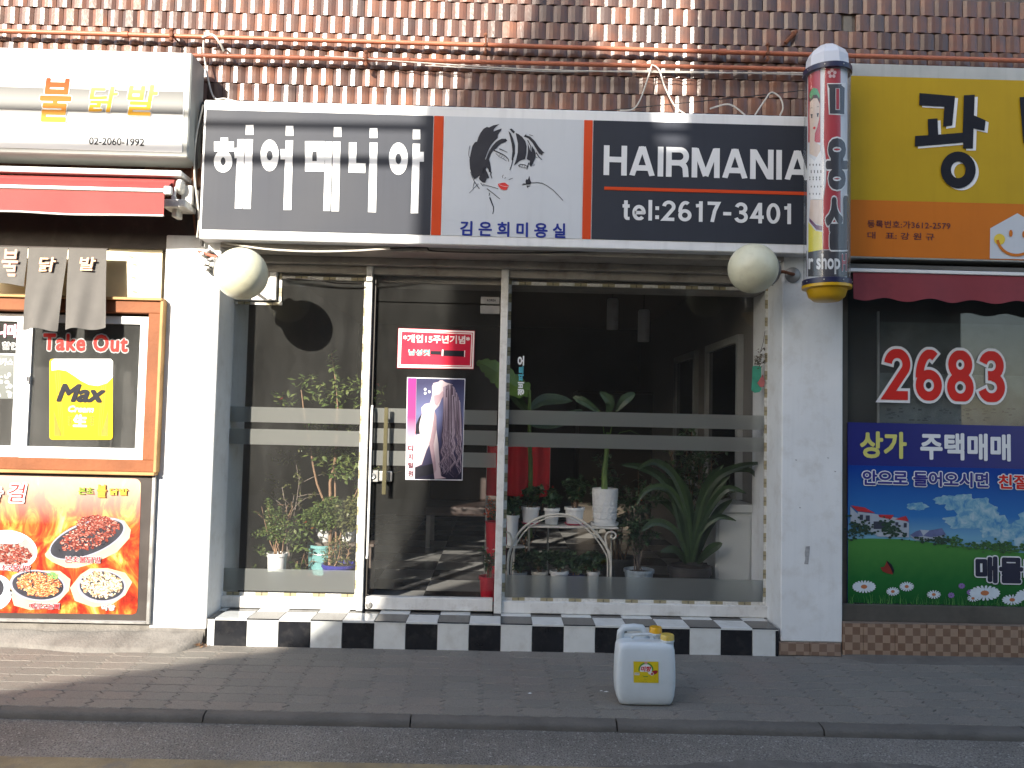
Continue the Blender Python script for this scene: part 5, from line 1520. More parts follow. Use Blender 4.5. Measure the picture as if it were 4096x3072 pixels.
text('lettering', '할인', (8, 1368, 70, 1398), gy2 - .003, M('grey_print', (0.12, 0.12, 0.12), 0.4), tx2, 0.02, outline=(0.05, LETTER_WHITE))

# poster beside the curtain
cp = thing('chilli_poster', 'pale yellow poster with small chilli prints beside the curtain', 'poster', pt(545, 1195, .02))
MB().polyx([(-300, 985), (650, 992), (643, 1197), (-300, 1190)], .036, .040).build('sheet', M('pale_cream_poster', (0.72, 0.62, 0.38), 0.4, 0.06, 6), cp)
m = MB()
for k, (x, y) in enumerate(((525, 1028), (538, 1058), (534, 1110), (540, 1168))): m.poly(ell(x, y, 11, 4, 12, .3), .034)
m.build('chilli_print', island_mat('chilli_print', ((0, (0.30, 0.36, 0.16)), (0.6, (0.42, 0.30, 0.12)), (1, (0.5, 0.16, 0.08)))), cp)

# hanging curtain: separate slit cloths on a rod
CLOTH = M('charcoal_curtain_cloth', (0.115, 0.108, 0.10), 0.85, 0.1, 10, 0.1, 300)
nor = thing('shop_curtain', 'charcoal cloth curtain in three strips with Korean letters', 'curtain', pt(250, 990, -.10))
NY = -0.10
MB().tube([(xL, NY + .012, lz(991, NY)), (lx(430, NY, 991), NY + .012, lz(994, NY))], .008, seg=8).build('rod', DARK, nor, smooth=True)
def strip(tl, tr_, bl, brr, ph):
    def f(u, v):
        x = (tl[0] + (tr_[0] - tl[0]) * u) * (1 - v) + (bl[0] + (brr[0] - bl[0]) * u) * v
        y = (tl[1] + (tr_[1] - tl[1]) * u) * (1 - v) + (bl[1] + (brr[1] - bl[1]) * u) * v
        p = pt(x, y + 5 * math.sin(u * 7 + ph) * v, NY)
        p.y += (.012 * math.sin(u * 6.5 + ph) + .006 * math.sin(u * 13 + v * 5 + ph)) * v - .02 * v
        return p
    m = MB().grid(f, 14, 16)
    return m.build('cloth_strip', CLOTH, nor, smooth='all')
strip((-90, 985), (112, 989), (-110, 1135), (102, 1143), .4)
strip((115, 989), (273, 992), (94, 1316), (232, 1322), 1.6)
strip((275, 992), (427, 996), (265, 1320), (427, 1314), 3.0)
PINKL = M('faded_pink_letters', (0.55, 0.30, 0.22), 0.6)
CRL = M('cream_orange_letters', (0.72, 0.55, 0.32), 0.6)
REDSH = M('dark_red_letter_edge', (0.28, 0.05, 0.03), 0.6)
text('letter', '불', (6, 996, 72, 1106), NY - .022, PINKL, nor, 0.015, 0.05)
text('letter', '닭', (156, 1028, 222, 1086), NY - .022, CRL, nor, 0.012, 0.1, outline=(0.02, REDSH))
text('letter', '발', (318, 1028, 382, 1082), NY - .022, CRL, nor, 0.012, 0.1, outline=(0.02, REDSH))

# menu board
mb = thing('menu_board', 'printed menu board of spicy dishes over flames', 'menu board', pt(300, 2490, 0))
MY = -0.02
MB().box(xL, lx(598, MY, 2200), MY, .03, lz(2480, MY), lz(1897, MY)).build('backing', M('dark_brown_print', (0.055, 0.045, 0.04), 0.35, 0.15, 5), mb)
MB().box(lx(598, MY, 2200), lx(612, MY, 2200), MY - .008, .03, lz(2492, MY), lz(1893, MY)).build('frame_bar', STEEL, mb, bevel=0.002)
MB().box(xL, lx(598, MY, 2200), MY - .008, .03, lz(2492, MY), lz(2480, MY)).build('frame_bar', STEEL, mb, bevel=0.002)
zm = zf(0, 1880, 2.676)
FL = flame_mat()
MB().poly([zm(-2500, 0), zm(1440, 92), *[zm(1440 + 68 * math.sin(a * PI / 12), 160 - 68 * math.cos(a * PI / 12)) for a in range(1, 6)], zm(1508, 165), zm(1470, 1480), zm(1455, 1530), zm(1420, 1545), zm(-2500, 1500)], MY - .002).build('flame_print', FL, mb)
BOARD_W = M('wooden_plate_print', (0.55, 0.42, 0.27), 0.5, 0.12, 8, spec=0.1)
IRON = M('iron_plate_print', (0.035, 0.035, 0.045), 0.3, 0.3, 10)
IRONH = M('iron_highlight_print', (0.30, 0.31, 0.38), 0.3)
def mpoly(nm, pts, k, mat): return MB().poly([zm(*p) for p in pts], MY - .003 - k * .0008).build(nm, mat, mb)
MEAT = island_mat('red_meat_print', ((0, (0.05, 0.01, 0.008)), (0.35, (0.15, 0.022, 0.016)), (0.7, (0.30, 0.06, 0.04)), (0.92, (0.48, 0.20, 0.15)), (1, (0.68, 0.5, 0.42))), 0.3)
MEAT2 = island_mat('orange_meat_print', ((0, (0.25, 0.03, 0.01)), (0.5, (0.55, 0.14, 0.04)), (0.8, (0.70, 0.38, 0.16)), (1, (0.8, 0.7, 0.45))), 0.3)
MEAT3 = island_mat('pale_meat_print', ((0, (0.22, 0.10, 0.04)), (0.4, (0.58, 0.40, 0.22)), (0.8, (0.78, 0.68, 0.50)), (1, (0.85, 0.82, 0.72))), 0.3)
def chunks(nm, cx, cy, rx, ry, rot, n, mat, k, smin, smax, seed, up=0):
    rg = random.Random(seed); m = MB()
    for i in range(n):
        r = math.sqrt(rg.random()); a = rg.uniform(0, 2 * PI)
        x, y = rx * r * math.cos(a), ry * r * math.sin(a)
        X = cx + x * math.cos(rot) - y * math.sin(rot); Yp = cy + x * math.sin(rot) + y * math.cos(rot) - up * (1 - r) * rg.random()
        s = rg.uniform(smin, smax); e = ell(X, Yp, s, s * rg.uniform(.35, .8), 7, rg.uniform(0, PI))
        m.poly([zm(*p) for p in e], MY - .003 - k * .0008 - i * 1.2e-6)
    return m.build(nm, mat, mb)
mpoly('wooden_plate', [(480, 900), (560, 800), (900, 600), (1180, 515), (1330, 540), (1400, 640), (1385, 730), (1250, 880), (1000, 1000), (820, 1050), (700, 1045), (560, 985), (490, 930)], 0, BOARD_W)
mpoly('plate_rim', ell(935, 735, 430, 178, 40, -.36), 1, IRONH); mpoly('iron_plate', ell(930, 740, 412, 162, 40, -.36), 2, IRON)
chunks('meat_print', 960, 700, 330, 130, -.36, 420, MEAT, 3, 9, 26, 1, 120)
chunks('meat_print', 1000, 560, 190, 70, -.1, 200, MEAT, 4, 8, 22, 2, 50)
mpoly('bowl_rim', ell(90, 860, 310, 215, 40, .12), 1, LETTER_WHITE); mpoly('bowl_inside', ell(85, 850, 275, 180, 40, .1), 2, M('bowl_grey_print', (0.30, 0.29, 0.28), 0.3, 0.2, 8))
chunks('stew_print', 120, 900, 220, 110, .1, 260, MEAT, 3, 10, 28, 3)
mpoly('rice_print', ell(60, 730, 190, 60, 30, .1), 4, LETTER_WHITE)
mpoly('wooden_plate', [(100, 1280), (130, 1130), (260, 1070), (640, 1080), (755, 1170), (740, 1290), (600, 1440), (330, 1500), (150, 1450)], 1, BOARD_W)
mpoly('plate_rim', ell(400, 1235, 300, 165, 40, .1), 2, IRONH); mpoly('iron_plate', ell(405, 1235, 275, 150, 40, .1), 3, IRON)
chunks('meat_print', 420, 1225, 235, 125, .1, 420, MEAT2, 4, 8, 22, 5)
chunks('green_leaf_print', 560, 1130, 60, 35, .3, 70, island_mat('herb_print', ((0, (0.05, 0.2, 0.04)), (1, (0.25, 0.45, 0.12)))), 5, 4, 12, 6)
mpoly('wooden_plate', [(750, 1260), (860, 1120), (960, 1055), (1150, 1050), (1340, 1100), (1415, 1200), (1340, 1340), (1200, 1440), (1000, 1470), (800, 1400)], 1, BOARD_W)
mpoly('plate_rim', ell(1090, 1250, 262, 178, 40, .05), 2, IRONH); mpoly('iron_plate', ell(1090, 1240, 238, 155, 40, .05), 3, IRON)
chunks('meat_print', 1085, 1225, 220, 140, .05, 420, MEAT3, 4, 8, 22, 7)
mpoly('bowl_rim', ell(-40, 1310, 170, 190, 40, .3), 1, M('pale_blue_plate_print', (0.5, 0.55, 0.62), 0.3)); mpoly('bowl_inside', ell(-90, 1260, 130, 120, 30), 2, IRON)
DKRED = M('dark_red_ink', (0.30, 0.012, 0.02), 0.4)
MO = (0.04, LETTER_WHITE)
mt = MY - .012
text('dish_name', '본초불닭발', (*zm(690, 925), *zm(1080, 995)), mt, DKRED, mb, 0.025, outline=MO)
text('dish_name', '초국물닭발', (*zm(5, 1015), *zm(325, 1085)), mt, DKRED, mb, 0.025, outline=MO)
text('dish_name', '매콤오돌뼈', (*zm(312, 1425), *zm(635, 1490)), mt, DKRED, mb, 0.025, outline=MO)
text('dish_name', '막창', (*zm(1085, 1445), *zm(1230, 1505)), mt, M('pale_red_ink', (0.6, 0.4, 0.35), 0.4), mb, 0.02, outline=MO)
text('headline', '걸', (*zm(92, 150), *zm(268, 340)), mt, RED_INK, mb, 0.0, 0.15, outline=(0.09, LETTER_WHITE), shift=(0.012, -0.012, DARK))
text('headline', '낭', (*zm(-140, 190), *zm(20, 350)), mt, RED_INK, mb, 0.0, 0.15, outline=(0.09, LETTER_WHITE), shift=(0.012, -0.012, DARK))
GRN = M('olive_green_ink', (0.22, 0.30, 0.02), 0.4)
text('shop_name', '본초', (*zm(838, 185), *zm(1000, 262)), mt, GRN, mb, 0.03, shift=(0.003, -0.003, DARK))
text('shop_name', '불', (*zm(1035, 155), *zm(1140, 295)), mt, REDO, mb, 0.04, shift=(0.003, -0.003, DARK))
text('shop_name', '닭발', (*zm(1172, 195), *zm(1370, 270)), mt, M('amber_ink', (0.60, 0.36, 0.03), 0.4), mb, 0.03, shift=(0.003, -0.003, DARK))

# ------------------------------------------------------------------ right shop
ra = thing('estate_office_front', 'estate office front with dark glazing beside the right pillar', 'shop front', (3.4, 0.1, 0))
xR = 6.5
BRZ = M('dark_bronze_metal', (0.075, 0.068, 0.058), 0.45, 0.2, 4, dirt=((0.14, 0.12, 0.10), 0.4, 6))
rz = lambda y, Y, x=3750: pt(x, y, Y).z
zpl = rz(2497, 0)
PLB = M('plinth_top_tile', (0.22, 0.165, 0.125), 0.5, 0.15, 12)
MB().box(xr1 + .001, xR, .012, .5, -.05, zpl - .003).build('plinth_core', CONCRETE, ra)
BEIGE_T = checker_mat('brown_chequered_tile_plinth', 0.0495, (0.33, 0.225, 0.155), (0.175, 0.098, 0.062), 0.35, off=(0.0, 0.31, 0.005))
k = 0; x = pt(3452, 2560, 0).x - 0.2085
first = True
while x < 4.6:
    a = max(x + .0012, xr1 + .002)
    MB().box(a, x + .2073, -.006, .012, .002, zpl - .004).build('tile', BEIGE_T, ra, bevel=0.002)
    MB().box(a, x + .2073, -.006, .14, zpl - .003, zpl + .002).build('top_tile', PLB, ra, bevel=0.0015)
    x += .2085
MB().box(xr1 + .002, xR, .03, .16, zpl + .002, rz(2423, .03)).build('metal_sill', BRZ, ra, bevel=0.003)
MB().box(xr1, pt(3390, 1800, .06).x, .06, .30, zpl, 2.6).build('jamb', BRZ, ra)
MB().box(xr1, xR, .0, .12, rz(1085, 0), 2.95).build('fascia', DARK, ra)
gx = .12
MB().box(pt(3392, 1500, gx).x, xR, gx, gx + .006, rz(2423, gx), rz(1060, gx)).build('glass_pane', GLASS_DARK, ra)
MB().box(xr1, xR, .9, .95, 0, 2.7).build('back_panel', M('office_dark_wall', (0.10, 0.11, 0.11), 0.8, 0.2, 2), ra)
MB().box(pt(3516, 1500, gx + .02).x - .01, pt(3516, 1500, gx + .02).x, gx + .012, gx + .03, rz(1700, gx), rz(1250, gx)).build('blind_edge', ALU, ra)
mp = thing('wall_map', 'pale bluish map sheet behind the estate office glass', 'map', pt(3800, 1690, gx + .05))
MAPM = M('pale_map_paper', (0.30, 0.36, 0.36), 0.5, 0.25, 7, dirt=((0.16, 0.24, 0.22), 0.6, 11))
MB().box(pt(3520, 1500, gx + .04).x, 5.0, gx + .04, gx + .043, rz(1720, gx), rz(1496, gx + .04)).build('sheet', MAPM, mp)
MB().box(pt(3520, 1500, gx + .06).x, 5.0, gx + .06, gx + .063, rz(1496, gx + .04), rz(1290, gx + .04)).build('upper_sheet', M('grey_map_paper', (0.16, 0.19, 0.19), 0.5, 0.25, 5, dirt=((0.08, 0.1, 0.1), 0.7, 9)), mp)
m = MB(); rq = random.Random(9)
for k in range(46):
    x, y = rq.uniform(3540, 4096), rq.uniform(1630, 1680); m.poly(rc(x, y, x + rq.uniform(6, 22), y + rq.uniform(3, 7)), gx + .038)
m.build('small_print', M('map_print', (0.12, 0.15, 0.17), 0.5), mp)
nl = thing('window_number', 'large red 2683 with white outline on the office window', 'sticker', pt(3780, 1616, gx))
stroke_text('lettering', '2683', (3536, 1400, 4020, 1604), gx - .008, RED_INK, nl, .185, .12, outline=(0.055, LETTER_WHITE))
# awning
ar = thing('scalloped_awning', 'dark red awning with wavy edge above the estate office', 'awning', (4.0, -.1, rz(1200, -.1)))
RAW = M('dull_crimson_awning_cloth', (0.23, 0.035, 0.045), 0.8, 0.15, 3, 0.1, 200, dirt=((0.11, 0.02, 0.025), 0.6, 3))
AYR = -0.16
xa_ = pt(3412, 1140, AYR).x
MB().box(xa_ - .03, xR, AYR - .01, AYR + .01, rz(1096, AYR), rz(1082, AYR)).build('front_bar', WHB, ar, bevel=0.003)
MB().box(xa_ - .02, xR, AYR + .012, .0, rz(1078, AYR), rz(1062, AYR)).build('cover_rail', BRZ, ar)
def vf(u, v):
    x = xa_ + (xR - xa_) * u
    zt_, zb_ = rz(1097, AYR), rz(1203, AYR) - .012 * math.sin((x - xa_) * 22)
    return (x, AYR + .010 * math.sin(x * 13) * v, zt_ + (zb_ - zt_) * v)
MB().grid(vf, 160, 8).build('valance', RAW, ar, smooth='all')
# landscape banner
bn = thing('landscape_banner', 'blue estate office banner with green meadow, houses and daisies', 'banner', pt(3750, 2414, .05))
BY = 0.05
bx0 = pt(3391, 2050, BY).x
zbt, zbm, zbb = rz(1697, BY), rz(1868, BY), rz(2418, BY)
MB().box(bx0, xR, BY, BY + .02, zbb, zbt).build('board', M('banner_navy', (0.008, 0.012, 0.16), 0.35, 0.05, 4), bn)
z8 = zf(3000, 1700, 1.659)
SKYP = ramp_mat('printed_sky', 2, rz(2150, BY), zbm, ((0.0, (0.17, 0.36, 0.48)), (0.35, (0.03, 0.15, 0.40)), (1.0, (0.006, 0.045, 0.27))), nz=0.08)
MB().box(bx0 + .001, xR - .01, BY - .002, BY - .0003, zbb + .3, zbm).build('sky_print', SKYP, bn)
m = MB(); rq = random.Random(21)
for q, (cx, cy, sx, sy) in enumerate(((1400, 520, 110, 62), (1500, 570, 140, 85), (1610, 660, 100, 90), (1720, 720, 120, 60), (1110, 540, 70, 26), (1900, 660, 150, 95), (1450, 640, 160, 50), (1680, 800, 240, 28), (1290, 500, 70, 30))):
    P = []
    ph = [rq.uniform(0, 6.28) for _ in range(4)]
    for k in range(44):
        a = 2 * PI * k / 44; f = 1 + .10 * math.sin(5 * a + ph[0]) + .07 * math.sin(9 * a + ph[1]) + .05 * math.sin(15 * a + ph[2])
        P.append((cx + sx * f * math.cos(a), cy + sy * f * math.sin(a)))
    m.poly([z8(*p) for p in P], BY - .003 - q * 4e-5)
m.build('cloud_print', cloud_mat(), bn)
GRASS = ramp_mat('printed_meadow', 2, zbb, rz(2160, BY), ((0.0, (0.008, 0.075, 0.02)), (0.5, (0.018, 0.125, 0.03)), (1.0, (0.06, 0.20, 0.045))), nz=0.25, nscale=18)
hill = [(651, 757), (800, 753), (1000, 757), (1200, 780), (1500, 818), (1818, 850), (2600, 930), (2600, 1230), (1818, 1203), (648, 1177)]
MB().poly([z8(*p) for p in hill], BY - .005).build('meadow_print', GRASS, bn)
BT = island_mat('printed_bush', ((0, (0.01, 0.035, 0.012)), (0.6, (0.025, 0.10, 0.02)), (1, (0.07, 0.20, 0.035))))
BTD = island_mat('printed_dark_tree', ((0, (0.006, 0.02, 0.012)), (1, (0.02, 0.06, 0.03))))
HW = M('printed_house_wall', (0.34, 0.38, 0.44), 0.4, 0.1, 12); HR = M('printed_red_roof', (0.42, 0.02, 0.03), 0.4); HB = M('printed_blue_roof', (0.10, 0.12, 0.25), 0.4, 0.2, 20); HD = M('printed_dark_window', (0.03, 0.035, 0.06), 0.4)
def bp(nm, polys, k, mat):
    m = MB()
    for P in polys: m.poly([z8(*p) for p in P], BY - .006 - k * .0008)
    return m.build(nm, mat, bn)
bp('house_print', [[(665, 540), (715, 590), (715, 650), (668, 650)], [(715, 575), (830, 590), (1000, 620), (1055, 650), (1055, 745), (850, 740), (715, 650)]], 0, HW)
bp('roof_print', [[(668, 533), (762, 548), (830, 585), (715, 572)], [(850, 595), (955, 597), (935, 625), (860, 612)], [(958, 625), (1035, 603), (1055, 640), (1000, 632)]], 1, HR)
bp('house_print', [[(1062, 735), (1130, 695), (1200, 700), (1275, 690), (1300, 730), (1250, 770), (1100, 765)]], 0, HW)
bp('roof_print', [[(1062, 730), (1100, 705), (1130, 697), (1150, 735), (1090, 745)], [(1150, 735), (1190, 700), (1275, 684), (1300, 728), (1200, 745)]], 1, HB)
bp('window_print', [rc(728, 595, 750, 630), rc(768, 600, 795, 638), rc(820, 640, 900, 690), rc(1020, 650, 1040, 680), rc(1025, 715, 1042, 738), rc(965, 645, 985, 668)], 2, HD)
def dabs(nm, spots, mat, k, seed, s0=5, s1=13):
    rg = random.Random(seed); m = MB()
    for (cx, cy, sx, sy, n_) in spots:
        for i in range(n_):
            s_ = rg.uniform(s0, s1); m.poly([z8(*p) for p in ell(rg.gauss(cx, sx / 2), rg.gauss(cy, sy / 2), s_, s_ * .7, 7)], BY - .006 - k * .0008 - i * 1e-5)
    m.build(nm, mat, bn)
dabs('tree_print', ((690, 690, 50, 70, 60), (770, 690, 60, 50, 60), (920, 680, 60, 60, 70), (980, 720, 60, 30, 30), (1160, 760, 90, 15, 30), (1270, 765, 50, 25, 40)), BTD, 3, 31)
dabs('bush_print', ((1350, 770, 60, 35, 60), (1560, 800, 170, 28, 120), (1700, 815, 140, 25, 80), (1900, 830, 200, 40, 80)), BT, 2, 33)
PETAL = M('printed_petal', (0.56, 0.63, 0.68), 0.4, 0.06, 30); CORE = M('printed_flower_core', (0.42, 0.14, 0.05), 0.4); PURP = M('printed_purple_petal', (0.22, 0.14, 0.36), 0.4)
mc = MB()
for (cx, cy, rx, ry, n_) in ((757, 1073, 80, 43, 20), (1040, 1072, 50, 33, 16), (948, 1105, 45, 30, 15), (1220, 1125, 48, 30, 14), (1558, 1115, 105, 52, 20), (1740, 1160, 70, 36, 16), (1480, 1150, 40, 25, 12), (1850, 1130, 90, 45, 18)):
    m = MB()
    for k in range(n_):
        a = 2 * PI * k / n_ + .1
        ex = [(cx + rx * t * math.cos(a) - wv * ry * .16 * math.sin(a), cy + ry * t * math.sin(a) + wv * rx * .09 * math.cos(a)) for t, wv in ((.15, 0), (.5, 1), (.9, .9), (1, 0), (.9, -.9), (.5, -1))]
        m.poly([z8(*p) for p in ex], BY - .0090 - k * 1e-5)
    d_ = m.build('daisy_print', PETAL, bn)
    MB().poly([z8(*p) for p in ell(cx, cy, rx * .27, ry * .32, 14)], BY - .0098).build('daisy_core_print', CORE, bn)
m = MB()
for (cx, cy) in ((1405, 1068), (1335, 1130), (1460, 1110)):
    for k in range(9):
        a = 2 * PI * k / 9; m.poly([z8(*p) for p in ell(cx + 14 * math.cos(a), cy + 11 * math.sin(a), 9, 6, 8, a)], BY - .0088 - k * 1e-5)
m.build('purple_flower_print', PURP, bn)
m = MB(); rg = random.Random(41)
for k in range(210):
    x = rg.uniform(650, 1900); y = 1185 + (x - 650) * .018; h = rg.uniform(15, 75) * (1.5 if rg.random() < .05 else 1)
    m.stroke([z8(x, y), z8(x + rg.uniform(-6, 6), y - h * .5), z8(x + rg.uniform(-14, 14), y - h)], rg.uniform(1.5, 3.2), BY - .0076 - k * 4e-6, .5)
m.build('grass_blade_print', island_mat('printed_grass_blade', ((0, (0.004, 0.05, 0.01)), (0.6, (0.03, 0.17, 0.03)), (1, (0.14, 0.34, 0.09)))), bn)
bp('butterfly_print', [[(910, 900), (935, 925), (955, 965), (945, 992), (905, 982), (880, 970), (866, 945), (892, 940)]], 3, M('butterfly_red', (0.20, 0.02, 0.012), 0.4))
bp('butterfly_edge_print', [[(905, 898), (940, 925), (958, 965), (950, 990), (930, 945), (912, 915)]], 4, BLACK_INK)
text('lettering', '상가', (3440, 1726, 3627, 1834), BY - .004, M('pale_yellow_print', (0.58, 0.56, 0.15), 0.4), bn, 0.035)
text('lettering', '주택매매', (3681, 1733, 4043, 1842), BY - .004, LETTER_WHITE, bn, 0.035)
text('lettering', '임대', (4108, 1740, 4290, 1850), BY - .004, LETTER_WHITE, bn, 0.035)
IND = M('indigo_print', (0.02, 0.02, 0.20), 0.4)
text('lettering', '안으로 들어오시면', (3450, 1886, 3954, 1946), BY - .010, IND, bn, 0.032, outline=(0.06, LETTER_WHITE))
text('lettering', '친절상담', (3994, 1900, 4240, 1958), BY - .010, RED_INK, bn, 0.03, outline=(0.06, LETTER_WHITE))
text('lettering', '매물다량', (3902, 2228, 4290, 2336), BY - .014, M('deep_navy_print', (0.008, 0.01, 0.035), 0.4), bn, 0.05, outline=(0.045, LETTER_WHITE), shift=(.010, -.010, BLACK_INK))

# ------------------------------------------------------------------ plastic canister
g = gp(2585, 2830, -0.04)
hd = 0.085
JX, JYc = g.x, g.y + hd * .9
JZ = pz_(JYc) + .001
scj = FPX / ((JYc - hd) - CAM.y)
can = thing('plastic_canister', 'white plastic canister with two yellow caps on the kerb edge', 'canister', (JX, JYc, JZ))
CANW = M('milky_white_plastic', (0.58, 0.63, 0.65), 0.35, 0.04, 5, dirt=((0.4, 0.42, 0.42), 0.2, 14), spec=0.4)
hw = 0.5 * 237 / scj
H1 = 240 / scj
b = bmesh.new()
prof = [(.0, .80, .72), (0.004, .86, .82), (0.018, .91, .90), (0.05, .965, .97), (0.10, .995, 1.0), (H1 * .45, 1.0, 1.0), (H1 * .72, .985, .99), (H1 * .90, .955, .96), (H1 * .97, .91, .90), (H1 * 1.0, .84, .80), (H1 * 1.015, .70, .62)]
rings = []
nn = 40
for z, sx, sy in prof:
    rg_ = []
    for k in range(nn):
        a = 2 * PI * k / nn; c_, s_ = math.cos(a), math.sin(a); e = 0.28
        rg_.append(b.verts.new((JX + hw * sx * math.copysign(abs(c_) ** e, c_), JYc + hd * sy * math.copysign(abs(s_) ** e, s_), JZ + z)))
    rings.append(rg_)
for r0, r1 in zip(rings, rings[1:]):
    for k in range(nn): b.faces.new((r0[k], r0[(k + 1) % nn], r1[(k + 1) % nn], r1[k]))
b.faces.new(list(reversed(rings[0]))); b.faces.new(rings[-1])
me = bpy.data.meshes.new('body'); b.to_mesh(me); b.free(); me.shade_smooth(); me.set_sharp_from_angle(angle=math.radians(60))
link('body', me, CANW, can)
zj = zf(2400, 2480, 4.1475)
def jp(x, y, Y): return pt(*zj(x, y), Y)
ty = H1 + .0
hb = JYc + .045
MB().tube([jp(330, 330, hb), jp(345, 190, hb), jp(390, 130, hb), jp(560, 118, hb), jp(690, 130, hb), jp(740, 210, hb), jp(770, 330, hb)], .020, seg=14).build('handle', CANW, can, smooth='all')
MB().box(JX - hw * .86, JX + hw * .5, hb - .008, hb + .015, JZ + H1 * .97, jp(500, 215, hb).z).build('handle_web', CANW, can, bevel=0.006)
hf = JYc - .04
MB().tube([jp(520, 300, hf), jp(570, 245, hf), jp(640, 240, hf), jp(850, 238, hf), jp(890, 262, hf), jp(915, 300, hf)], .008, seg=10).build('handle', CANW, can, smooth='all')
CAPY = M('yellow_screw_cap', (0.68, 0.36, 0.012), 0.35, 0.06, 8); CAPP = M('pale_yellow_screw_cap', (0.62, 0.45, 0.09), 0.35, 0.06, 8)
def cap(x0, x1, y0, y1, Y, mat):
    c = jp((x0 + x1) / 2, y1, Y); r = (x1 - x0) / 2 / 4.1475 / (FPX / (Y - CAM.y)); h = jp(0, y0, Y).z - jp(0, y1, Y).z
    m = MB(); n_ = 36
    vs = []
    for z, k_ in ((0, 1.0), (h * .85, .97), (h, .90)):
        for i in range(n_): 
            rr_ = r * k_ * (1.0 if i % 2 else .955); a = 2 * PI * i / n_; vs.append((c.x + rr_ * math.cos(a), c.y + rr_ * math.sin(a), c.z + z))
    fs = [(j * n_ + i, j * n_ + (i + 1) % n_, (j + 1) * n_ + (i + 1) % n_, (j + 1) * n_ + i) for j in range(2) for i in range(n_)] + [tuple(2 * n_ + i for i in range(n_))]
    m.add(vs, fs).build('cap', mat, can, smooth=True)
    MB().lathe([(r * .92, -.05), (r * .92, -.012), (r * 1.0, -.010), (r * 1.0, -.002), (r * .9, .002)], c, (0, 0, 1), 28).build('neck', CANW, can, smooth=True)
cap(818, 1025, 110, 205, JYc + .04, CAPY)
cap(1003, 1228, 235, 320, JYc - .03, CAPP)
# label
ly = JYc - hd - .0015
zlb = lambda x, y: zj(x, y)
LABY = M('label_yellow', (0.66, 0.50, 0.012), 0.35, 0.05, 10)
lb_ = MB().poly([zlb(555, 688), zlb(970, 692), zlb(972, 1045), zlb(560, 1038)], ly).build('label', LABY, can)
def lpz(nm, P, k, mat): return MB().poly([zlb(*p) for p in P], ly - .0006 * k).build(nm, mat, lb_)
LG = M('label_green', (0.06, 0.25, 0.04), 0.4)
m = MB(); o_, i_ = ell(762, 825, 125, 118, 36), ell(762, 828, 104, 98, 36)
for k in range(17, 37): m.poly([zlb(*o_[k % 36]), zlb(*o_[(k + 1) % 36]), zlb(*i_[(k + 1) % 36]), zlb(*i_[k % 36])], ly - .0006)
m.build('green_ring', LG, lb_)
lpz('white_disc', [p for p in ell(762, 826, 100, 94, 30)], 1, LETTER_WHITE)
lpz('yellow_ribbon', [(665, 858), (790, 862), (830, 940), (690, 925)], 2, LABY)
lpz('green_swash', [(695, 918), (740, 935), (800, 932), (790, 945), (735, 945)], 3, LG)
text('lettering', '미향', (*zlb(680, 768), *zlb(850, 855)), ly - .0022, RED_INK, lb_, 0.03, 0.1)
lpz('small_badge', ell(762, 712, 28, 20, 14), 3, M('label_pink', (0.6, 0.3, 0.25), 0.4))
lpz('bowl_print', ell(905, 870, 55, 32, 16, -.4), 3, DKRED); lpz('bowl_print', ell(862, 895, 32, 26, 16), 4, LETTER_WHITE); lpz('bowl_print', ell(862, 895, 22, 17, 16), 5, DKRED)
lpz('white_patch', [(572, 872), (655, 875), (655, 915), (572, 912)], 2, LETTER_WHITE)
m = MB(); rq = random.Random(2)
for k in range(40):
    x, y = rq.uniform(570, 930), rq.uniform(940, 1030); m.poly([zlb(x, y), zlb(x + rq.uniform(8, 30), y), zlb(x + 15, y + 4)], ly - .0008)
for k in range(7): m.poly([zlb(580 + k * 10, 878), zlb(584 + k * 10, 878), zlb(584 + k * 10, 905), zlb(580 + k * 10, 905)], ly - .0018)
m.build('fine_print', M('label_fine_print', (0.30, 0.22, 0.03), 0.4), lb_)

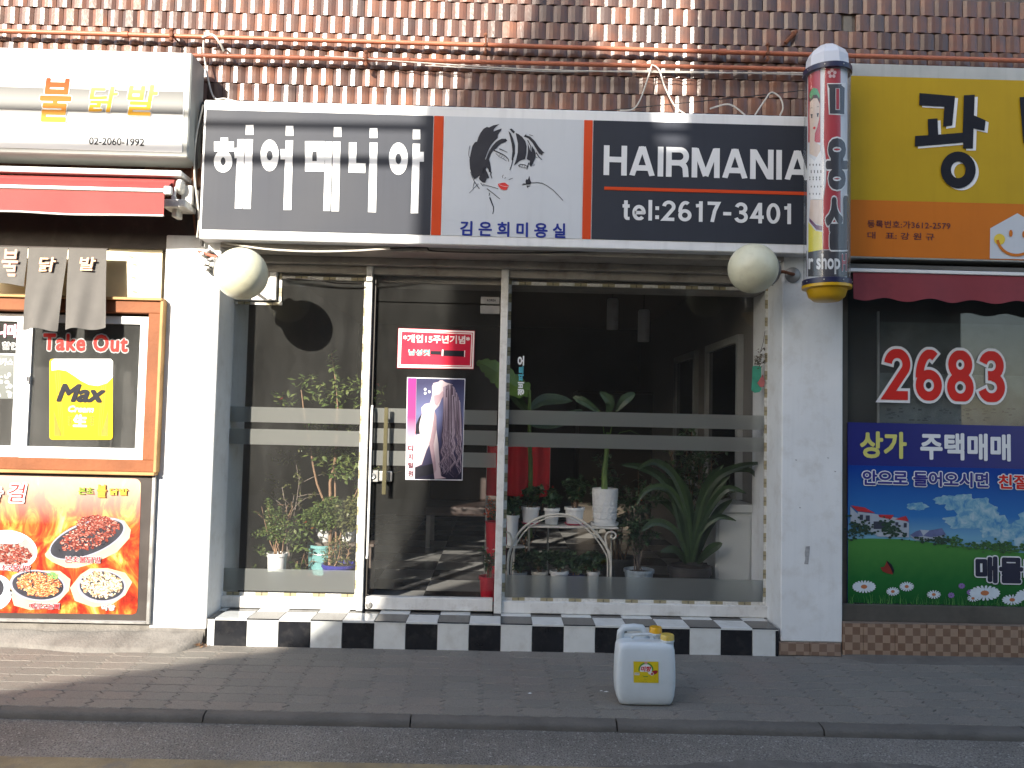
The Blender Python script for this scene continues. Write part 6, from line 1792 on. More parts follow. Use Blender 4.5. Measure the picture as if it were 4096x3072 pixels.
# ------------------------------------------------------------------ plants
def pot_prof(r0, r1, h, rim=.012):
    return [(r0 * .9, 0), (r0, .004), (r1, h - .02), (r1 + rim * .6, h - .02), (r1 + rim * .6, h), (r1 - .004, h), (r1 - .010, h - .03)]
def leafquad(m, p, d, n, L, Wd, curl=.15):
    d = d.normalized(); s = d.cross(n); s = s.normalized() if s.length > 1e-5 else d.orthogonal(); nn_ = s.cross(d)
    a = p; c1 = p + d * L * .5 + nn_ * L * curl; t = p + d * L
    m.add([a, c1 + s * Wd / 2 - nn_ * L * .05, t - nn_ * L * .04, c1 - s * Wd / 2 - nn_ * L * .05, c1], [(0, 1, 4), (1, 2, 4), (2, 3, 4), (3, 0, 4)])
def bush(label, base, r0, r1, h, stems, leaves, leafL, leafW, height, spread, leafmat, barkmat, potmat, seed, group='potted plants in the salon windows', flower=None, top_only=0.25, lean=(0, 0), name='potted_plant', twig=.0035, saucer=None, droop=0.0, clusters=None, cl_Y=.45):
    rg = random.Random(seed); B = Vector(base)
    t = thing(name, label, 'potted plant', base, group)
    pb = MB().lathe(pot_prof(r0, r1, h), B, (0, 0, 1), 28).build('pot', potmat, t, smooth=True)
    MB().lathe([(r1 - .009, h - .022), (0.001, h - .016)], B, (0, 0, 1), 20).build('soil', SOIL, t)
    if saucer: MB().lathe([(r0 * 1.05, .0), (r0 * 1.25, .012), (r0 * 1.2, .012), (r0, .003)], B + Vector((0, 0, -.004)), (0, 0, 1), 28).build('saucer', saucer, t, smooth=True)
    ms, ml, mf = MB(), MB(), MB()
    segs = []
    for k in range(stems):
        a = rg.uniform(0, 2 * PI); p = B + Vector((rg.uniform(-.3, .3) * r1, rg.uniform(-.3, .3) * r1, h - .02))
        tip = B + Vector((math.cos(a) * spread * rg.uniform(.2, 1) + lean[0], math.sin(a) * spread * rg.uniform(.2, .8) + lean[1], h + height * rg.uniform(.6, 1.0)))
        pts = []
        mid = (p + tip) / 2 + Vector((rg.uniform(-1, 1), rg.uniform(-1, 1), 0)) * spread * .25
        for i in range(9):
            u = i / 8; q = p * (1 - u) ** 2 + mid * 2 * u * (1 - u) + tip * u * u; pts.append(q + Vector((rg.uniform(-1, 1), rg.uniform(-1, 1), 0)) * .006)
        ms.tube(pts, twig * 1.5, twig * .5, 6); segs.append(pts)
        for j in range(3):
            i = rg.randint(3, 7); q = pts[i]; d = Vector((rg.uniform(-1, 1), rg.uniform(-1, 1), rg.uniform(.1, 1))).normalized() * height * .28
            sub = [q, q + d * .5 + Vector((0, 0, .01)), q + d]; ms.tube(sub, twig * .8, twig * .3, 5); segs.append(sub)
    for k in range(leaves):
        s_ = rg.choice(segs); u = rg.uniform(top_only, 1) * (len(s_) - 1); i = min(int(u), len(s_) - 2)
        p = s_[i].lerp(s_[i + 1], u - i); d = Vector((rg.uniform(-1, 1), rg.uniform(-1, .6), rg.uniform(-.5 - droop, .8 - droop))); L = leafL * rg.uniform(.6, 1.25)
        leafquad(ml, p, d, Vector((rg.uniform(-.5, .5), rg.uniform(-.5, .5), 1)), L, leafW * rg.uniform(.7, 1.2), rg.uniform(-.1, .25))
    for (cx, cy, rx, ry, n_) in (clusters or ()):
        for k in range(n_):
            a = rg.uniform(0, 2 * PI); q = math.sqrt(rg.random())
            p = pt(cx + rx * q * math.cos(a), cy + ry * q * math.sin(a), cl_Y + rg.gauss(0, .035))
            d = Vector((rg.uniform(-1, 1), rg.uniform(-1, .5), rg.uniform(-.6 - droop, .8 - droop))); L = leafL * rg.uniform(.6, 1.2)
            leafquad(ml, p, d, Vector((rg.uniform(-.6, .6), rg.uniform(-.9, .2), 1)), L, leafW * rg.uniform(.7, 1.2), rg.uniform(-.1, .25))
    ms.build('stems', barkmat, t, smooth='all'); o = ml.build('foliage', leafmat, t); o['kind'] = 'stuff'
    if flower:
        fm_, n_, sz, zone = flower
        for k in range(n_):
            s_ = rg.choice(segs); p = s_[-1] + Vector((rg.uniform(-.02, .02), rg.uniform(-.03, 0), rg.uniform(0, .03)))
            if zone: p = Vector(zone[k % len(zone)])
            for j in range(7):
                d = Vector((rg.uniform(-1, 1), rg.uniform(-1, .5), rg.uniform(-.4, 1))); leafquad(mf, p, d, Vector((0, 0, 1)), sz, sz * .8, .3)
        mf.build('blossoms', fm_, t)
    return t
PINK = island_mat('pink_petal', ((0, (0.45, 0.10, 0.16)), (1, (0.62, 0.25, 0.32))), translucent=.3)
REDP = island_mat('red_petal', ((0, (0.42, 0.012, 0.02)), (1, (0.60, 0.04, 0.035))), translucent=.3)
WHP = island_mat('white_petal', ((0, (0.6, 0.58, 0.5)), (1, (0.72, 0.70, 0.6))), translucent=.3)
ORP = island_mat('orange_berry', ((0, (0.5, 0.05, 0.01)), (1, (0.6, 0.12, 0.02))))
def at(px, py, Y): return pt(px, py, Y)
zfl = ZF
def base_at(px, Y, z=None):
    p = pt(px, 2250, Y); return (p.x, Y, zfl if z is None else z)
# left window: shelf, bucket, plants
Yl = 0.48
TEAL = M('teal_plastic', (0.13, 0.30, 0.30), 0.4, 0.1, 6)
def floor_h(py, Y, px=1200): return pt(px, py, Y).z
o = thing('teal_bucket', 'teal plastic bucket under the shelf of the left window', 'bucket', (pt(1290, 2280, .62).x, .62, zfl))
hT = floor_h(2172, .62) - zfl
MB().lathe([(.105, 0), (.125, hT - .02), (.133, hT - .02), (.133, hT), (.122, hT), (.118, hT - .02)], (pt(1300, 2280, .62).x, .62, zfl), (0, 0, 1), 32).build('tub', TEAL, o, smooth=True)
MB().tube([(pt(1300, 2200, .62).x + .13 * math.cos(a), .62 - .13 * math.sin(a), zfl + hT - .06) for a in [PI * i / 16 for i in range(17)]], .004, seg=6).build('bail', STEEL, o)
sh = thing('wooden_plank_shelf', 'dark plank shelf carrying white pots in the left window', 'shelf', (pt(1360, 2170, .64).x, .64, zfl))
zsf = floor_h(2166, .60)
MB().box(pt(1262, 2166, .60).x, xM1a + .06, .55, .76, zsf - .022, zsf).build('plank', M('dark_plank', (0.10, 0.075, 0.06), 0.6, 0.2, 6), sh, bevel=0.002)
for xx in (xM1a + .03, ): MB().box(xx - .01, xx + .01, .56, .75, zfl, zsf - .022).build('leg', M('dark_plank', (0.1, 0.075, 0.06)), sh)
s0 = FPX / (Yl - CAM.y)
def px2m(n_, Y): return n_ / (FPX / (Y - CAM.y))
bush('small leafy bush in a white pot at the left window corner', base_at(1108, .42), px2m(30, .42), px2m(37, .42), floor_h(2213, .42) - zfl, 8, 120, .025, .014, px2m(210, .42), px2m(75, .42), LEAF, BARK, POT_WHITE, 101, top_only=.3, cl_Y=.42, clusters=[(1075, 2015, 12, 22, 50), (1085, 2060, 26, 30, 190), (1118, 2055, 12, 25, 90), (1110, 2095, 42, 35, 330), (1085, 2125, 45, 28, 290), (1122, 2150, 48, 22, 220), (1030, 2138, 24, 15, 100), (1035, 2195, 26, 18, 60), (1060, 2215, 20, 10, 30), (1017, 2265, 9, 8, 14)])
bush('bare branched grey shrub behind the white pot in the left window', base_at(1150, .62), .07, .085, .16, 4, 150, .036, .016, px2m(470, .62), px2m(85, .62), LEAF_OLIVE, BARK_GREY, M('dark_grey_pot', (0.06, 0.06, 0.065), 0.5), 102, top_only=.65, twig=.005, cl_Y=.62, clusters=[(1130, 1830, 55, 30, 45), (1080, 1912, 20, 14, 14), (1130, 1940, 42, 18, 30), (1195, 1912, 25, 20, 16), (1110, 1985, 22, 18, 16), (1210, 1810, 30, 25, 16)])
zc_ = [at(1127, 1597, .50), at(1510, 1540, .42)]
bush('tall camellia with red buds and thick trunk in the left window', base_at(1300, .52), .085, .11, .17, 1, 40, .058, .026, px2m(640, .52), px2m(185, .52), LEAF, BARK, M('brown_clay_pot', (0.20, 0.09, 0.05), 0.6), 103, flower=(REDP, 2, .018, zc_), top_only=.6, twig=.0055, cl_Y=.50, clusters=[(1230, 1530, 60, 28, 34), (1150, 1595, 60, 22, 26), (1300, 1585, 85, 36, 60), (1405, 1545, 45, 50, 34), (1425, 1605, 35, 25, 22), (1500, 1585, 45, 40, 26), (1330, 1712, 110, 14, 70), (1335, 1830, 75, 48, 120), (1405, 1850, 55, 60, 120), (1250, 1800, 45, 30, 34), (1370, 1900, 50, 25, 50)])
sp_ = thing('camellia_shoot', 'upright leafy camellia shoot reaching the globe shadow', 'plant', (at(1335, 1640, .5).x, .5, zfl), 'potted plants in the salon windows')
m = MB(); pts = [at(1345, 2200, .5), at(1340, 1900, .5), at(1352, 1640, .5), at(1342, 1520, .5), at(1325, 1408, .5)]; m.tube(pts, .008, .003, 7); m.build('stem', BARK, sp_, smooth=True)
m = MB(); rg = random.Random(77)
for k in range(70):
    u = rg.uniform(0.35, 1); i = min(int(u * 4), 3); p = pts[i].lerp(pts[i + 1], u * 4 - i)
    leafquad(m, p, Vector((rg.uniform(-1, 1), rg.uniform(-.8, .3), rg.uniform(-.6, .6))), Vector((0, -.5, 1)), rg.uniform(.04, .062), rg.uniform(.02, .028))
o = m.build('foliage', LEAF, sp_); o['kind'] = 'stuff'
trk = [o_ for o_ in bpy.data.objects if o_.get('label', '').startswith('tall camellia')][0]
MB().tube([(pt(1322, 2200, .5).x, .5, zfl + .15), at(1322, 2010, .5), at(1320, 1930, .5), at(1338, 1850, .5), at(1345, 1740, .5), at(1350, 1620, .5)], .013, .006, 9).build('trunk', BARK, trk, smooth=True)
MB().tube([at(1318, 2100, .5), at(1298, 2010, .49), at(1268, 1935, .48), at(1252, 1860, .48), at(1240, 1780, .48), at(1215, 1640, .47), at(1205, 1560, .47)], .010, .004, 9).build('trunk', BARK, trk, smooth=True)
bush('broad leaved pepper plant with red fruit in the left window', base_at(1160, .50), .04, .05, .07, 3, 20, .062, .024, px2m(170, .50), px2m(85, .50), LEAF, BARK, M('dark_pot', (0.04, 0.04, 0.045), 0.5), 104, flower=(ORP, 3, .016, [at(1225, 2090, .44), at(1250, 2115, .44), at(1280, 2098, .5)]), droop=.5, lean=(.06, -.03), cl_Y=.46, clusters=[(1180, 2090, 42, 22, 26), (1205, 2130, 45, 38, 46), (1190, 2180, 34, 28, 24), (1240, 2085, 25, 18, 12)])
bush('dense small leaved shrub in a white pot on the plank shelf', (pt(1300, 2160, .62).x, .62, zsf), .045, .06, floor_h(2113, .62) - zsf, 7, 150, .036, .02, px2m(110, .62), px2m(95, .62), LEAF, BARK, POT_WHITE, 105, top_only=.3, cl_Y=.46, clusters=[(1265, 2070, 60, 35, 330), (1310, 2040, 60, 40, 360), (1300, 2085, 60, 28, 260), (1330, 2005, 40, 18, 110)])
bush('second small leaved shrub in a white pot nearer the mullion', (pt(1392, 2160, .64).x, .64, zsf), .045, .055, floor_h(2115, .64) - zsf, 5, 120, .036, .02, px2m(120, .64), px2m(70, .64), LEAF_OLIVE, BARK, POT_WHITE, 106, top_only=.3, cl_Y=.47, clusters=[(1380, 2060, 55, 50, 420), (1410, 2030, 30, 40, 200), (1395, 2105, 40, 20, 120)])
bush('low shrub in a wide blue bowl beside the mullion', base_at(1362, .44), px2m(48, .44), px2m(70, .44), floor_h(2250, .44) - zfl, 6, 90, .022, .013, px2m(95, .44), px2m(65, .44), LEAF_OLIVE, BARK, M('cobalt_glazed_pot', (0.03, 0.03, 0.20), 0.25), 107, top_only=.35, cl_Y=.44, clusters=[(1335, 2195, 38, 30, 110), (1370, 2160, 36, 36, 80), (1350, 2242, 62, 9, 120), (1300, 2215, 20, 15, 30)])

# by the door: red pots
REDPOT = M('red_plastic_pot', (0.42, 0.015, 0.03), 0.35, 0.08, 6)
bush('small white flowering plant in a red pot inside the door', base_at(1958, .50), .055, .068, floor_h(2315, .5, 1950) - zfl + .02, 6, 150, .034, .02, .19, .06, LEAF_DARK, BARK, REDPOT, 108, flower=(WHP, 4, .014, None), top_only=.2)
rv = thing('red_tall_vase', 'tall red vase of orange berries inside the door', 'vase', (pt(1985, 2250, .72).x, .72, zfl), None)
hv = floor_h(2085, .72, 1985) - zfl
MB().lathe([(.05, 0), (.06, .01), (.085, hv - .02), (.09, hv), (.078, hv), (.07, hv - .05)], (pt(1985, 2250, .72).x, .72, zfl), (0, 0, 1), 28).build('body', REDPOT, rv, smooth=True)
m = MB(); m2 = MB(); m3 = MB(); rg = random.Random(55); c0 = Vector((pt(1985, 2100, .70).x, .70, zfl + hv))
for k in range(14):
    d = Vector((rg.uniform(-.09, .07), rg.uniform(-.08, .05), rg.uniform(.03, .17))); m.tube([c0, c0 + d * .6 + Vector((0, 0, .02)), c0 + d], .0025, .0015, 5)
    for j in range(7):
        q = c0 + d * rg.uniform(.5, 1.1) + Vector((rg.uniform(-.02, .02), rg.uniform(-.02, .02), rg.uniform(-.02, .02))); m2.lathe([(0, -.007), (.006, -.003), (.006, .003), (0, .007)], q, (0, 0, 1), 7)
    for j in range(5): leafquad(m3, c0 + d * rg.uniform(.3, 1), Vector((rg.uniform(-1, 1), rg.uniform(-1, .4), rg.uniform(-.4, .6))), Vector((0, 0, 1)), .04, .02)
m.build('stems', BARK, rv); m2.build('berries', ORP, rv); o = m3.build('foliage', LEAF_DARK, rv); o['kind'] = 'stuff'
rc_ = thing('red_cloth_screen', 'bright red cloth hanging behind the door side plants', 'cloth', (pt(2060, 1900, 1.0).x, 1.0, zfl))
RCL = M('bright_red_cloth', (0.55, 0.01, 0.02), 0.7, 0.1, 8)
xc0, xc1 = pt(1948, 1850, 1.0).x, pt(2200, 1850, 1.0).x
MB().grid(lambda u, v: (xc0 + (xc1 - xc0) * u, 1.0 + .02 * math.sin(u * 22), floor_h(1785, 1.0, 2060) + (floor_h(1985, 1.0, 2060) - floor_h(1785, 1.0, 2060)) * v), 30, 8).build('cloth', RCL, rc_, smooth='all')
for xx in (xc0 + .004, xc1 - .004): MB().tube([(xx, 1.015, zfl), (xx, 1.015, floor_h(1780, 1.0, 2060))], .008, seg=8).build('post', STEEL, rc_, smooth=True)
MB().tube([(xc0, 1.015, floor_h(1784, 1.0, 2060)), (xc1, 1.015, floor_h(1784, 1.0, 2060))], .008, seg=8).build('rail', STEEL, rc_, smooth=True)

# right window: white stand and its pots
YS = 0.52
stand = thing('arched_plant_stand', 'white metal plant stand with an arch and scroll ends', 'plant stand', (pt(2235, 2200, YS).x, YS, zfl))
z6 = zf(1950, 1700, 1.843)
zfm = zfl
STW = M('cream_painted_metal', (0.62, 0.58, 0.50), 0.4, 0.1, 10)
def arch(Y):
    P = [(150, 1100), (152, 1000), (175, 900), (235, 790), (320, 715), (420, 672), (530, 658), (640, 678), (740, 740), (820, 820), (880, 910), (908, 1000), (905, 1100)]
    V = [pt(*z6(*p), Y) for p in P]; V[0].z = zfm; V[-1].z = zfm
    return V
def smooth_path(V, n=6):
    out = []
    for i in range(len(V) - 1):
        p0, p1, p2, p3 = V[max(0, i - 1)], V[i], V[i + 1], V[min(len(V) - 1, i + 2)]
        for k in range(n):
            t = k / n; out.append(0.5 * ((2 * p1) + (p2 - p0) * t + (2 * p0 - 5 * p1 + 4 * p2 - p3) * t * t + (3 * p1 - p0 - 3 * p2 + p3) * t ** 3))
    return out + [V[-1]]
for Y in (YS - .10, ):
    V = arch(Y); MB().tube(smooth_path(V), .0085, seg=8).build('arch', STW, stand, smooth=True)
    V2 = [v + Vector((-.022 if v.x > V[6].x else .022, 0, -.014)) for v in V]; MB().tube(smooth_path(V2), .005, seg=8).build('inner_arch', STW, stand, smooth=True)
scr = [(905, 1010), (880, 900), (868, 830), (885, 795), (915, 788), (942, 800), (945, 825), (925, 838), (910, 822), (920, 812)]
MB().tube(smooth_path([pt(*z6(*p), YS - .10) for p in scr]), .0065, seg=8).build('scroll', STW, stand, smooth=True)
MB().tube(smooth_path([pt(*z6(*p), YS - .10) for p in [(150, 1000), (180, 880), (168, 810), (140, 790), (110, 800), (105, 825), (125, 840)]]), .0065, seg=8).build('scroll', STW, stand, smooth=True)
zsh = pt(*z6(630, 748), YS - .08).z
xs0, xs1 = pt(*z6(295, 750), YS - .08).x, pt(*z6(965, 760), YS - .08).x
MB().box(xs0, xs1, YS - .09, YS + .14, zsh - .014, zsh).build('shelf', STW, stand, bevel=0.003)
for xx in (xs0 + .02, xs1 - .02): MB().tube([(xx, YS + .13, zfm), (xx, YS + .13, zsh - .014)], .008, seg=8).build('leg', STW, stand, smooth=True)
xq = pt(*z6(195, 895), YS).x; zq = pt(*z6(195, 890), YS).z
MB().lathe([(.08, -.006), (.08, .0)], (xq, YS, zq), (0, 0, 1), 24).build('side_tray', STW, stand)
MB().tube([(xq, YS, zfm), (xq, YS, zq)], .008, seg=8).build('tray_post', STW, stand)
def wpot(px, x0, x1, ytop, base_z, Y): 
    return (pt(px, 2100, Y).x, Y, base_z), px2m((x1 - x0) / 2, Y), pt(px, ytop, Y).z - base_z
def geranium(label, pxc, x0, x1, yt, bz, Y, leaves, hgt, spr, seed, flower=None, saucer=None, mat=None):
    p, r, h = wpot(pxc, x0, x1, yt, bz, Y)
    return bush(label, p, r * .84, r * .97, max(.05, h), 6, leaves * 3, .045, .04, hgt, spr, LEAF_DARK, BARK, mat or POT_WHITE, seed, flower=flower, top_only=.35, saucer=saucer, twig=.003)
PNKS = M('pink_red_saucer', (0.50, 0.04, 0.09), 0.4)
geranium('pink flowering plant in a white pot, leftmost on the stand shelf', 2121, 2086, 2156, 2026, zsh + .006, YS + .02, 120, .13, .09, 201, (PINK, 5, .020, [at(2122, 1975, YS), at(2135, 1983, YS), at(2112, 1985, YS), at(2128, 1968, YS), at(2118, 1992, YS)]), PNKS)
geranium('green plant in a small white pot, second on the stand shelf', 2206, 2176, 2235, 2031, zsh + .002, YS + .0, 120, .12, .09, 202)
geranium('red flowering plant in a white pot, third on the stand shelf', 2297, 2259, 2335, 2028, zsh + .006, YS + .02, 150, .22, .12, 203, (REDP, 4, .018, [at(2190, 1943, YS + .1), at(2212, 1950, YS + .1), at(2205, 1965, YS + .1), at(2115, 1930, YS + .1)]), PNKS)
# textured tall pot with a thick stalk
p, r, h = wpot(2418, 2367, 2470, 1953, zsh + .018, YS + .03)
tp_ = thing('potted_plant', 'thick green stalk in a tall quilted white pot on the stand', 'potted plant', p, 'potted plants in the salon windows')
hp = h
MB().lathe([(r * .80, 0), (r * .84, .004), (r * .95, hp * .6), (r * 1.0, hp * .94), (r * 1.0, hp), (r * .93, hp), (r * .9, hp - .03)], p, (0, 0, 1), 32).build('pot', POT_WHITE, tp_, smooth=True)
m = MB()
for row in range(4):
    for k in range(14):
        for s_ in (-1, 1):
            pp = []
            for i in range(4):
                u = i / 3; z = hp * (.12 + row * .2 + u * .17); a = 2 * PI * k / 14 + s_ * (u - .5) * .34 + row * .1; rr_ = (r * (.85 + .14 * z / hp)) + .001
                pp.append((p[0] + rr_ * math.sin(a), p[1] - rr_ * math.cos(a), p[2] + z))
            m.tube(pp, .0032, seg=5)
m.build('quilting', POT_WHITE, tp_, smooth='all')
MB().lathe([(r * .9, -.016), (r * 1.06, -.014), (r * 1.1, .004), (r * 1.04, .004), (r * .9, -.008)], p, (0, 0, 1), 28).build('saucer', POT_WHITE, tp_, smooth=True)
STRAP_D = M('dim_broad_leaf', (0.028, 0.055, 0.018), 0.45, 0.25, 14)
STALK = M('green_stalk', (0.10, 0.17, 0.035), 0.45, 0.2, 12)
MB().tube([at(2418, 1960, YS + .03), at(2418, 1880, YS + .03), at(2428, 1790, YS + .04), at(2432, 1730, YS + .05)], .024, .012, 12).build('stalk', STALK, tp_, smooth=True)
def blade(m, P, w0, wm):
    """long curved strap leaf through points, with a folded midrib"""
    V = smooth_path([Vector(q) for q in P], 6); n = len(V)
    for side in (-1, 1):
        vs, fs = [], []
        for i, v in enumerate(V):
            t = V[min(n - 1, i + 1)] - V[max(0, i - 1)]; s_ = t.cross(Vector((0, -1, .25))).normalized(); u = i / (n - 1)
            w = (w0 + (wm - w0) * math.sin(min(1, u * 1.7) * PI / 2)) * (1 - max(0, (u - .55) / .45) ** 2 * .97)
            vs += [v, v + s_ * side * w / 2 + Vector((0, -.006 * math.sin(u * PI), .004))]
        fs = [(2 * i, 2 * i + 1, 2 * i + 3, 2 * i + 2) for i in range(n - 1)]
        m.add(vs, fs)
for P in ([(2425, 1800, .57), (2412, 1700, .5), (2395, 1640, .46)], [(2432, 1780, .57), (2450, 1690, .52), (2465, 1640, .5)], [(2440, 1780, .57), (2480, 1730, .5), (2520, 1722, .46), (2560, 1740, .44)]):
    MB().tube([pt(*q) for q in P], .004, .002, 6).build('leaf_stalk', STALK, tp_)
for P, wd in (([(2395, 1650, .47), (2340, 1610, .46), (2290, 1590, .48)], .06), ([(2465, 1645, .5), (2500, 1600, .5), (2540, 1575, .52)], .07), ([(2430, 1660, .5), (2440, 1610, .46), (2400, 1570, .46)], .07)):
    m = MB(); blade(m, [pt(*q) for q in P], .02, wd); m.build('leaf', STRAP_D, tp_, smooth='all')
# rubber-plant-like bright leaf behind the door edge
bl = thing('potted_plant', 'bright scalloped leaf plant peeping behind the door edge', 'potted plant', base_at(2090, .75), 'potted plants in the salon windows')
m = MB()
V = [at(2120, 1560, .6), at(2060, 1545, .58), at(2002, 1500, .55), at(1950, 1465, .54), at(1905, 1448, .54)]
Vs = smooth_path(V, 5); nL = len(Vs)
for side in (-1, 1):
    vs = []
    for i, v in enumerate(Vs):
        t = Vs[min(nL - 1, i + 1)] - Vs[max(0, i - 1)]; s_ = t.cross(Vector((0, -1, .2))).normalized(); u = i / (nL - 1)
        w = .085 * math.sin(PI * min(1, .12 + u * .9)) ** .7 + .010 * math.sin(i * 2.4)
        vs += [v, v + s_ * side * max(.002, w) + Vector((0, .02, 0))]
    m.add(vs, [(2 * i, 2 * i + 1, 2 * i + 3, 2 * i + 2) for i in range(nL - 1)])
m.build('leaf', M('bright_leaf', (0.10, 0.19, 0.03), 0.4, 0.2, 14), bl, smooth='all')
MB().tube([at(2118, 1560, .6), at(2118, 1750, .66), at(2122, 1850, .72), at(2120, 2150, .75)], .011, .02, 8).build('stalk', STALK, bl, smooth=True)
for P, wd in (([(2118, 1640, .64), (2180, 1600, .7), (2290, 1605, .78)], .09), ([(2118, 1660, .64), (2070, 1600, .8), (2040, 1560, .9)], .08), ([(2118, 1700, .66), (2220, 1690, .75), (2330, 1640, .85)], .10)):
    m = MB(); blade(m, [pt(*q) for q in P], .02, wd); m.build('leaf', STRAP_D, bl, smooth='all')
MB().lathe(pot_prof(.09, .12, .2), base_at(2090, .75), (0, 0, 1), 24).build('pot', M('dark_pot_b', (0.05, 0.04, 0.04), 0.5), bl, smooth=True)
# white pot on the side tray
geranium('green plant in a tall white pot on the stand side tray', 2050, 2026, 2074, 2060, zq + .002, YS - .0, 90, .10, .08, 204)
# lower row
yl2 = YS + .02
for k, (pc, x0, x1, yt, lab, col) in enumerate(((2082, 2055, 2110, 2288, 'leafy plant in a grey pot, leftmost under the stand', M('grey_pot', (0.34, 0.35, 0.34), 0.4)), (2161, 2130, 2190, 2284, 'leafy plant in a cream pot, second under the stand', M('cream_pot', (0.55, 0.52, 0.44), 0.4)), (2240, 2205, 2277, 2282, 'leafy plant in a white bowl, third under the stand', POT_WHITE), (2310, 2280, 2340, 2296, 'leafy plant in a dark blue pot, fourth under the stand', M('dark_blue_pot', (0.03, 0.035, 0.12), 0.3)), (2376, 2352, 2400, 2284, 'leafy plant in a small white pot, rightmost under the stand', POT_WHITE))):
    geranium(lab, pc, x0, x1, yt, zfl, yl2, 150, .13, .09, 210 + k, (WHP, 3, .008, None) if k == 3 else None, mat=col)
# patterned bowl with twiggy plant, dark tub with strap leaves
BOWL = M('blue_white_bowl', (0.36, 0.42, 0.46), 0.35, 0.35, 22)
p, r, h = wpot(2558, 2502, 2615, 2276, zfl, YS + .06)
bush('twiggy dark plant in a wide blue and white bowl', p, r * .8, r, h, 9, 620, .05, .024, px2m(340, YS), px2m(62, YS), LEAF_DARK, BARK_GREY, BOWL, 220, top_only=.3, lean=(0, .05), flower=(ORP, 3, .012, None))
p, r, h = wpot(2760, 2672, 2850, 2262, zfl, YS + .04)
tub = thing('potted_plant', 'large strap leaved plant in a dark tub beside the white cabinet', 'potted plant', p, 'potted plants in the salon windows')
MB().lathe([(r * .8, 0), (r * .88, h * .8), (r * .98, h * .8), (r * .98, h), (r * .88, h), (r * .85, h - .03)], p, (0, 0, 1), 32).build('pot', M('dark_brown_tub', (0.035, 0.03, 0.028), 0.5, 0.2, 20), tub, smooth=True)
MB().lathe([(r * .86, h - .025), (.001, h - .015)], p, (0, 0, 1), 20).build('soil', SOIL, tub)
STRAP = island_mat('strap_leaf', ((0, (0.018, 0.04, 0.012)), (0.6, (0.03, 0.06, 0.018)), (1, (0.05, 0.09, 0.028))), 0.38, 0.5, 0.3, translucent=.15)
straps = [[(2755, 2250), (2740, 2120), (2660, 1930), (2560, 1870), (2482, 1862)], [(2770, 2250), (2790, 2100), (2850, 1930), (2950, 1870), (3055, 1852)], [(2775, 2250), (2800, 2080), (2860, 1960), (2920, 1905)], [(2760, 2250), (2750, 2060), (2700, 1910), (2620, 1850), (2545, 1880)], [(2780, 2250), (2830, 2120), (2880, 2040), (2930, 2000)], [(2750, 2250), (2720, 2100), (2690, 1990), (2640, 1950)], [(2745, 2255), (2700, 2200), (2640, 2210)], [(2790, 2255), (2840, 2200), (2890, 2175)], [(2765, 2250), (2760, 2100), (2700, 1950), (2600, 1900)], [(2772, 2250), (2800, 2040), (2880, 1900), (2990, 1880), (3040, 1930)], [(2758, 2250), (2742, 2080), (2680, 1960), (2590, 1960), (2540, 2030)], [(2774, 2250), (2815, 2080), (2900, 1960), (2985, 1975)], [(2756, 2250), (2735, 2110), (2660, 2010), (2580, 2000)], [(2770, 2250), (2800, 2130), (2870, 2070), (2945, 2085)], [(2762, 2250), (2765, 2080), (2735, 1950), (2670, 1880)], [(2768, 2250), (2790, 2060), (2830, 1930), (2895, 1860)], [(2752, 2250), (2705, 2130), (2625, 2090), (2560, 2130)]]
rg = random.Random(61)
for P in straps:
    n_ = len(P); m = MB()
    y0 = YS + rg.uniform(.0, .06); y1 = YS + rg.uniform(-.10, .10)
    blade(m, [pt(q[0], q[1], y0 + (y1 - y0) * i / (n_ - 1)) for i, q in enumerate(P)], .022, rg.uniform(.046, .068)); m.build('leaf', STRAP, tub, smooth='all')
# dark foliage farther back
bush('dark leafy shrub standing behind the strap leaved plant', (pt(2800, 2100, 1.0).x, 1.0, zfl), .12, .15, .24, 12, 1100, .065, .03, 1.05, .27, LEAF_DARK, BARK, M('dark_tub_b', (0.05, 0.05, 0.05), 0.5), 230, top_only=.35)
bush('dark leafy shrub standing behind the stand shelf', (pt(2480, 2100, 1.05).x, 1.05, zfl), .12, .15, .24, 10, 800, .065, .034, .75, .22, LEAF_DARK, BARK, M('dark_tub_b', (0.05, 0.05, 0.05), 0.5), 231, top_only=.3)
bush('dark geranium with red heads behind the red cloth side', (pt(2090, 2100, .82).x, .82, zfl), .10, .12, .3, 9, 300, .05, .042, .45, .17, LEAF_DARK, BARK, M('dark_tub_b', (0.05, 0.05, 0.05), 0.5), 232, flower=(REDP, 4, .016, None), top_only=.3)

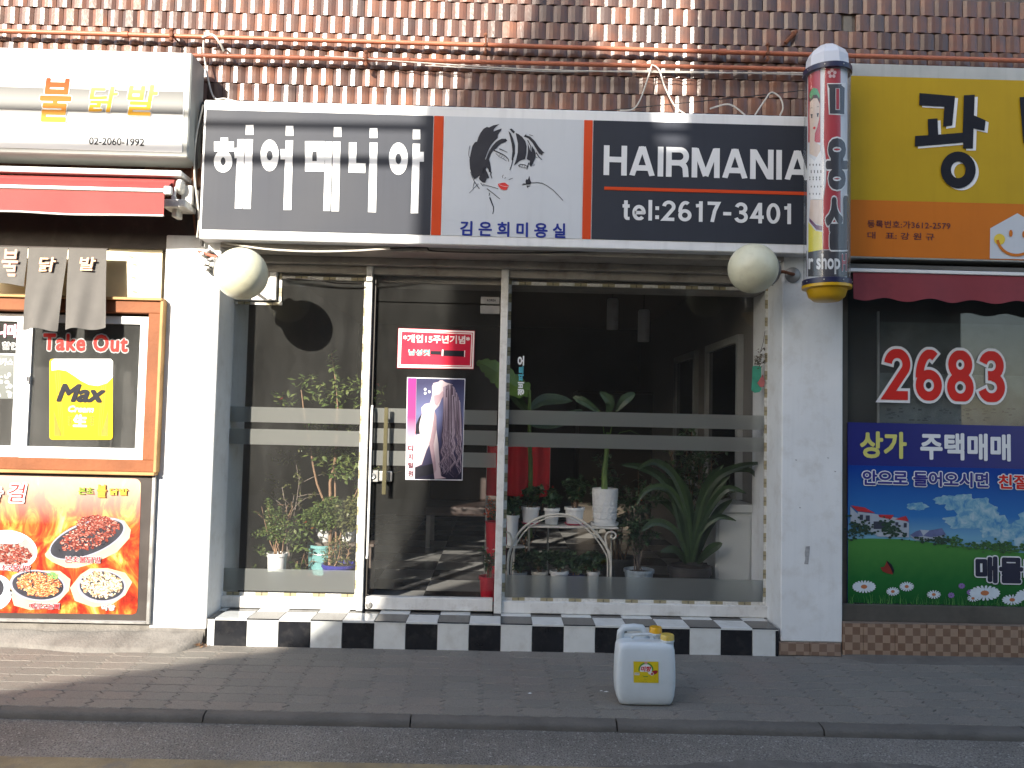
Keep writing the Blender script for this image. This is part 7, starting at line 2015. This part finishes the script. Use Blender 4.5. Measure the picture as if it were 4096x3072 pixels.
# ------------------------------------------------------------------ salon furniture
CAB = M('white_cabinet', (0.50, 0.52, 0.50), 0.4, 0.03, 4)
cb = thing('white_cabinet', 'white low cabinet at the right end of the window', 'cabinet', (1.7, .8, zfl))
xc = pt(2862, 2150, .62).x; zc2 = pt(2950, 2050, .62).z
MB().box(xc, XI1 - .004, .62, 1.6, zfl + .002, zc2).build('carcass', CAB, cb, bevel=0.004)
MB().box(xc - .015, XI1 - .004, .60, 1.62, zc2, pt(2950, 2018, .60).z).build('top', CAB, cb, bevel=0.005)
MB().box(xc + .02, XI1 - .03, .612, .62, zfl + .05, zc2 - .03).build('door_panel', CAB, cb, bevel=0.003)
MIR = M('dark_mirror', (0.05, 0.05, 0.05), 0.05, 0.05, 2, metal=1.0)
for k, (y0, y1, lab) in enumerate(((.9, 1.9, 'tall white framed mirror nearest the window on the right wall'), (2.3, 3.2, 'farther white framed mirror on the right salon wall'))):
    t = thing('wall_mirror', lab, 'mirror', (XI1 - .03, (y0 + y1) / 2, .95), 'mirrors on the right salon wall')
    MFR = M('mirror_frame_paint', (0.30, 0.31, 0.30), 0.4)
    MB().box(XI1 - .05, XI1 - .003, y0, y0 + .05, .92, 2.20).box(XI1 - .05, XI1 - .003, y1 - .05, y1, .92, 2.20).box(XI1 - .05, XI1 - .003, y0 + .05, y1 - .05, .92, .98).box(XI1 - .05, XI1 - .003, y0 + .05, y1 - .05, 2.14, 2.20).build('frame', MFR, t)
    MB().box(XI1 - .02, XI1 - .005, y0 + .05, y1 - .05, .98, 2.14).build('mirror_glass', MIR, t)
for px, py, Y, lab in ((2450, 1255, 2.3, 'left white cylinder pendant lamp inside the salon'), (2575, 1302, 2.1, 'right white cylinder pendant lamp inside the salon')):
    p = pt(px, py, Y); t = thing('pendant_lamp', lab, 'pendant lamp', (p.x, p.y, p.z), 'pendant lamps in the salon')
    MB().lathe([(.052, -.15), (.055, -.14), (.055, .13), (.045, .145), (.012, .15)], p, (0, 0, 1), 24).build('shade', POT_WHITE, t, smooth=True)
    MB().tube([(p.x, p.y, p.z + .15), (p.x, p.y, ZC)], .004, seg=6).build('cord', CABLE_B, t)
ct = thing('reception_counter', 'beige reception counter at the back of the salon', 'counter', (1.6, 4.9, zfl))
cx0, cx1, ctz = pt(2320, 1600, 4.6).x, pt(2640, 1600, 4.6).x, pt(2480, 1565, 4.6).z
MB().box(cx0, cx1, 4.6, 5.2, zfl, ctz - .03).build('front', M('beige_laminate', (0.05, 0.04, 0.028), 0.5, 0.08, 4), ct, bevel=0.004)
MB().box(cx0 - .03, cx1 + .03, 4.56, 5.24, ctz - .03, ctz).build('top', M('beige_laminate', (0.38, 0.32, 0.22)), ct, bevel=0.004)
sf = thing('salon_bench', 'low bench seen deep inside the salon through the door', 'bench', (-.3, 3.0, zfl))
MB().box(-.75, .1, 2.8, 3.4, zfl + .32, zfl + .42).build('seat', M('brown_vinyl', (0.035, 0.022, 0.018), 0.5), sf, bevel=0.03, seg=2)
MB().box(-.75, .1, 3.36, 3.46, zfl + .42, zfl + .85).build('backrest', M('brown_vinyl', (0.09, 0.06, 0.045)), sf, bevel=0.03, seg=2)
for xx in (-.70, .05):
    for yy in (2.84, 3.36): MB().box(xx - .02, xx + .02, yy - .02, yy + .02, zfl, zfl + .32).build('leg', STEEL, sf)

# ------------------------------------------------------------------ across the street, behind the camera: what casts the shade
OY = -10.2
def sh_(X, Z, Y=OY): 
    k = -Y
    return (X - .5 * k, Z + .45 * k)
OPP = M('grey_brick_render', (0.07, 0.06, 0.055), 0.85, 0.15, 2)
ob = thing('opposite_building', 'gabled block across the street behind the camera', 'building', (sh_(.4, 0)[0], OY - 3, ROADZ))
out = [sh_(-.98, .25), sh_(-.72, .95), sh_(-.53, 1.94), sh_(-.52, 3.0), sh_(-.50, 3.45), sh_(-.44, 3.67), sh_(-.31, 3.89), sh_(.04, 4.14), sh_(.12, 4.35), sh_(.14, 6.0), sh_(.42, 6.0), sh_(.44, 4.3), sh_(.52, 4.10), sh_(.70, 3.95), sh_(.92, 3.85), sh_(.97, 3.6), sh_(1.02, 3.25), sh_(1.22, 3.25)]
gx0, gx1 = out[0][0], out[-1][0]
MB().xz([(gx0, ROADZ), *out, (gx1, ROADZ)], OY, OY - .1).build('wall', OPP, ob)
MB().box(gx0 + .6, gx1, OY - .102, OY - 5, ROADZ, 5.6).build('rear_wing', OPP, ob)
ob2 = thing('opposite_tower', 'taller block across the street behind the camera', 'building', (6, OY - 3, ROADZ))
MB().box(gx1 + .002, gx1 + 13, OY, OY - 7, ROADZ, 9.2).build('wall', OPP, ob2)
ob3 = thing('opposite_shed', 'lower lean-to across the street behind the camera', 'building', (-8, OY - 2, ROADZ))
l0 = [sh_(-2.9, -.70), sh_(-2.32, -.45), sh_(-1.30, 0.0), sh_(-.985, .245)]
MB().xz([(l0[0][0] - 9, ROADZ), (l0[0][0] - 9, l0[0][1] - .5), *l0, (l0[-1][0], ROADZ)], OY, OY - .1).build('wall', OPP, ob3)
PANE = M('dark_pane', (0.03, 0.035, 0.04), 0.1)
for k in range(5):
    for r_ in range(3):
        x = gx1 + 1.0 + k * 2.3; z = 1.2 + r_ * 3.0
        MB().box(x, x + 1.3, OY + .002, OY + .03, z, z + 1.4).build('window', PANE, ob2)
for k in range(2):
    for r_ in range(2):
        x = gx0 + .3 + k * 1.1; z = .9 + r_ * 2.2
        MB().box(x, x + .7, OY + .002, OY + .03, z, z + 1.2).build('window', PANE, ob)
